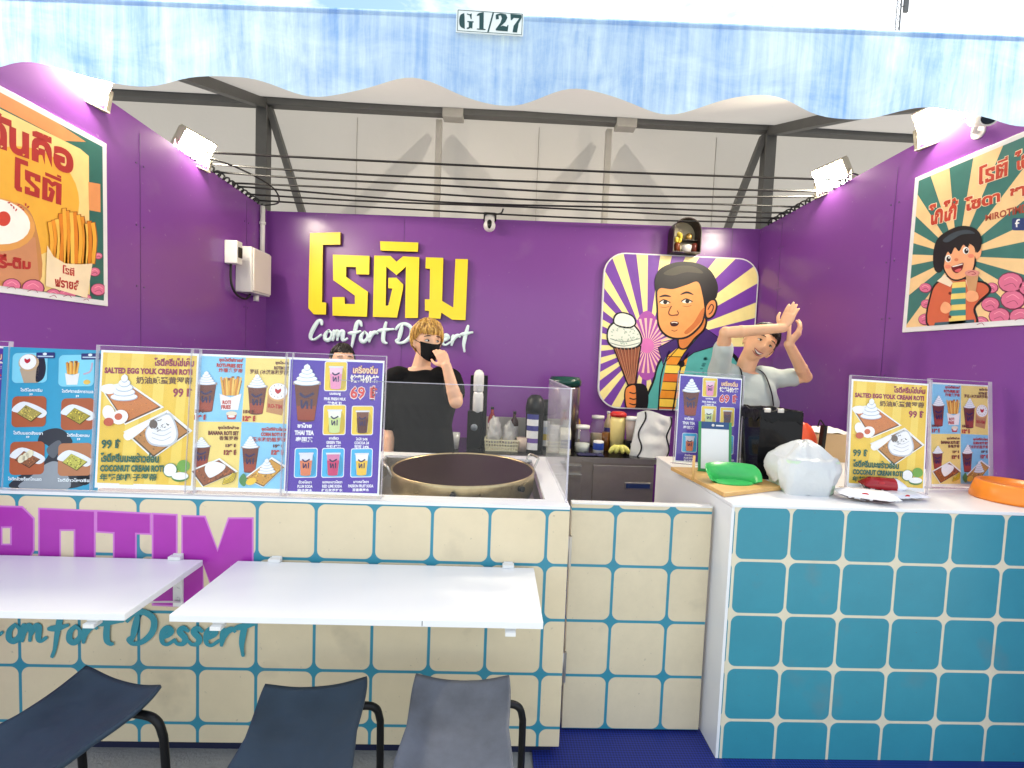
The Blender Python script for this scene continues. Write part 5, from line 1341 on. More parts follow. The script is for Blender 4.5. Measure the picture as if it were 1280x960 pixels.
# glass jars
M_glass = clear_mat('jar_glass', (0.9, 0.93, 0.92), 0.10)
M_powder = mat('white_powder', (0.8, 0.79, 0.76), 0.9)
def jar(u, v, Y, r, h, fill, fm, lidm, label, group='jars on the black worktop'):
    p = at_fr(u, v, Y); t = thing('jar', label, 'jar', tuple(p), group)
    m = MB(); m.lathe([(0, 0.001), (r, 0), (r, h*0.8), (r*0.82, h*0.9), (r*0.82, h)], tuple(p), 24); m.build('glass', M_glass, t)
    m = MB(); m.lathe([(0, 0.003), (r*0.95, 0.003), (r*0.95, h*fill), (0, h*fill*1.06)], tuple(p), 24); m.build('contents', fm, t)
    m = MB(); m.lathe([(0, h+0.001), (r*0.9, h+0.001), (r*0.9, h+0.026), (0, h+0.027)], tuple(p), 24); m.build('lid', lidm, t)
jar(728, 548, 3.78, 0.062, 0.19, 0.36, M_powder, M_whitep, 'glass jar a third full of white sugar with a pale lid')
jar(746, 552, 4.06, 0.060, 0.24, 0.45, mat('tan_powder', lin((190, 170, 140)), 0.9), M_whitep, 'tall glass jar of tan powder with a white lid')
p = at_fr(748, 556, 3.72)
t = thing('milk_tin', 'small white tin with a blue label below the tall tan jar', 'tin', tuple(p))
m = MB(); m.lathe([(0, 0), (0.042, 0), (0.042, 0.10), (0.038, 0.104), (0, 0.104)], tuple(p), 24); m.build('tin', M_whitep, t)
m = MB(); m.lathe([(0.0428, 0.035), (0.0430, 0.036), (0.0430, 0.088), (0.0428, 0.089)], tuple(p), 24); m.build('label_band', mat('blue_band', lin((40, 70, 160)), 0.4), t)
p = at_fr(757, 556, 3.88); m = MB(); m.lathe([(0, 0), (0.032, 0), (0.036, 0.15), (0.033, 0.15), (0, 0.148)], tuple(p), 20)
tag(m.build('tea_glass', mat('amber_tea', lin((150, 96, 40)), 0.15, trans=0.3)), 'amber tea tumbler between the blue tin and the red topped jug', 'glass')
p = at_fr(771, 556, 3.84)
t = thing('jug', 'cream coloured jug with a red rim and lid', 'jug', tuple(p))
m = MB(); m.lathe([(0, 0), (0.055, 0), (0.064, 0.25), (0.058, 0.29), (0, 0.29)], tuple(p), 24); m.build('body', mat('cream_plastic', lin((248, 226, 150)), 0.3), t)
m = MB(); m.lathe([(0, 0.291), (0.066, 0.291), (0.068, 0.315), (0.05, 0.33), (0, 0.331)], tuple(p), 24); m.build('lid', mat('red_plastic', lin((200, 40, 36)), 0.35), t)
p = at_fr(789, 556, 3.78)
t = thing('blender', 'blender with a cloudy cup on a black base beside the red lidded jug', 'blender', tuple(p))
m = MB(); m.box((p.x-0.058, p.y-0.06, p.z), (p.x+0.058, p.y+0.06, p.z+0.105)); m.build('motor_base', M_black, t, bevel=0.01)
m = MB(); m.box((p.x-0.024, p.y-0.0625, p.z+0.07), (p.x+0.005, p.y-0.0605, p.z+0.092)); m.build('switch_plate', M_whitep, t)
m = MB(); m.lathe([(0, 0.106), (0.042, 0.106), (0.056, 0.27), (0.0, 0.272)], tuple(p), 20); m.build('cup', mat('cloudy_cup', lin((186, 170, 164)), 0.2, trans=0.2), t)
m = MB(); m.lathe([(0, 0.273), (0.058, 0.273), (0.05, 0.30), (0, 0.302)], tuple(p), 20); m.build('lid', M_lid, t)
p = at_fr(773, 558, 3.66)
t = thing('banana_bunch', 'small bunch of yellow green bananas in front of the jug', 'fruit', tuple(p))
for k in range(4):
    m = MB(); a = rad(-50+34*k); pts = [p+Vector((-0.01, 0.0, 0.078)), p+Vector((math.sin(a)*0.05, -0.02, 0.07)), p+Vector((math.sin(a)*0.085, -0.03, 0.045)), p+Vector((math.sin(a)*0.092, -0.025, 0.021))]
    m.tube(crom(pts, 5), [0.006, 0.010, 0.013, 0.016, 0.018, 0.019, 0.020, 0.020, 0.020, 0.019, 0.018, 0.017, 0.015, 0.012, 0.008, 0.004], 10)
    m.build('banana', mat('banana_skin', lin((214, 208, 110)), 0.5, var=0.15) if k == 0 else bpy.data.materials['banana_skin'], t)
p = at_fr(738, 560, 3.64); m = MB(); m.grid(lambda u, v: (p.x-0.10+0.20*u, p.y-0.045+0.09*v, p.z+0.004+0.016*abs(noise.noise(Vector((u*5, v*4, 2))))), 24, 14)
tag(m.build('folded_cloth', mat('navy_cloth', lin((40, 40, 80)), 0.9, var=0.3), solid=0.004), 'crumpled navy cloth lying at the front of the black worktop', 'cloth')
# white tote bag with black piping
p = at_fr(822, 566, 3.50)
t = thing('tote_bag', 'limp white tote bag with black piping at the end of the black worktop', 'bag', (p.x, 3.70, FZ))
M_tote = mat('white_canvas', (0.80, 0.80, 0.78), 0.85, var=0.05, bump=0.35, bscale=14)
m = MB()
def tb(u, v):
    x = -0.15+0.30*u; z = 0.34*v
    bul = 0.075*math.sin(math.pi*u)*(1-0.55*v)+0.012*noise.noise(Vector((u*4, v*5, 1)))
    return (p.x+x*(0.92+0.12*(1-v))+0.03*v, 3.70-bul-0.01, FZ+z+0.02*math.sin(u*5)*v)
def tb2(u, v):
    q = tb(u, v); return (q[0], 3.70+(3.70-q[1])*0.7, q[2])
m.smooth = True; m.grid(tb, 24, 24); m.grid(tb2, 24, 24); m.grid(lambda u, v: tuple(Vector(tb(u, 0))*(1-v)+Vector(tb2(u, 0))*v), 24, 3); m.build('bag', M_tote, t)
for u in (0.16, 0.93):
    m = MB(); m.tube([Vector(tb(u+0.06*math.sin(v/20*9), v/20))+Vector((0, -0.004, 0)) for v in range(21)], 0.006, 6); m.build('piping', M_rubber, t)

# more clutter at the back of the worktop
def bottle(u, v, Y, r, h, col, cap, label, group='syrup bottles on the black worktop'):
    p = at_fr(u, v, Y); t = thing('syrup_bottle', label, 'bottle', tuple(p), group)
    m = MB(); m.lathe([(0, 0), (r, 0.002), (r, h*0.62), (r*0.9, h*0.70), (r*0.38, h*0.82), (r*0.36, h*0.93), (0, h*0.93)], tuple(p), 20); m.build('bottle', mat('syrup_'+cap, lin(col), 0.12, trans=0.15), t)
    m = MB(); m.lathe([(0, h*0.932), (r*0.42, h*0.932), (r*0.42, h), (0, h)], tuple(p), 16); m.build('cap', M_black if cap != 'pale' else M_whitep, t)
    m = MB(); m.lathe([(r*1.005, h*0.16), (r*1.012, h*0.17), (r*1.012, h*0.52), (r*1.005, h*0.53)], tuple(p), 20); m.build('label_band', M_whitep if cap != 'pale' else M_navy, t)
bottle(642, 552, 4.12, 0.036, 0.27, (70, 30, 20), 'dark', 'dark brown syrup bottle behind the clear bag farther from the lid dispenser')
bottle(614, 552, 4.14, 0.036, 0.30, (150, 40, 40), 'red', 'red syrup bottle standing behind the cream basket')
bottle(720, 552, 4.14, 0.034, 0.29, (190, 150, 60), 'amber', 'amber syrup bottle between the drink urn and the sugar jar')
bottle(759, 552, 4.12, 0.036, 0.30, (210, 190, 150), 'pale', 'pale syrup bottle with a navy band behind the amber tea tumbler')
def cups(u, v, Y, r, h, label):
    p = at_fr(u, v, Y); t = thing('cup_stack', label, 'cups', tuple(p), 'stacks of cups on the black worktop')
    prof = [(0, 0), (r*0.72, 0.0)]; n_ = 9
    for k in range(n_): z = h*k/n_; prof += [(r*0.86, z+h/n_*0.6), (r, z+h/n_*0.75), (r*0.97, z+h/n_)]
    m = MB(); m.lathe(prof+[(0, h)], tuple(p), 20); m.build('cups', M_lid, t)
cups(692, 556, 3.70, 0.045, 0.22, 'stack of white cups behind the cloudy side pane')
cups(801, 552, 4.10, 0.040, 0.26, 'stack of white cups beside the blender and tote bag')
p = at_fr(706, 558, 3.66)
t = thing('milk_carton', 'cream carton with a folded top behind the cloudy side pane', 'carton', tuple(p))
m = MB(); m.box((p.x-0.04, p.y-0.04, p.z), (p.x+0.04, p.y+0.04, p.z+0.16)); m.add([(p.x-0.04, p.y-0.04, p.z+0.1602), (p.x+0.04, p.y-0.04, p.z+0.1602), (p.x+0.04, p.y+0.04, p.z+0.1602), (p.x-0.04, p.y+0.04, p.z+0.1602), (p.x-0.04, p.y, p.z+0.21), (p.x+0.04, p.y, p.z+0.21)], [(0, 1, 5, 4), (2, 3, 4, 5), (0, 4, 3), (1, 2, 5)]); m.build('carton', M_cream, t)
m = MB(); m.box((p.x-0.041, p.y-0.0415, p.z+0.05), (p.x+0.041, p.y-0.0405, p.z+0.12)); m.build('printed_band', M_navy, t)

# ------------------------------------------------------------------ things on the right counter
Z2 = RZ
M_wood = mat('bamboo_board', lin((214, 170, 104)), 0.45, var=0.12, vscale=12)
bc = [onZ(838, 588, Z2), onZ(918, 590, Z2), onZ(978, 613, Z2), onZ(905, 622, Z2)]
m = MB(); n_ = 4
m.prism([(q.x, q.y) for q in bc], Z2+0.001, Z2+0.019, 'XY'); tag(m.build('serving_board', M_wood, bevel=0.003), 'bamboo serving board under the green tray', 'board')
p = onZ(884, 589, Z2)
menu_card('drinks', (p.x, p.y+0.02, Z2+0.020), rad(7), rad(-6), 'purple drinks menu card standing behind the green tray on the bamboo board', True, rad(2), 0.87)
# stand with payment sheet
def pay_stand():
    c = onZ(893, 590, Z2+0.02)
    t = thing('sign_stand', 'small green edged stand holding a white sheet behind the green tray', 'sign', (c.x, c.y, Z2+0.0195))
    t.rotation_euler = (rad(-9), 0, rad(-8))
    gm = mat('green_plastic_frame', lin((50, 140, 80)), 0.4); w_, h_ = 0.078, 0.245
    m = MB(); m.box((-w_, -0.004, 0), (-w_+0.012, 0.004, h_)); m.box((w_-0.012, -0.004, 0), (w_, 0.004, h_)); m.box((-w_+0.0125, -0.004, 0), (w_-0.0125, 0.004, 0.014)); m.build('frame', gm, t, local=True)
    m = MB(); m.box((-w_+0.0125, -0.002, 0.0145), (w_-0.0125, 0.002, h_)); m.build('sheet', mat('paper_white', (0.8, 0.81, 0.8), 0.5), t, local=True)
    m = MB(); m.box((-w_+0.0126, -0.0035, h_-0.035), (w_-0.0126, -0.0022, h_)); b_ = m.build('header_band', mat('navy_band', lin((30, 70, 120)), 0.4), t, local=True)
    m = MB(); m.lathe([(0, 0), (0.007, 0), (0.007, 0.0006), (0, 0.0006)], (-0.01, -0.0036, h_-0.017), 16, M=Matrix.Rotation(rad(90), 4, 'X')); m.box((0.004, -0.0042, h_-0.021), (0.040, -0.0037, h_-0.014)); m.build('header_mark', M_whitep, b_, local=True)
    m = MB(); m.box((-w_, 0.004, -0.001), (w_, 0.06, 0.004)); m.build('foot', gm, t, local=True)
pay_stand()
p = onZ(866, 600, Z2+0.02); m = MB(); m.cyl((p.x, p.y, Z2+0.0195), (p.x+0.004, p.y+0.01, Z2+0.13), 0.006, n=10); tag(m.build('wooden_peg', M_wood), 'short wooden peg upright on the bamboo board before the purple menu', 'peg')
# green tray: a scoop with a raised curved wall
c = onZ(916, 603, Z2+0.02)
t = thing('coin_tray', 'bright green plastic scoop tray on the bamboo board', 'tray', (c.x, c.y, Z2+0.0195))
M_green = mat('green_plastic', lin((60, 178, 92)), 0.3, var=0.03)
m = MB(); N = 40; hw, dp = 0.125, 0.098; ov = []
def wallp(a):
    x = hw*math.cos(a); y = dp*math.sin(a)*0.9
    return x, y
fl = [(c.x+wallp(2*math.pi*k/N)[0]*0.72, c.y+wallp(2*math.pi*k/N)[1]*0.62) for k in range(N)]
m.prism(fl, Z2+0.0197, Z2+0.0235, 'XY')
vs = []; fs = []
for k in range(N+1):
    a = rad(-22)+rad(224)*k/N; x, y = wallp(a); h_ = 0.072*min(1, 1.6*math.sin(math.pi*k/N))**0.6 if 0 < k < N else 0.012
    vs += [(c.x+x*0.72, c.y+y*0.62, Z2+0.020), (c.x+x, c.y+y, Z2+0.022+h_), (c.x+x*0.97, c.y+y*0.97, Z2+0.022+h_), (c.x+x*0.69, c.y+y*0.59, Z2+0.024)]
for k in range(N):
    for j in range(4): fs.append((k*4+j, k*4+(j+1) % 4, (k+1)*4+(j+1) % 4, (k+1)*4+j))
m.add(vs, fs, True); m.build('scoop', M_green, t)
# black bin
c = onZ(972, 600, Z2)
t = thing('black_bin', 'dark smoked acrylic box lined with a black bag, beside the green tray', 'box', (c.x, c.y+0.12, Z2))
bx0, bx1, by0, by1, bz = c.x-0.105, c.x+0.105, c.y, c.y+0.24, Z2+0.33
M_smoke = mat('smoked_acrylic', (0.006, 0.006, 0.008), 0.12, spec=0.25)
m = MB()
for a in ((bx0, by0, bx0+0.004, by1), (bx1-0.004, by0, bx1, by1), (bx0+0.0045, by0, bx1-0.0045, by0+0.004), (bx0+0.0045, by1-0.004, bx1-0.0045, by1)): m.box((a[0], a[1], Z2+0.001), (a[2], a[3], bz))
m.box((bx0+0.0045, by0+0.0045, Z2+0.001), (bx1-0.0045, by1-0.0045, Z2+0.004)); m.build('walls', M_smoke, t)
m = MB()
def liner(u, v):
    th = u*2*math.pi; k = 1/max(abs(math.cos(th)), abs(math.sin(th)), 0.72); r_ = min(1.0, 1.0)
    x = max(-1, min(1, 1.35*math.cos(th))); y = max(-1, min(1, 1.35*math.sin(th)))
    z = bz+0.006+0.010*noise.noise(Vector((x*3, y*3, v*2)))-0.05*max(0, (v-0.5))*2; s_ = (1.04, 1.02, 0.96, 0.9, 0.7)[min(4, int(v*4.99))]
    if v < 0.4: z -= 0.05*(0.4-v)/0.4*(1+0.6*noise.noise(Vector((x*4, y*4, 7))))
    return ((bx0+bx1)/2+x*(bx1-bx0)/2*s_, (by0+by1)/2+y*(by1-by0)/2*s_, z)
m.smooth = True; m.grid(liner, 60, 10); m.build('liner_bag', mat('black_bin_bag', (0.005, 0.005, 0.006), 0.4, bump=0.6, bscale=30, spec=0.2), t)
for x in (bx0+0.03, bx0+0.095):
    m = MB(); m.box((x-0.016, by0-0.006, bz-0.004), (x+0.016, by0+0.012, bz+0.016)); m.build('clip', M_steel, t, bevel=0.003)
# red orange pouch, black clip, kraft boxes behind
c = onZ(1012, 585, Z2)
m = MB(); m.ell((c.x+0.02, c.y+0.10, Z2+0.11), (0.075, 0.05, 0.125), 22, 14, fn=lambda q: max(0.7, 1+0.15*noise.noise(q*2.5)) if q.z > -0.9 else 0.98)
tag(m.build('snack_pouch', mat('orange_red_pouch', lin((232, 90, 50)), 0.3, bump=0.3, bscale=20)), 'orange red pouch behind the smoked black box', 'pouch')
m = MB(); m.bar((c.x+0.065, c.y+0.02, Z2+0.001), (c.x+0.085, c.y+0.03, Z2+0.235), 0.02, 0.03); m.tube(crom([(c.x+0.085, c.y+0.03, Z2+0.235), (c.x+0.06, c.y+0.03, Z2+0.262), (c.x+0.05, c.y+0.03, Z2+0.225)], 5), 0.004, 6)
tag(m.build('lighter_wand', M_black), 'black gas lighter wand upright beside the orange red pouch', 'lighter')
c = onZ(1040, 580, Z2)
t = thing('kraft_box', 'open kraft carton of white napkins behind the plastic covered basket', 'box', (c.x+0.03, c.y+0.14, Z2))
M_kraft = mat('kraft_card', lin((206, 178, 132)), 0.8, var=0.08)
m = MB(); x0, x1, y0, y1 = c.x-0.10, c.x+0.17, c.y+0.05, c.y+0.24
for a in ((x0, y0, x0+0.004, y1), (x1-0.004, y0, x1, y1), (x0+0.0045, y0, x1-0.0045, y0+0.004), (x0+0.0045, y1-0.004, x1-0.0045, y1)): m.box((a[0], a[1], Z2+0.001), (a[2], a[3], Z2+0.165))
m.box((x0+0.0045, y0+0.0045, Z2+0.001), (x1-0.0045, y1-0.0045, Z2+0.004)); m.build('carton', M_kraft, t)
m = MB(); m.grid(lambda u, v: (x0+0.006+(x1-x0-0.012)*u, y0+0.006+(y1-y0-0.012)*v, Z2+0.17+0.03*math.sin(math.pi*u)*math.sin(math.pi*v)+0.012*noise.noise(Vector((u*6, v*6, 3)))), 20, 16); m.smooth = True; m.build('napkins', mat('paper_napkin', (0.8, 0.78, 0.72), 0.9), t)
# basket under plastic
c = onZ(1022, 621, Z2)
t = thing('covered_basket', 'pale green basket with a white plastic bag pulled over it', 'basket', (c.x, c.y+0.11, Z2))
m = MB(); bw, bd, bh = 0.120, 0.10, 0.145; y_ = c.y+0.115
prof = [(0.88, 0.0), (0.90, 0.004), (1.0, bh), (0.97, bh), (0.87, 0.008)]
vs = []; fs = []; N = 40
def sq(k):
    a = 2*math.pi*k/N; cx_, sx_ = math.cos(a), math.sin(a); e = 0.35
    return math.copysign(abs(cx_)**e, cx_), math.copysign(abs(sx_)**e, sx_)
for f, z in prof:
    for k in range(N): a_, b_ = sq(k); vs.append((c.x+bw*f*a_, y_+bd*f*b_, Z2+0.001+z))
for i in range(len(prof)-1):
    for k in range(N): fs.append((i*N+k, i*N+(k+1) % N, (i+1)*N+(k+1) % N, (i+1)*N+k))
fs.append([k for k in range(N)]); fs.append([4*N+k for k in range(N)])
m.add(vs, fs, True); m.build('tub', mat('pale_green_plastic', lin((206, 228, 200)), 0.35, bump=0.5, bscale=70, trans=0.1), t)
m = MB(); m.smooth = True
def cover(u, v):
    a = 2*math.pi*u; cx_, sx_ = math.cos(a), math.sin(a); e = 0.72
    X_, Y2_ = math.copysign(abs(cx_)**e, cx_), math.copysign(abs(sx_)**e, sx_)
    nn = noise.noise(Vector((cx_*2, sx_*2, v*2.5)))
    n2 = noise.noise(Vector((cx_*6, sx_*6, v*6+4)))
    if v < 0.45:
        f = v/0.45; r_ = f*1.0; z = bh+0.075*(1-f**2.2)+0.02*nn*f+0.01*n2
    else:
        f = (v-0.45)/0.55; r_ = 1.04+0.17*math.sin(math.pi*min(1, f*0.95))+0.05*n2; drop = 0.085+0.05*nn+(0.05 if sx_ < -0.3 and cx_ < 0.3 else 0)
        z = bh-f*drop+0.012*(1-f)
    r_ *= 1+0.05*nn*(v > 0.2)
    return (c.x+bw*r_*X_, y_+bd*r_*Y2_, Z2+z)
m.grid(cover, 72, 30); m.build('plastic_cover', mat('white_thin_plastic', (0.68, 0.70, 0.70), 0.3, bump=0.7, bscale=22, trans=0.12), t)
# cards and wrappers
p = onZ(1120, 618, Z2)
menu_card('egg', (p.x-0.025, p.y+0.03, Z2+0.002), rad(5), rad(-4), 'yellow salted egg roti menu on the teal counter', True, rad(1.5), 0.93)
p = onZ(1215, 619, Z2)
menu_card('set', (p.x+0.045, p.y+0.10, Z2+0.002), rad(6), rad(8), 'four panel set menu half hidden behind the yellow menu on the teal counter', True, rad(1), 0.93)
def pack(c, L, w_, h_, yaw, colA, colB, label, seed):
    t = thing('snack_pack', label, 'packet', (c.x, c.y, Z2), 'snack packets before the yellow menu'); R = Matrix.Rotation(yaw, 4, 'Z'); m = MB(); N, K = 20, 16; rn = random.Random(seed); vs = []; fs = []
    for i in range(N+1):
        u = i/N; k_ = min(1, 5*min(u, 1-u))**0.6
        for j in range(K):
            a = 2*math.pi*j/K; y = w_/2*math.cos(a); z = (h_*0.5*math.sin(a))*k_*0.92+h_*0.5+0.003*noise.noise(Vector((u*9, math.cos(a)*2, math.sin(a)*2+seed)))
            q = R @ Vector((L*(u-0.5), y, z)); vs.append((c.x+q.x, c.y+q.y, Z2+0.004+q.z))
    for i in range(N):
        for j in range(K):
            fs.append((i*K+j, i*K+(j+1) % K, (i+1)*K+(j+1) % K, (i+1)*K+j))
    o0 = len(m.f); m.add(vs, fs, True)
    for q in range(len(fs)):
        i, j = divmod(q, K)
        f = noise.noise(Vector((i*0.45, j*0.9, seed)))
        col = colA if (j < 9 and i < 15) else colB
        if j in (9, 10, 11, 12) and f > -0.05: col = (60, 16, 18)
        m.col[o0+q] = lin(col)
    m.build('wrapper', M_foil, t)
    mk = MB(); R2 = R
    for (x, y, rx, ry) in ((-0.02, -0.004, 0.012, 0.006),):
        P = []
        for k in range(16):
            a = 2*math.pi*k/16; q = R @ Vector((x+rx*math.cos(a), -w_*0.40+ry*0.0, h_*0.70+ry*math.sin(a))); P.append((c.x+q.x, c.y+q.y-0.006, Z2+0.004+q.z))
        mk.c = lin((200, 40, 50)); mk.add(P, [list(range(16))], False)
    mk.col = [lin((200, 40, 50))]*len(mk.f); mk.build('mark', M_lab, t, fix=False)
M_foil = attr_mat('glossy_wrapper', 0.2)
pack(onZ(1083, 627, Z2), 0.215, 0.085, 0.05, rad(-22), (244, 240, 240), (240, 240, 242), 'white snack packet with a red oval mark before the yellow menu', 3)
pack(onZ(1102, 618, Z2), 0.17, 0.07, 0.075, rad(-14), (168, 24, 34), (236, 236, 240), 'dark red and white snack packet behind the one with the oval mark', 8)
pack(onZ(1128, 624, Z2), 0.20, 0.08, 0.03, rad(8), (228, 232, 238), (240, 240, 244), 'flat silvery white snack packet at the foot of the yellow menu', 12)
p = onZ(1096, 611, Z2); m = MB(); m.smooth = True
m.grid(lambda u, v: (p.x-0.045+0.11*u+0.02*v, p.y+0.012-0.02*v+0.018*math.sin(u*4+v), Z2+0.062+0.105*v-0.05*u*v+0.008*noise.noise(Vector((u*4, v*4, 5)))), 14, 14)
tag(m.build('paper_napkin', bpy.data.materials['paper_napkin'], solid=0.002), 'white paper napkin sticking up from the snack packets', 'napkin')
# orange lid
c = onZ(1296, 634, Z2)
m = MB(); m.lathe([(0, 0.0), (0.135, 0.0), (0.137, 0.012), (0.122, 0.072), (0.116, 0.078), (0.104, 0.076), (0.10, 0.066), (0, 0.064)], (c.x, c.y+0.10, Z2+0.001), 48)
tag(m.build('orange_tub', mat('orange_plastic', lin((246, 140, 36)), 0.35)), 'round orange plastic tub upside down at the end of the teal counter', 'tub')

# ------------------------------------------------------------------ wall fittings
def elec():
    a, b = onX(308, 320, XL), onX(332, 372, XL)
    y0, y1 = 3.98, 4.30; z0, z1 = onX(325, 372, XL).z, onX(325, 320, XL).z
    t = thing('electrical_box', 'white electrical box with a conduit on the side wall near the rear corner', 'electrical box', (XL, 4.14, z0))
    m = MB(); m.box((XL+0.001, y0, z0), (XL+0.13, y1, z1)); m.build('enclosure', M_whitep, t, bevel=0.006)
    m = MB(); m.box((XL+0.1305, y0+0.012, z0+0.012), (XL+0.145, y1-0.012, z1-0.012)); m.build('cover', mat('warm_white_plastic', (0.78, 0.72, 0.68), 0.35), t, bevel=0.006)
    m = MB(); m.cyl((XL+0.03, 4.36, z0+0.30), (XL+0.03, 4.36, 2.86), 0.020, n=14); m.build('conduit', M_whitep, t)
    for z in (2.70, 2.36): 
        m = MB(); m.lathe([(0.021, z), (0.027, z+0.002), (0.027, z+0.022), (0.021, z+0.024)], (XL+0.03, 4.36, 0), 14); m.build('pipe_clip', M_whitep, t)
    m = MB(); m.box((XL+0.001, 3.82, z0+0.20), (XL+0.10, 3.90, z0+0.38)); m.build('switch_box', M_whitep, t, bevel=0.006)
    m = MB(); m.box((XL+0.1005, 3.835, z0+0.25), (XL+0.108, 3.885, z0+0.33)); m.build('breaker', M_black, t)
    m = MB(); m.tube(crom([(XL+0.03, 3.86, z0+0.20), (XL+0.035, 3.86, z0+0.05), (XL+0.04, 3.93, z0-0.03), (XL+0.05, 4.05, z0-0.05), (XL+0.05, 4.12, z0-0.002)], 6), 0.009, 8); m.build('lead', M_rubber, t)
    m = MB(); m.cyl((XL+0.06, 4.20, z0-0.05), (XL+0.06, 4.20, z0), 0.022, n=14); m.build('cable_gland', M_whitep, t)
elec()
def ptz():
    p = onY(612, 277, YB-0.10)
    t = thing('security_camera', 'white dome security camera fixed high on the rear wall', 'camera', (p.x, YB, p.z))
    m = MB(); m.box((p.x-0.06, YB-0.006, p.z+0.03), (p.x+0.06, YB-0.001, p.z+0.11)); m.box((p.x-0.05, YB-0.13, p.z+0.055), (p.x+0.05, YB-0.0065, p.z+0.075)); m.build('mount', M_black, t, bevel=0.003)
    m = MB(); m.lathe([(0, 0.054), (0.042, 0.054), (0.045, 0.02), (0.043, -0.01), (0, -0.012)], (p.x, YB-0.09, p.z), 24); m.build('neck', M_whitep, t)
    m = MB(); m.ell((p.x, YB-0.09, p.z-0.035), 0.055, 24, 16); m.build('head', M_whitep, t)
    m = MB(); m.ell((p.x, YB-0.125, p.z-0.030), (0.026, 0.026, 0.042), 18, 12); m.build('lens', mat('black_glass', (0.006, 0.006, 0.007), 0.06), t)
    m = MB(); m.tube(crom([(p.x+0.03, YB-0.05, p.z+0.08), (p.x+0.10, YB-0.03, p.z+0.10), (p.x+0.12, YB+0.0, p.z+0.15)], 5), 0.008, 8); m.build('lead', M_rubber, t)
ptz()
def bullet():
    p = onX(1228, 147, XR-0.09)
    t = thing('security_camera', 'white bullet security camera on the side wall above the singing child poster', 'camera', tuple(p))
    d = Vector((-0.35, -0.72, -0.32)).normalized(); u_ = Vector((0, 0, 1))
    m = MB(); a = p-d*0.08; b = p+d*0.08
    m.tube([a-d*0.006, a, p, b, b+d*0.004], [0.026, 0.036, 0.040, 0.042, 0.038], 22); m.build('barrel', M_whitep, t)
    m = MB(); m.tube([b+d*0.0045, b+d*0.008], [0.034, 0.032], 22); m.build('lens', bpy.data.materials['black_glass'], t)
    s_ = d.cross(u_).normalized(); up = s_.cross(d)
    m = MB(); m.bar(a-d*0.01+up*0.046, b+d*0.045+up*0.046, 0.076, 0.006); m.build('sun_shield', M_whitep, t)
    m = MB(); m.tube([a+d*0.03, Vector((XR-0.03, a.y+0.03, a.z-0.05)), Vector((XR-0.001, a.y+0.03, a.z-0.05))], 0.012, 10); m.cyl((XR-0.012, a.y+0.03, a.z-0.05), (XR-0.001, a.y+0.03, a.z-0.05), 0.035, n=20); m.build('mount', M_whitep, t)
bullet()
def arch():
    a, b = onY(841, 314, YB-0.13), onY(874, 314, YB-0.13); c = onY(857, 273, YB-0.13)
    x0, x1, z0, z1 = a.x, b.x, a.z, c.z; r_ = (x1-x0)/2; cx = (x0+x1)/2
    t = thing('wall_niche', 'small dark arched shelf box mounted high above the illustrated board', 'shelf', (cx, YB, z0))
    def arc(r, n=16): return [(cx+r*math.cos(rad(k*180/n)), z1-r_+r*math.sin(rad(k*180/n))) for k in range(n+1)]
    O = [(x1+0.008, z0-0.008)]+arc(r_+0.008)+[(x0-0.008, z0-0.008)]; I = [(x1, z0)]+arc(r_)+[(x0, z0)]
    m = MB(); y0, y1 = YB-0.15, YB-0.004; n = len(O); vs = [(p[0], y0, p[1]) for p in O]+[(p[0], y1, p[1]) for p in O]+[(p[0], y0, p[1]) for p in I]+[(p[0], y1, p[1]) for p in I]; fs = []
    for i in range(n):
        j = (i+1) % n
        fs += [(i, n+i, n+j, j), (2*n+i, 2*n+j, 3*n+j, 3*n+i), (i, j, 2*n+j, 2*n+i), (n+i, 3*n+i, 3*n+j, n+j)]
    m.add(vs, fs); m.build('arch_shell', mat('dark_walnut', lin((46, 26, 26)), 0.4), t)
    m = MB(); m.prism(I, y1-0.003, y1-0.0005); m.build('back', mat('gilt_back', lin((200, 190, 160)), 0.4), t)
    m = MB(); m.box((x0+0.004, YB-0.135, z0+0.13), (x1-0.09, YB-0.01, z0+0.138)) if False else m.box((x0+0.10, YB-0.10, z0+0.115), (x1-0.003, YB-0.008, z0+0.120)); m.build('inner_shelf', bpy.data.materials['dark_walnut'], t)
    m = MB(); m.lathe([(0, 0), (0.035, 0), (0.046, 0.06), (0.042, 0.062), (0, 0.058)], (cx+0.01, YB-0.115, z0+0.0005), 20); tag(m.build('offering_cup', M_whitep), 'white cup inside the dark arched wall box', 'cup')
    for dx, col, nm in ((-0.075, (120, 60, 30), 'beside the yellow flowers'), (0.085, (100, 40, 30), 'at the side away from the flowers')):
        m = MB(); m.lathe([(0, 0), (0.026, 0), (0.028, 0.07), (0.02, 0.085), (0, 0.086)], (cx+dx, YB-0.10, z0+0.0005), 16); tag(m.build('votive_jar', mat('amber_votive', lin(col), 0.15)), 'small amber jar in the dark arched box '+nm, 'jar', 'jars in the arched wall box')
    m = MB(); rn = random.Random(4)
    for k in range(14): m.ell((cx-0.06+rn.uniform(-.03, .03), YB-0.07+rn.uniform(-.02, .02), z0+0.12+rn.uniform(-.03, .06)), 0.018, 8, 6)
    m.cyl((cx-0.06, YB-0.065, z0+0.001), (cx-0.06, YB-0.07, z0+0.12), 0.006, n=8)
    tag(m.build('flower_spray', mat('yellow_petals', lin((244, 220, 90)), 0.6)), 'yellow flower spray inside the dark arched wall box', 'flowers')
    m = MB(); m.lathe([(0, 0), (0.03, 0), (0.03, 0.05), (0.02, 0.065), (0, 0.066)], (cx+0.05, YB-0.055, z0+0.1205), 16); tag(m.build('votive_figure', mat('gold_votive', lin((196, 160, 90)), 0.25, 0.6)), 'small golden pot on the inner ledge of the arched wall box', 'ornament')
arch()

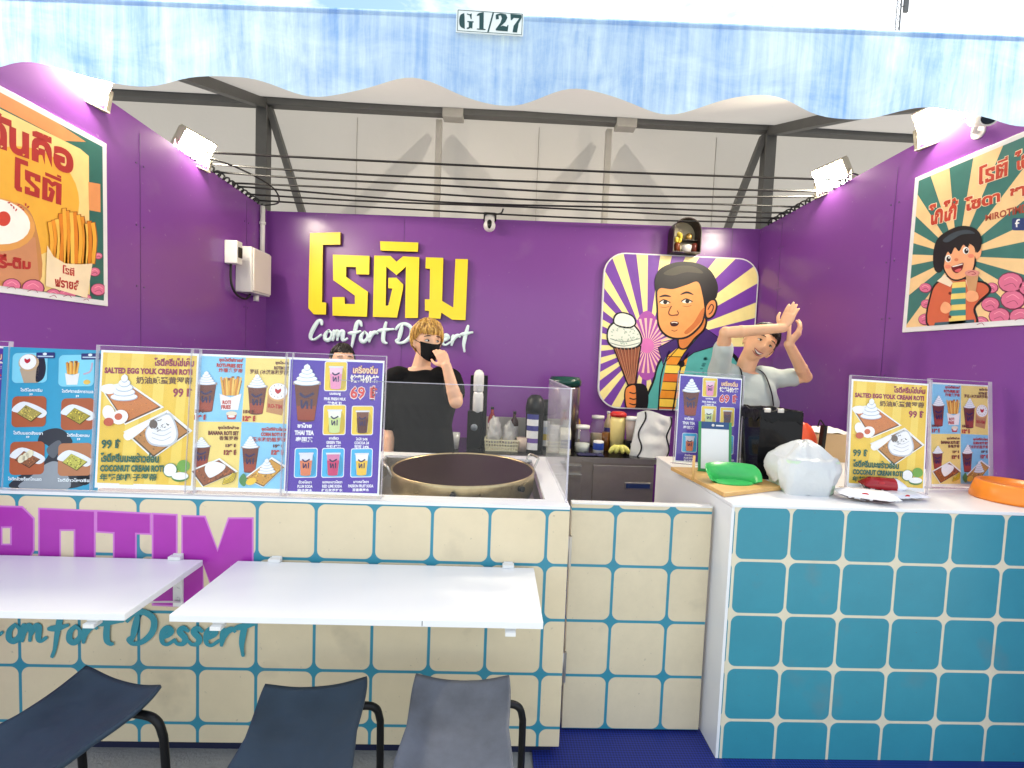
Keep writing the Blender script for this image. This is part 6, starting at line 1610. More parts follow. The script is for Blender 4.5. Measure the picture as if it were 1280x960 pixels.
# ------------------------------------------------------------------ stools
M_seat = mat('slate_blue_seat', lin((52, 68, 84)), 0.5, var=0.30, vscale=9, rvar=0.14, bump=0.05, bscale=50)
M_seatg = mat('grey_worn_seat', lin((106, 110, 120)), 0.55, var=0.40, vscale=9, rvar=0.14, bump=0.06, bscale=50)
def stool():
    t = thing('stool', 'slate blue curved stool at the picture edge, set below the ROTIM lettering', 'stool', (0, 0, 0), 'low stools before the counter')
    m = MB(); m.smooth = True; hw, hd = 0.172, 0.20
    def top(u, v):
        x, y = (u*2-1), (v*2-1)
        e = 1-0.10*(1-abs(y))*0.8
        X = hw*x*e*(1-0.05*abs(y)**6); Yq = hd*y*(1-0.05*abs(x)**6)
        z = 0.432+0.030*abs(x)**2.4-0.012*(1-y*y)+0.020*max(0, y)**3
        return (X, Yq, z)
    N = 28
    m.grid(top, N, N); o = len(m.v)
    m.grid(lambda u, v: (lambda p: (p[0]*0.985, p[1]*0.985, p[2]-0.020))(top(u, v)), N, N)
    B = [i for i in range(N+1)]+[(j*(N+1)+N) for j in range(1, N+1)]+[N*(N+1)+i for i in range(N-1, -1, -1)]+[j*(N+1) for j in range(N-1, 0, -1)]
    vs = []; fs = []
    for k in B: vs += [m.v[k], tuple((Vector(m.v[k])+Vector(m.v[o+k]))/2*1.0+Vector((m.v[k][0]*0.02, m.v[k][1]*0.02, 0))), m.v[o+k]]
    L_b = len(B)
    for k in range(L_b):
        q = (k+1) % L_b
        fs += [(k*3, k*3+1, q*3+1, q*3), (k*3+1, k*3+2, q*3+2, q*3+1)]
    m.add(vs, fs, True)
    s_ = m.build('seat', M_seat, t, local=True)
    bm = bmesh.new(); bm.from_mesh(s_.data); bmesh.ops.remove_doubles(bm, verts=bm.verts, dist=1e-5); bmesh.ops.recalc_face_normals(bm, faces=bm.faces)
    for f in bm.faces: f.smooth = True
    bm.to_mesh(s_.data); bm.free()
    for sx in (-1, 1):
        e_ = 1.0 if sx > 0 else 0.70
        for sy in (-1, 1):
            m = MB(); m.tube(crom([(sx*0.06, sy*0.13, 0.408), (sx*0.155*e_, sy*0.145, 0.410), (sx*0.198*e_, sy*0.15, 0.395), (sx*0.213*e_, sy*0.155, 0.355), (sx*0.216*e_, sy*0.16, 0.30), (sx*0.218*e_, sy*0.175, 0.012)], 6), 0.0125, 12); m.build('leg', M_black, t, local=True)
            m = MB(); m.cyl((sx*0.218*e_, sy*0.175, 0), (sx*0.218*e_, sy*0.175, 0.013), 0.017, n=12); m.build('foot_cap', M_rubber, t, local=True)
        m = MB(); m.tube([(sx*0.217*e_, -0.170, 0.10), (sx*0.217*e_, 0.170, 0.10)], 0.009, 10); m.build('stretcher', M_black, t, local=True)
    m = MB(); m.tube([(-0.06, -0.13, 0.408), (-0.06, 0.13, 0.408)], 0.009, 8); m.tube([(0.06, -0.13, 0.408), (0.06, 0.13, 0.408)], 0.009, 8); m.build('under_frame', M_black, t, local=True)
    return t
st = stool(); st.location = (-1.275, 1.39, 0); st.rotation_euler.z = rad(-16)
s2 = dup(st, (-0.545, 1.375, 0), rad(8), 'slate blue curved stool standing under the gap between the two folding shelves')
s3 = dup(st, (-0.08, 1.415, 0), rad(0), 'greyer worn curved stool nearest the gate')
for ch in s3.children:
    if ch.name.startswith('seat'):
        ch.data = ch.data.copy(); ch.data.materials[0] = M_seatg

# far lattice mast above the tent
t = thing('lattice_mast', 'thin far lattice mast rising above the tent into the pale sky', 'mast', (27.5, 34, 0))
m = MB(); cx, cy, w_ = 27.5, 34.0, 0.16
for q in range(3):
    a = rad(120*q+30); m.bar((cx+w_*math.cos(a), cy+w_*math.sin(a), 0), (cx+w_*math.cos(a), cy+w_*math.sin(a), 36), 0.035, 0.035)
for k in range(90):
    for q in range(3):
        a, b = rad(120*q+30), rad(120*((q+1) % 3)+30); z = k*0.4
        m.bar((cx+w_*math.cos(a), cy+w_*math.sin(a), z), (cx+w_*math.cos(b), cy+w_*math.sin(b), z+0.4), 0.02, 0.02)
m.build('lattice', M_greysteel, t)
for z in (27.0, 28.4):
    m = MB(); m.box((cx+0.2, cy-0.2, z), (cx+0.5, cy-0.05, z+0.9)); m.bar((cx+0.1, cy-0.1, z+0.4), (cx+0.25, cy-0.12, z+0.4), 0.05, 0.05); m.build('antenna', M_greysteel, t)
# ------------------------------------------------------------------ people
def skin_mat(name, rgb):
    m = mat(name, rgb, 0.48, var=0.08, vscale=14, bump=0.05, bscale=220)
    b = m.node_tree.nodes['Principled BSDF']
    b.inputs['Subsurface Weight'].default_value = 0.12; b.inputs['Subsurface Radius'].default_value = (0.012, 0.005, 0.003)
    return m
def hair_mat(name, rgb, lo):
    m = mat(name, rgb, 0.42)
    n, l = m.node_tree.nodes, m.node_tree.links
    t = n.new('ShaderNodeTexCoord'); mp = n.new('ShaderNodeMapping'); mp.inputs['Scale'].default_value = (150, 150, 16)
    x = n.new('ShaderNodeTexNoise'); x.inputs['Scale'].default_value = 1.0; x.inputs['Detail'].default_value = 5
    l.new(t.outputs['Object'], mp.inputs['Vector']); l.new(mp.outputs[0], x.inputs['Vector'])
    mu = n.new('ShaderNodeMix'); mu.data_type = 'RGBA'; mu.inputs['A'].default_value = (*lo, 1); mu.inputs['B'].default_value = (*rgb, 1)
    r = n.new('ShaderNodeMapRange'); r.inputs['From Min'].default_value = 0.35; r.inputs['From Max'].default_value = 0.65
    l.new(x.outputs['Fac'], r.inputs['Value']); l.new(r.outputs[0], mu.inputs['Factor']); l.new(mu.outputs['Result'], n['Principled BSDF'].inputs['Base Color'])
    bp = n.new('ShaderNodeBump'); bp.inputs['Strength'].default_value = 0.6; bp.inputs['Distance'].default_value = 0.006
    l.new(x.outputs['Fac'], bp.inputs['Height']); l.new(bp.outputs[0], n['Principled BSDF'].inputs['Normal'])
    return m
M_skinA = skin_mat('skin_light', lin((226, 176, 142)))
M_skinB = skin_mat('skin_tan', lin((226, 176, 138)))
M_blond = hair_mat('blond_hair', lin((236, 186, 92)), lin((134, 84, 30)))
M_dark = hair_mat('dark_hair', lin((34, 24, 20)), lin((10, 8, 8)))
M_tblack = mat('black_cotton', (0.0045, 0.0045, 0.005), 0.9, var=0.2, vscale=9, bump=0.15, bscale=30, spec=0.2)
M_tgrey = mat('grey_cotton', lin((182, 192, 188)), 0.9, var=0.06, vscale=8, bump=0.12, bscale=30)
M_jean = mat('dark_trousers', lin((36, 38, 48)), 0.9)
M_shoe = mat('black_shoe', (0.02, 0.02, 0.02), 0.5)
M_eyew = mat('eye_white', (0.75, 0.74, 0.72), 0.2)
M_iris = mat('dark_iris', (0.012, 0.007, 0.005), 0.12)
M_lip = mat('lip', lin((176, 98, 86)), 0.4)
M_teeth = mat('teeth', (0.78, 0.76, 0.70), 0.25)
M_mouth = mat('mouth_inside', (0.05, 0.012, 0.012), 0.6)

def remesh(mb, name, mats, parent, voxel, smooth=4, fold=0.0, fseed=0.0, cut=None):
    o = mb.build(name, mats, parent)
    md = o.modifiers.new('r', 'REMESH'); md.mode = 'VOXEL'; md.voxel_size = voxel; md.use_smooth_shade = True
    if smooth:
        sm = o.modifiers.new('s', 'SMOOTH'); sm.iterations = smooth; sm.factor = 0.5
    bpy.context.view_layer.update()
    me = bpy.data.meshes.new_from_object(o.evaluated_get(bpy.context.evaluated_depsgraph_get()))
    old = o.data; o.modifiers.clear(); o.data = me; bpy.data.meshes.remove(old)
    me.name = name
    for m_ in (mats if isinstance(mats, (list, tuple)) else [mats]):
        if m_.name not in [q.name for q in me.materials if q]: me.materials.append(m_)
    if fold:
        me.calc_loop_triangles() if False else None
        ns = [v.normal.copy() for v in me.vertices]
        for v, n in zip(me.vertices, ns):
            c = v.co
            f = noise.noise(Vector((c.x*7+fseed, c.y*7, c.z*4.0)))+0.6*noise.noise(Vector((c.x*16+c.z*9+fseed, c.y*16, c.z*7)))
            v.co = c+n*fold*f
    for p in me.polygons: p.use_smooth = True
    return o
def limb(mb, pts, rs, k=6):
    """tapered limb through joints with rounded ends"""
    P = []; R = []
    for i in range(len(pts)-1):
        a, b = Vector(pts[i]), Vector(pts[i+1])
        for j in range(k):
            t = j/k; P.append(a.lerp(b, t)); R.append(rs[i]+(rs[i+1]-rs[i])*t)
    P.append(Vector(pts[-1])); R.append(rs[-1])
    mb.tube(P, R, 14)
    for p, r in zip(pts, rs): mb.ell(p, r*0.995, 14, 10)
def loft(mb, rings, n=28):
    """rings: (centre, half width vector, half depth vector)"""
    vs = []; fs = []
    for c, a, b in rings:
        c, a, b = Vector(c), Vector(a), Vector(b)
        for k in range(n):
            t = 2*math.pi*k/n; e = 0.82
            ct, st_ = math.cos(t), math.sin(t)
            vs.append(c+a*math.copysign(abs(ct)**e, ct)+b*math.copysign(abs(st_)**e, st_))
    for i in range(len(rings)-1):
        for k in range(n): fs.append((i*n+k, i*n+(k+1) % n, (i+1)*n+(k+1) % n, (i+1)*n+k))
    fs.append(list(range(n))[::-1]); fs.append([(len(rings)-1)*n+k for k in range(n)])
    mb.add(vs, fs, True)
def head_shape(mb, M, s=1.0):
    """face looks along -y of M; origin at the middle of the skull"""
    nu, nv = 48, 40; vs = []; fs = []
    g = lambda x, z, x0, z0, sx, sz: math.exp(-((x-x0)/sx)**2-((z-z0)/sz)**2)
    for j in range(nv+1):
        th = math.pi*j/nv
        for i in range(nu):
            ph = 2*math.pi*i/nu
            d = Vector((math.sin(th)*math.cos(ph), math.sin(th)*math.sin(ph), math.cos(th)))
            x, y, z = 0.076*d.x, 0.094*d.y, 0.116*d.z
            if z < 0.01:
                f = (0.01-z)/0.126
                x *= 1-0.34*f**1.5
                if y > 0: y *= 1-0.55*f
                else: y *= 1-0.06*f
            if y < 0:
                u = -d.y
                w_ = max(0, u)**0.7
                y += 0.010*w_*(g(abs(x), z, 0.030, 0.006, 0.016, 0.013))      # eye sockets
                y -= 0.006*w_*(g(abs(x), z, 0.028, 0.030, 0.022, 0.010))      # brow
                y -= 0.018*w_*g(x, z, 0, -0.026, 0.010, 0.016)                # nose tip
                y -= 0.010*w_*g(x, z, 0, -0.004, 0.008, 0.024)                # nose bridge
                y -= 0.006*w_*g(abs(x), z, 0.012, -0.031, 0.007, 0.008)       # wings
                y -= 0.006*w_*g(x, z, 0, -0.060, 0.022, 0.011)                # lips
                y += 0.004*w_*g(x, z, 0, -0.078, 0.020, 0.007)
                y -= 0.007*w_*g(x, z, 0, -0.098, 0.020, 0.014)                # chin
                y -= 0.004*w_*g(abs(x), z, 0.042, -0.026, 0.018, 0.018)       # cheeks
            vs.append(M @ (Vector((x, y, z))*s))
    for j in range(nv):
        for i in range(nu):
            a, b, c, d_ = j*nu+i, j*nu+(i+1) % nu, (j+1)*nu+(i+1) % nu, (j+1)*nu+i
            fs.append((a, d_, c) if j == 0 else ((a, d_, b) if j == nv-1 else (a, d_, c, b)))
    mb.add(vs, fs, True)
    for sx in (-1, 1):
        R = M.to_3x3() @ Matrix.Rotation(sx*rad(22), 3, 'Z')
        mb.ell(M @ (Vector((sx*0.078, 0.008, -0.008))*s), (0.010*s, 0.020*s, 0.033*s), 12, 10, M=R)
        mb.ell(M @ (Vector((sx*0.075, 0.002, -0.034))*s), (0.008*s, 0.011*s, 0.012*s), 10, 8, M=R)
def face_bits(t, M, s=1.0, brow=None, smile=False, squint=False, gaze=0.0, mouth=True):
    for sx in (-1, 1):
        c = M @ (Vector((sx*0.030, -0.0745, 0.006))*s)
        m = MB(); m.ell(c, (0.0135*s, 0.011*s, 0.0062*s if not squint else 0.0042*s), 18, 12, M=M.to_3x3())
        e = m.build('eye', M_eyew, t)
        m = MB(); m.ell(M @ (Vector((sx*0.030+gaze, -0.0825, 0.006))*s), (0.0062*s, 0.0042*s, 0.0062*s if not squint else 0.0042*s), 14, 10, M=M.to_3x3()); m.build('iris', M_iris, e)
        m = MB()
        m.tube([M @ (Vector((sx*(0.030+q*0.016), -0.0835+0.006*abs(q)**2+0.002*max(0, q), 0.0125-0.006*q*q))*s) for q in (-1, -.6, -.2, .2, .6, 1)], [0.0010*s, 0.0016*s, 0.0018*s, 0.0018*s, 0.0016*s, 0.001*s], 6); m.build('eyelashes', M_dark, t)
        m = MB(); pts = [M @ (Vector((sx*(0.032+q*0.020), -0.0895+0.010*max(0, q)**2+0.002*q*q, 0.0300+0.004*(1-q*q)-0.003*q))*s) for q in (-1, -.5, 0, .5, 1)]
        m.tube(crom(pts, 3), [0.0022*s+0.0018*s*math.sin(math.pi*k/12) for k in range(13)], 6, flat=0.6); m.build('eyebrow', brow or M_dark, t)
    if not mouth: return
    if smile:
        m = MB(); n_ = 14; P = []
        for k in range(n_+1):
            q = -1+2*k/n_; P.append((q*0.027, -0.093+0.018*q*q, -0.0555+0.010*q*q))
        for k in range(n_, -1, -1):
            q = -1+2*k/n_; P.append((q*0.027, -0.093+0.018*q*q, -0.0555+0.010*q*q-0.016*(1-q*q)))
        vs = [M @ (Vector(p)*s) for p in P]; m.add(vs, [(k, k+1, 2*n_-k, 2*n_+1-k) for k in range(n_)], True); mo = m.build('mouth', M_mouth, t, solid=0.002)
        m = MB(); vs = []
        for k in range(n_+1):
            q = (-1+2*k/n_)*0.86
            vs += [M @ (Vector((q*0.027, -0.0945+0.018*q*q, -0.0556+0.010*q*q))*s), M @ (Vector((q*0.027, -0.0950+0.018*q*q, -0.0556+0.010*q*q-0.0090*(1-q*q)-0.0005))*s)]
        m.add(vs, [(2*k, 2*k+1, 2*k+3, 2*k+2) for k in range(n_)], True); m.build('teeth', M_teeth, mo, solid=0.001)
        for zz, dr in ((-0.0535, 0.010), (-0.0735, -0.006)):
            m = MB(); m.tube([M @ (Vector((q*0.029, -0.0935+0.018*q*q, zz+dr*q*q+(0.018*q*q if dr < 0 else 0)))*s) for q in [-1+k/6 for k in range(13)]], [0.0012*s+0.0028*s*math.sin(math.pi*k/12) for k in range(13)], 8); m.build('lip', M_lip, t)
    else:
        for zz in (-0.0575, -0.0635):
            m = MB(); m.tube([M @ (Vector((q*0.022, -0.0955+0.010*q*q, zz+0.002*q*q))*s) for q in [-1+k/5 for k in range(11)]], [0.001*s+0.003*s*math.sin(math.pi*k/10) for k in range(11)], 8); m.build('lip', M_lip, t)
def hair_cap(t, M, material, s=1.0, low=-0.035, fringe=0.034, side=0.012, puff=0.012, seed=0, locks=90, messy=0.008, part_x=0.02):
    """shell of hair over the skull plus many short locks, one mesh"""
    mb = MB(); mb.smooth = True
    rn = random.Random(seed)
    def hl(ph):                                   # lowest z of hair at azimuth (ph=-90 deg is the face)
        f = 0.5-0.5*math.sin(ph)                  # 1 in front, 0 at the back
        fr = fringe; sd = -0.006
        if f > 0.72: return fr
        if f > 0.40: return sd+(fr-sd)*((f-0.40)/0.32)**2*1.0-(0.02 if 0.45 < f < 0.55 else 0)
        return low+(sd-low)*(f/0.40)
    def pt(ph, z, out):
        zz = max(-1, min(1, z/0.116)); r_ = math.sqrt(max(0.0, 1-zz*zz))
        x, y = 0.076*r_*math.cos(ph), 0.094*r_*math.sin(ph)
        if z < 0.01:
            f = (0.01-z)/0.126; x *= 1-0.30*f**1.5
            if y > 0: y *= 1-0.45*f
        d = Vector((x/0.076, y/0.094, zz)).normalized()
        return M @ ((Vector((x, y, z))+d*out)*s)
    nu, nv = 56, 18; grid = []
    for j in range(nv+1):
        v = j/nv
        for i in range(nu):
            ph = 2*math.pi*i/nu; z0 = hl(ph)+0.004*rn.uniform(-1, 1)*(j == nv)
            top = 0.1155; a0 = math.acos(max(-1, min(1, z0/0.116))); th = a0*v
            z = 0.116*math.cos(th)
            o_ = puff*(0.55+0.9*math.sin(math.pi*min(1, 0.15+v*0.85)))+messy*noise.noise(Vector((math.cos(ph)*3+seed, math.sin(ph)*3, v*4)))
            if j == nv: o_ = 0.001
            grid.append(pt(ph, z, max(0.001, o_)))
    fs = [(j*nu+i, j*nu+(i+1) % nu, (j+1)*nu+(i+1) % nu, (j+1)*nu+i) for j in range(nv) for i in range(nu)]
    mb.add(grid, fs, True)
    for q in range(locks):
        ph = rn.uniform(0, 2*math.pi); v0 = rn.uniform(0.0, 0.75); L = rn.uniform(0.3, 0.5)
        pts = []; rs = []; tw = rn.uniform(-0.35, 0.35); bl = rn.uniform(0.3, 1.0)
        for k in range(7):
            u = k/6; p_ = ph+tw*u; v = min(1.03, v0+L*u); a0 = math.acos(max(-1, min(1, hl(p_)/0.116))); z = 0.116*math.cos(min(math.pi, a0*v))
            pts.append(pt(p_, z, puff*(0.6+0.9*math.sin(math.pi*min(1, 0.15+v*0.8)))+0.003*bl+messy*noise.noise(Vector((math.cos(p_)*3+seed, math.sin(p_)*3, v*4))))); rs.append(0.0042*s*math.sin(math.pi*(0.12+0.80*u))+0.0008)
        mb.tube(pts, rs, 6, flat=0.5)
    return mb.build('hair', material, t)
def hand(mb, wrist, palm_dir, palm_nrm, side, curl, s=1.0, spread=0.0, thumb=0.6, lens=(0.074, 0.082, 0.076, 0.060)):
    """palm_dir towards the knuckles, palm_nrm out of the palm; side=+1 thumb on the cross(dir,nrm) side"""
    d = Vector(palm_dir).normalized(); n = Vector(palm_nrm); n = (n-d*n.dot(d)).normalized(); x = d.cross(n).normalized()*side
    w = Vector(wrist); P = lambda a, b, c: w+(x*a+d*b+n*c)*s
    # palm slab
    loft(mb, [(P(0, 0.0, 0), x*0.025*s, n*0.017*s), (P(0.0, 0.03, 0), x*0.036*s, n*0.016*s), (P(0, 0.065, 0), x*0.041*s, n*0.014*s), (P(0, 0.090, 0.0), x*0.039*s, n*0.012*s)], 18)
    for i, (ox, L) in enumerate(zip((0.030, 0.010, -0.010, -0.029), lens)):
        c = curl[i] if isinstance(curl, (list, tuple)) else curl
        a = 0.0; p = P(ox, 0.086-0.004*abs(i-1), 0); pts = [P(ox*0.85, 0.05, 0), p]; rs = [0.0095*s, 0.0100*s]
        dd = (d+x*(ox*spread*8)).normalized()
        for k, f in enumerate((0.45, 0.31, 0.24)):
            a += c*(0.75, 1.0, 0.75)[k]; v = dd*math.cos(a)+n*math.sin(a); p = p+v*L*f*s; pts.append(p); rs.append((0.0092, 0.0084, 0.0070)[k]*s*(0.9 if i == 3 else 1))
        limb(mb, pts, rs, 3)
    tb = P(0.026, 0.018, 0.006); t1 = tb+(x*0.6+d*0.55+n*0.35*thumb).normalized()*0.040*s; t2 = t1+(x*(0.45-0.3*thumb)+d*0.75+n*0.55*thumb).normalized()*0.032*s; t3 = t2+(x*(0.15-0.3*thumb)+d*0.8+n*0.6*thumb).normalized()*0.024*s
    limb(mb, [tb, t1, t2, t3], [0.015*s, 0.0115*s, 0.0100*s, 0.0078*s], 3)

def person(label, loc_xy, head_c, head_M, neck_base, sh_l, sh_r, arms, hip, mats_, shirt, shirt_m, head_s=1.0, hands=(), voxel=0.0048, torso_w=0.185, extra=None):
    """arms: list of (shoulder, elbow, wrist)"""
    t = thing('person', label, 'person', (loc_xy[0], loc_xy[1], 0), None)
    sh_l, sh_r, hip, nb = Vector(sh_l), Vector(sh_r), Vector(hip), Vector(neck_base)
    X = (sh_r-sh_l).normalized(); up = (nb-hip).normalized(); Yv = up.cross(X).normalized()
    mb = MB()
    head_shape(mb, head_M, head_s)
    hc = head_M @ Vector((0, 0.018, -0.06))
    limb(mb, [nb-up*0.03, nb+(hc-nb)*0.5, hc], [0.060, 0.052*head_s, 0.050*head_s], 5)
    mid = (sh_l+sh_r)/2; hw = (sh_r-sh_l).length/2
    ch = mid-up*0.14; wa = hip+up*0.16
    def rings(g):
        return [(hip-up*0.10, X*(torso_w*0.90+g), Yv*(0.115+g)), (hip, X*(torso_w*0.94+g), Yv*(0.120+g)), (wa, X*(torso_w*0.86+g), Yv*(0.105+g)), (ch, X*(torso_w+g), Yv*(0.118+g)), (mid-up*0.03, X*(hw*0.98+g), Yv*(0.090+g*0.8)), (mid+up*0.02, X*(hw*0.72+g*0.6), Yv*(0.068+g*0.6)), (nb+up*0.005-up*0.012*(g > 0), X*(0.066+g*0.9), Yv*(0.060+g*0.9))]
    loft(mb, rings(0.0))
    for (a, b, c) in arms:
        limb(mb, [mid+(Vector(a)-mid)*0.75, a, b, c], [0.052, 0.054, 0.040, 0.028])
        e = Vector(b).lerp(Vector(c), 0.28); mb.ell(e, 0.0395, 14, 10)
    for h in hands: hand(mb, *h[:5], **h[5])
    # legs and feet
    for sx in (-1, 1):
        h0 = hip+X*(sx*0.09)-up*0.06
        k_ = Vector((h0.x+sx*0.01, h0.y-0.01, 0.50)); an = Vector((h0.x+sx*0.015, h0.y+0.02, 0.085))
        limb(mb, [h0, k_, an], [0.088, 0.058, 0.040]); limb(mb, [an-Vector((0, 0, 0.035)), an+Vector((0, -0.14, -0.052))], [0.040, 0.030])
    body = remesh(mb, 'body', mats_[0], t, voxel, 5)
    # shirt
    mb = MB(); loft(mb, rings(0.016))
    for q, (a, b, c) in enumerate(arms):
        a, b = Vector(a), Vector(b); f = shirt['sleeve'][q]; e = a.lerp(b, f)
        limb(mb, [mid+(a-mid)*0.55, mid+(a-mid)*0.9, a, e], [0.075, 0.074, 0.070, 0.062], 5)
    sh = remesh(mb, 'shirt', shirt_m, t, 0.0075, 5, shirt.get('fold', 0.007), shirt.get('seed', 0))
    # trousers
    mb = MB()
    loft(mb, [(hip-up*0.16, X*(torso_w*0.92+0.012), Yv*0.128), (hip-up*0.06, X*(torso_w*0.94+0.010), Yv*0.130), (hip+up*0.02, X*(torso_w*0.93+0.008), Yv*0.126)])
    for sx in (-1, 1):
        h0 = hip+X*(sx*0.09)-up*0.06; limb(mb, [h0, (h0.x+sx*0.01, h0.y-0.01, 0.50), (h0.x+sx*0.015, h0.y+0.02, 0.11)], [0.100, 0.076, 0.062])
    remesh(mb, 'trousers', M_jean, t, 0.012, 4)
    for sx in (-1, 1):
        h0 = hip+X*(sx*0.09)-up*0.06; an = Vector((h0.x+sx*0.015, h0.y+0.02, 0.045)); m = MB(); limb(m, [an, an+Vector((0, -0.15, -0.008))], [0.046, 0.038]); remesh(m, 'shoe', M_shoe, t, 0.008, 2)
    return t, body, sh

def head_matrix(c, yaw, pitch, roll, s=1.0):
    return Matrix.Translation(Vector(c)) @ Matrix.Rotation(yaw, 4, 'Z') @ Matrix.Rotation(roll, 4, 'Y') @ Matrix.Rotation(pitch, 4, 'X')

# ---- worker with blond hair and black mask
Ym = 2.86
hc = onY(534, 427, Ym); Mh = head_matrix(hc, rad(30), rad(2), rad(2))
nb = onY(525, 460, Ym+0.03)
sl, sr = onY(494, 473, Ym+0.03), onY(565, 474, Ym+0.01)
el_r = onY(487, 536, Ym+0.02); wr_r = onY(484, 582, Ym-0.10)
el_l = onY(570, 502, Ym-0.20); wr_l = onY(558, 457, Ym-0.185)
hip = Vector((onY(528, 610, Ym+0.04).x, Ym+0.04, 1.00))
_ = onY(540, 436, Ym-0.155)
hands = [(wr_r, Vector((0.05, -0.35, -0.9)), Vector((0.9, 0.1, 0.1)), -1, 0.55, dict(thumb=0.7)),
         (wr_l, (onY(549, 438, Ym-0.155)-wr_l), Vector((-0.35, 0.92, 0.1)), 1, (0.45, 0.55, 0.6, 0.7), dict(thumb=0.8, s=0.90))]
t, body, sh = person('blond person in black T-shirt and black face mask raising one hand to the nose', (hip.x, hip.y), hc, Mh, nb, sl, sr, [(sl, el_r, wr_r), (sr, el_l, wr_l)], hip, (M_skinA,), dict(sleeve=(0.86, 0.62), seed=2.0, fold=0.012), M_tblack, hands=hands)
face_bits(t, Mh, 1.0, brow=M_dark, gaze=0.004, mouth=False)
hair_cap(t, Mh, M_blond, 1.0, low=-0.095, fringe=0.042, puff=0.017, seed=3, locks=420, messy=0.012)
# mask: fitted shell over nose, cheeks and chin
m = MB(); m.smooth = True
def maskf(u, v):
    a = (u-0.5)*2; z = -0.012-0.104*v+(0.010*abs(a)**2)*(1-v)+0.030*abs(a)**2*v
    x = a*0.064*(1-0.22*v*(abs(a)))
    y = -0.104+0.050*a*a-0.016*math.sin(math.pi*min(1, 0.25+v*0.75))*(1-a*a)+0.012*v*v
    return tuple(Mh @ Vector((x, y, z)))
m.grid(maskf, 24, 16)
mk = m.build('face_mask', mat('black_mask_cloth', (0.004, 0.004, 0.005), 0.8, spec=0.2), t, solid=0.003)
m = MB()
for sx in (-1, 1):
    for z0, z1 in ((-0.012, 0.012), (-0.080, -0.030)):
        m.tube(crom([Mh @ Vector((sx*0.062, -0.056, z0)), Mh @ Vector((sx*0.078, -0.03, (z0+z1)/2)), Mh @ Vector((sx*0.086, 0.012, z1))], 5), 0.0018, 6)
m.build('ear_loop', M_black, mk)

# ---- person hidden behind the menu card
Yp = 3.35
hc = onY(428, 451, Yp); Mh = head_matrix(hc, rad(30), rad(0), rad(0))
nb = Vector((hc.x-0.01, Yp+0.02, hc.z-0.20)); sl, sr = nb+Vector((-0.17, 0.0, -0.06)), nb+Vector((0.17, -0.02, -0.06))
hip = Vector((nb.x, Yp+0.03, 0.92))
t, body, sh = person('person with dark cropped hair, only the eyes and brow above the purple menu card', (hip.x, hip.y), hc, Mh, nb, sl, sr, [(sl, sl+Vector((-0.05, 0.02, -0.27)), sl+Vector((-0.02, -0.10, -0.48))), (sr, sr+Vector((0.05, 0.02, -0.27)), sr+Vector((0.02, -0.10, -0.48)))], hip, (M_skinA,), dict(sleeve=(0.6, 0.6), seed=5.0), M_tblack,
    hands=[(sl+Vector((-0.02, -0.10, -0.48)), Vector((0.05, -0.3, -0.9)), Vector((1, 0, 0)), -1, 0.4, {}), (sr+Vector((0.02, -0.10, -0.48)), Vector((-0.05, -0.3, -0.9)), Vector((-1, 0, 0)), 1, 0.4, {})], voxel=0.006)
face_bits(t, Mh, 1.0)
hair_cap(t, Mh, M_dark, 1.0, low=-0.05, fringe=0.058, puff=0.006, seed=5, locks=80, messy=0.003)

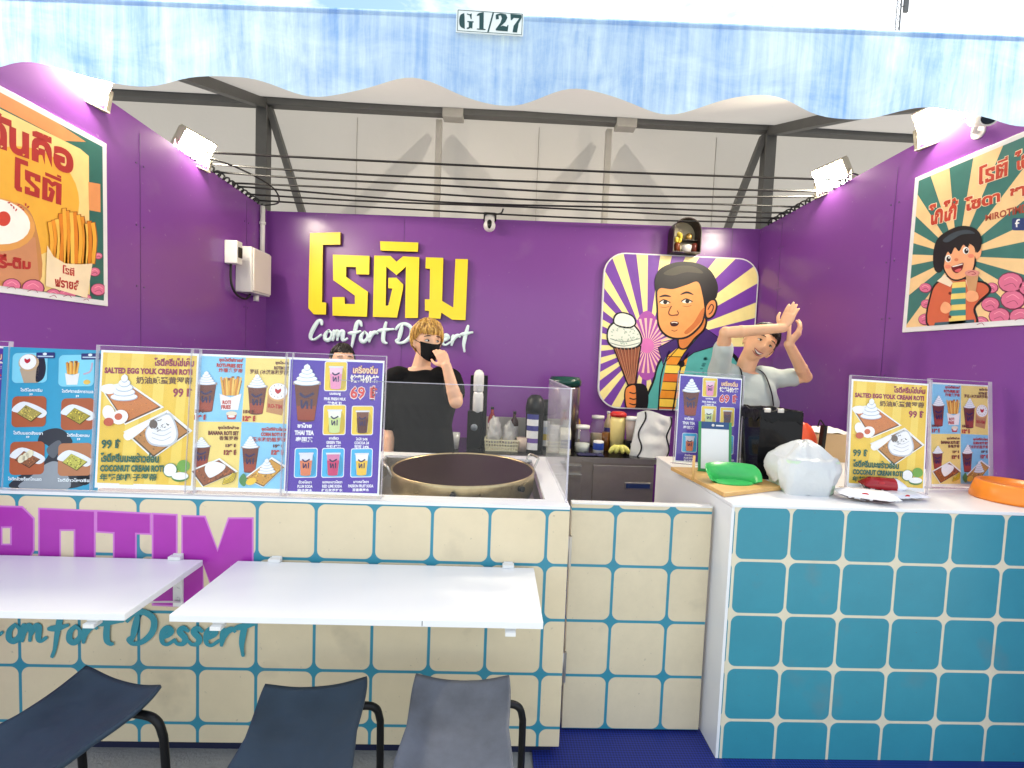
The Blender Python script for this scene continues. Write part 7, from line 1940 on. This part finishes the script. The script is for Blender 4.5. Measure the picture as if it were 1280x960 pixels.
# ---- laughing person with both arms raised
Yr = 3.06
hc = onY(949, 430, Yr-0.03); Mh = head_matrix(hc, rad(-10), rad(2), rad(32))
HS = 1.14
nb = onY(929, 464, Yr+0.02)
sl, sr = onY(899, 466, Yr+0.02), onY(967, 474, Yr+0.02)
el_r = onY(907, 416, Yr-0.16); wr_r = onY(979, 410, Yr-0.26)
el_l = onY(1007, 471, Yr-0.06); wr_l = onY(986, 430, Yr-0.23)
hip = Vector((onY(925, 600, Yr+0.05).x, Yr+0.05, 0.98))
hands = [(wr_r, onY(991, 384, Yr-0.26)-wr_r, Vector((0.75, 0.45, 0.1)), 1, (0.12, 0.06, 0.08, 0.14), dict(thumb=0.3, spread=0.25)),
         (wr_l, onY(1009, 404, Yr-0.26)-wr_l, Vector((-0.55, 0.7, 0.3)), 1, (0.5, 0.45, 0.45, 0.5), dict(thumb=0.8))]
t, body, sh = person('laughing person in pale grey T-shirt and white apron with both arms raised and crossed', (hip.x, hip.y), hc, Mh, nb, sl, sr, [(sl, el_r, wr_r), (sr, el_l, wr_l)], hip, (M_skinB,), dict(sleeve=(0.62, 0.55), seed=8.0, fold=0.014), M_tgrey, hands=hands, torso_w=0.195, head_s=HS)
face_bits(t, Mh, HS, smile=True, squint=True)
hair_cap(t, Mh, M_dark, HS, low=-0.06, fringe=0.058, puff=0.010, seed=7, locks=110, messy=0.005)
# apron: bib and straps following the chest
m = MB(); m.smooth = True
Xv = (Vector(sr)-Vector(sl)).normalized(); top = onY(930, 500, Yr); upv = (Vector(nb)-hip).normalized(); Yd = upv.cross(Xv).normalized()
if Yd.y > 0: Yd = -Yd
base = (Vector(sl)+Vector(sr))/2
def apr(u, v):
    a = (u-0.5)*2; w_ = 0.115+0.075*min(1, v*2.2); z = 0.20+0.58*v
    dep = 0.142-0.055*(abs(a)*w_/0.19)**2.2+0.006*noise.noise(Vector((u*5, v*7, 2)))
    return tuple(base-upv*z+Xv*(a*w_)+Yd*dep)
m.grid(apr, 26, 30); ap = m.build('apron', mat('white_apron', (0.75, 0.74, 0.70), 0.85, var=0.05, bump=0.15, bscale=20), t, solid=0.003)
m = MB()
for sx in (-1, 1):
    m.tube(crom([base-upv*0.20+Xv*(sx*0.11)+Yd*0.142, base-upv*0.08+Xv*(sx*0.095)+Yd*0.132, base+upv*0.035+Xv*(sx*0.075)+Yd*0.072, base+upv*0.05+Xv*(sx*0.06)-Yd*0.03], 6), 0.010, 8, flat=0.35)
m.build('strap', M_black, ap)
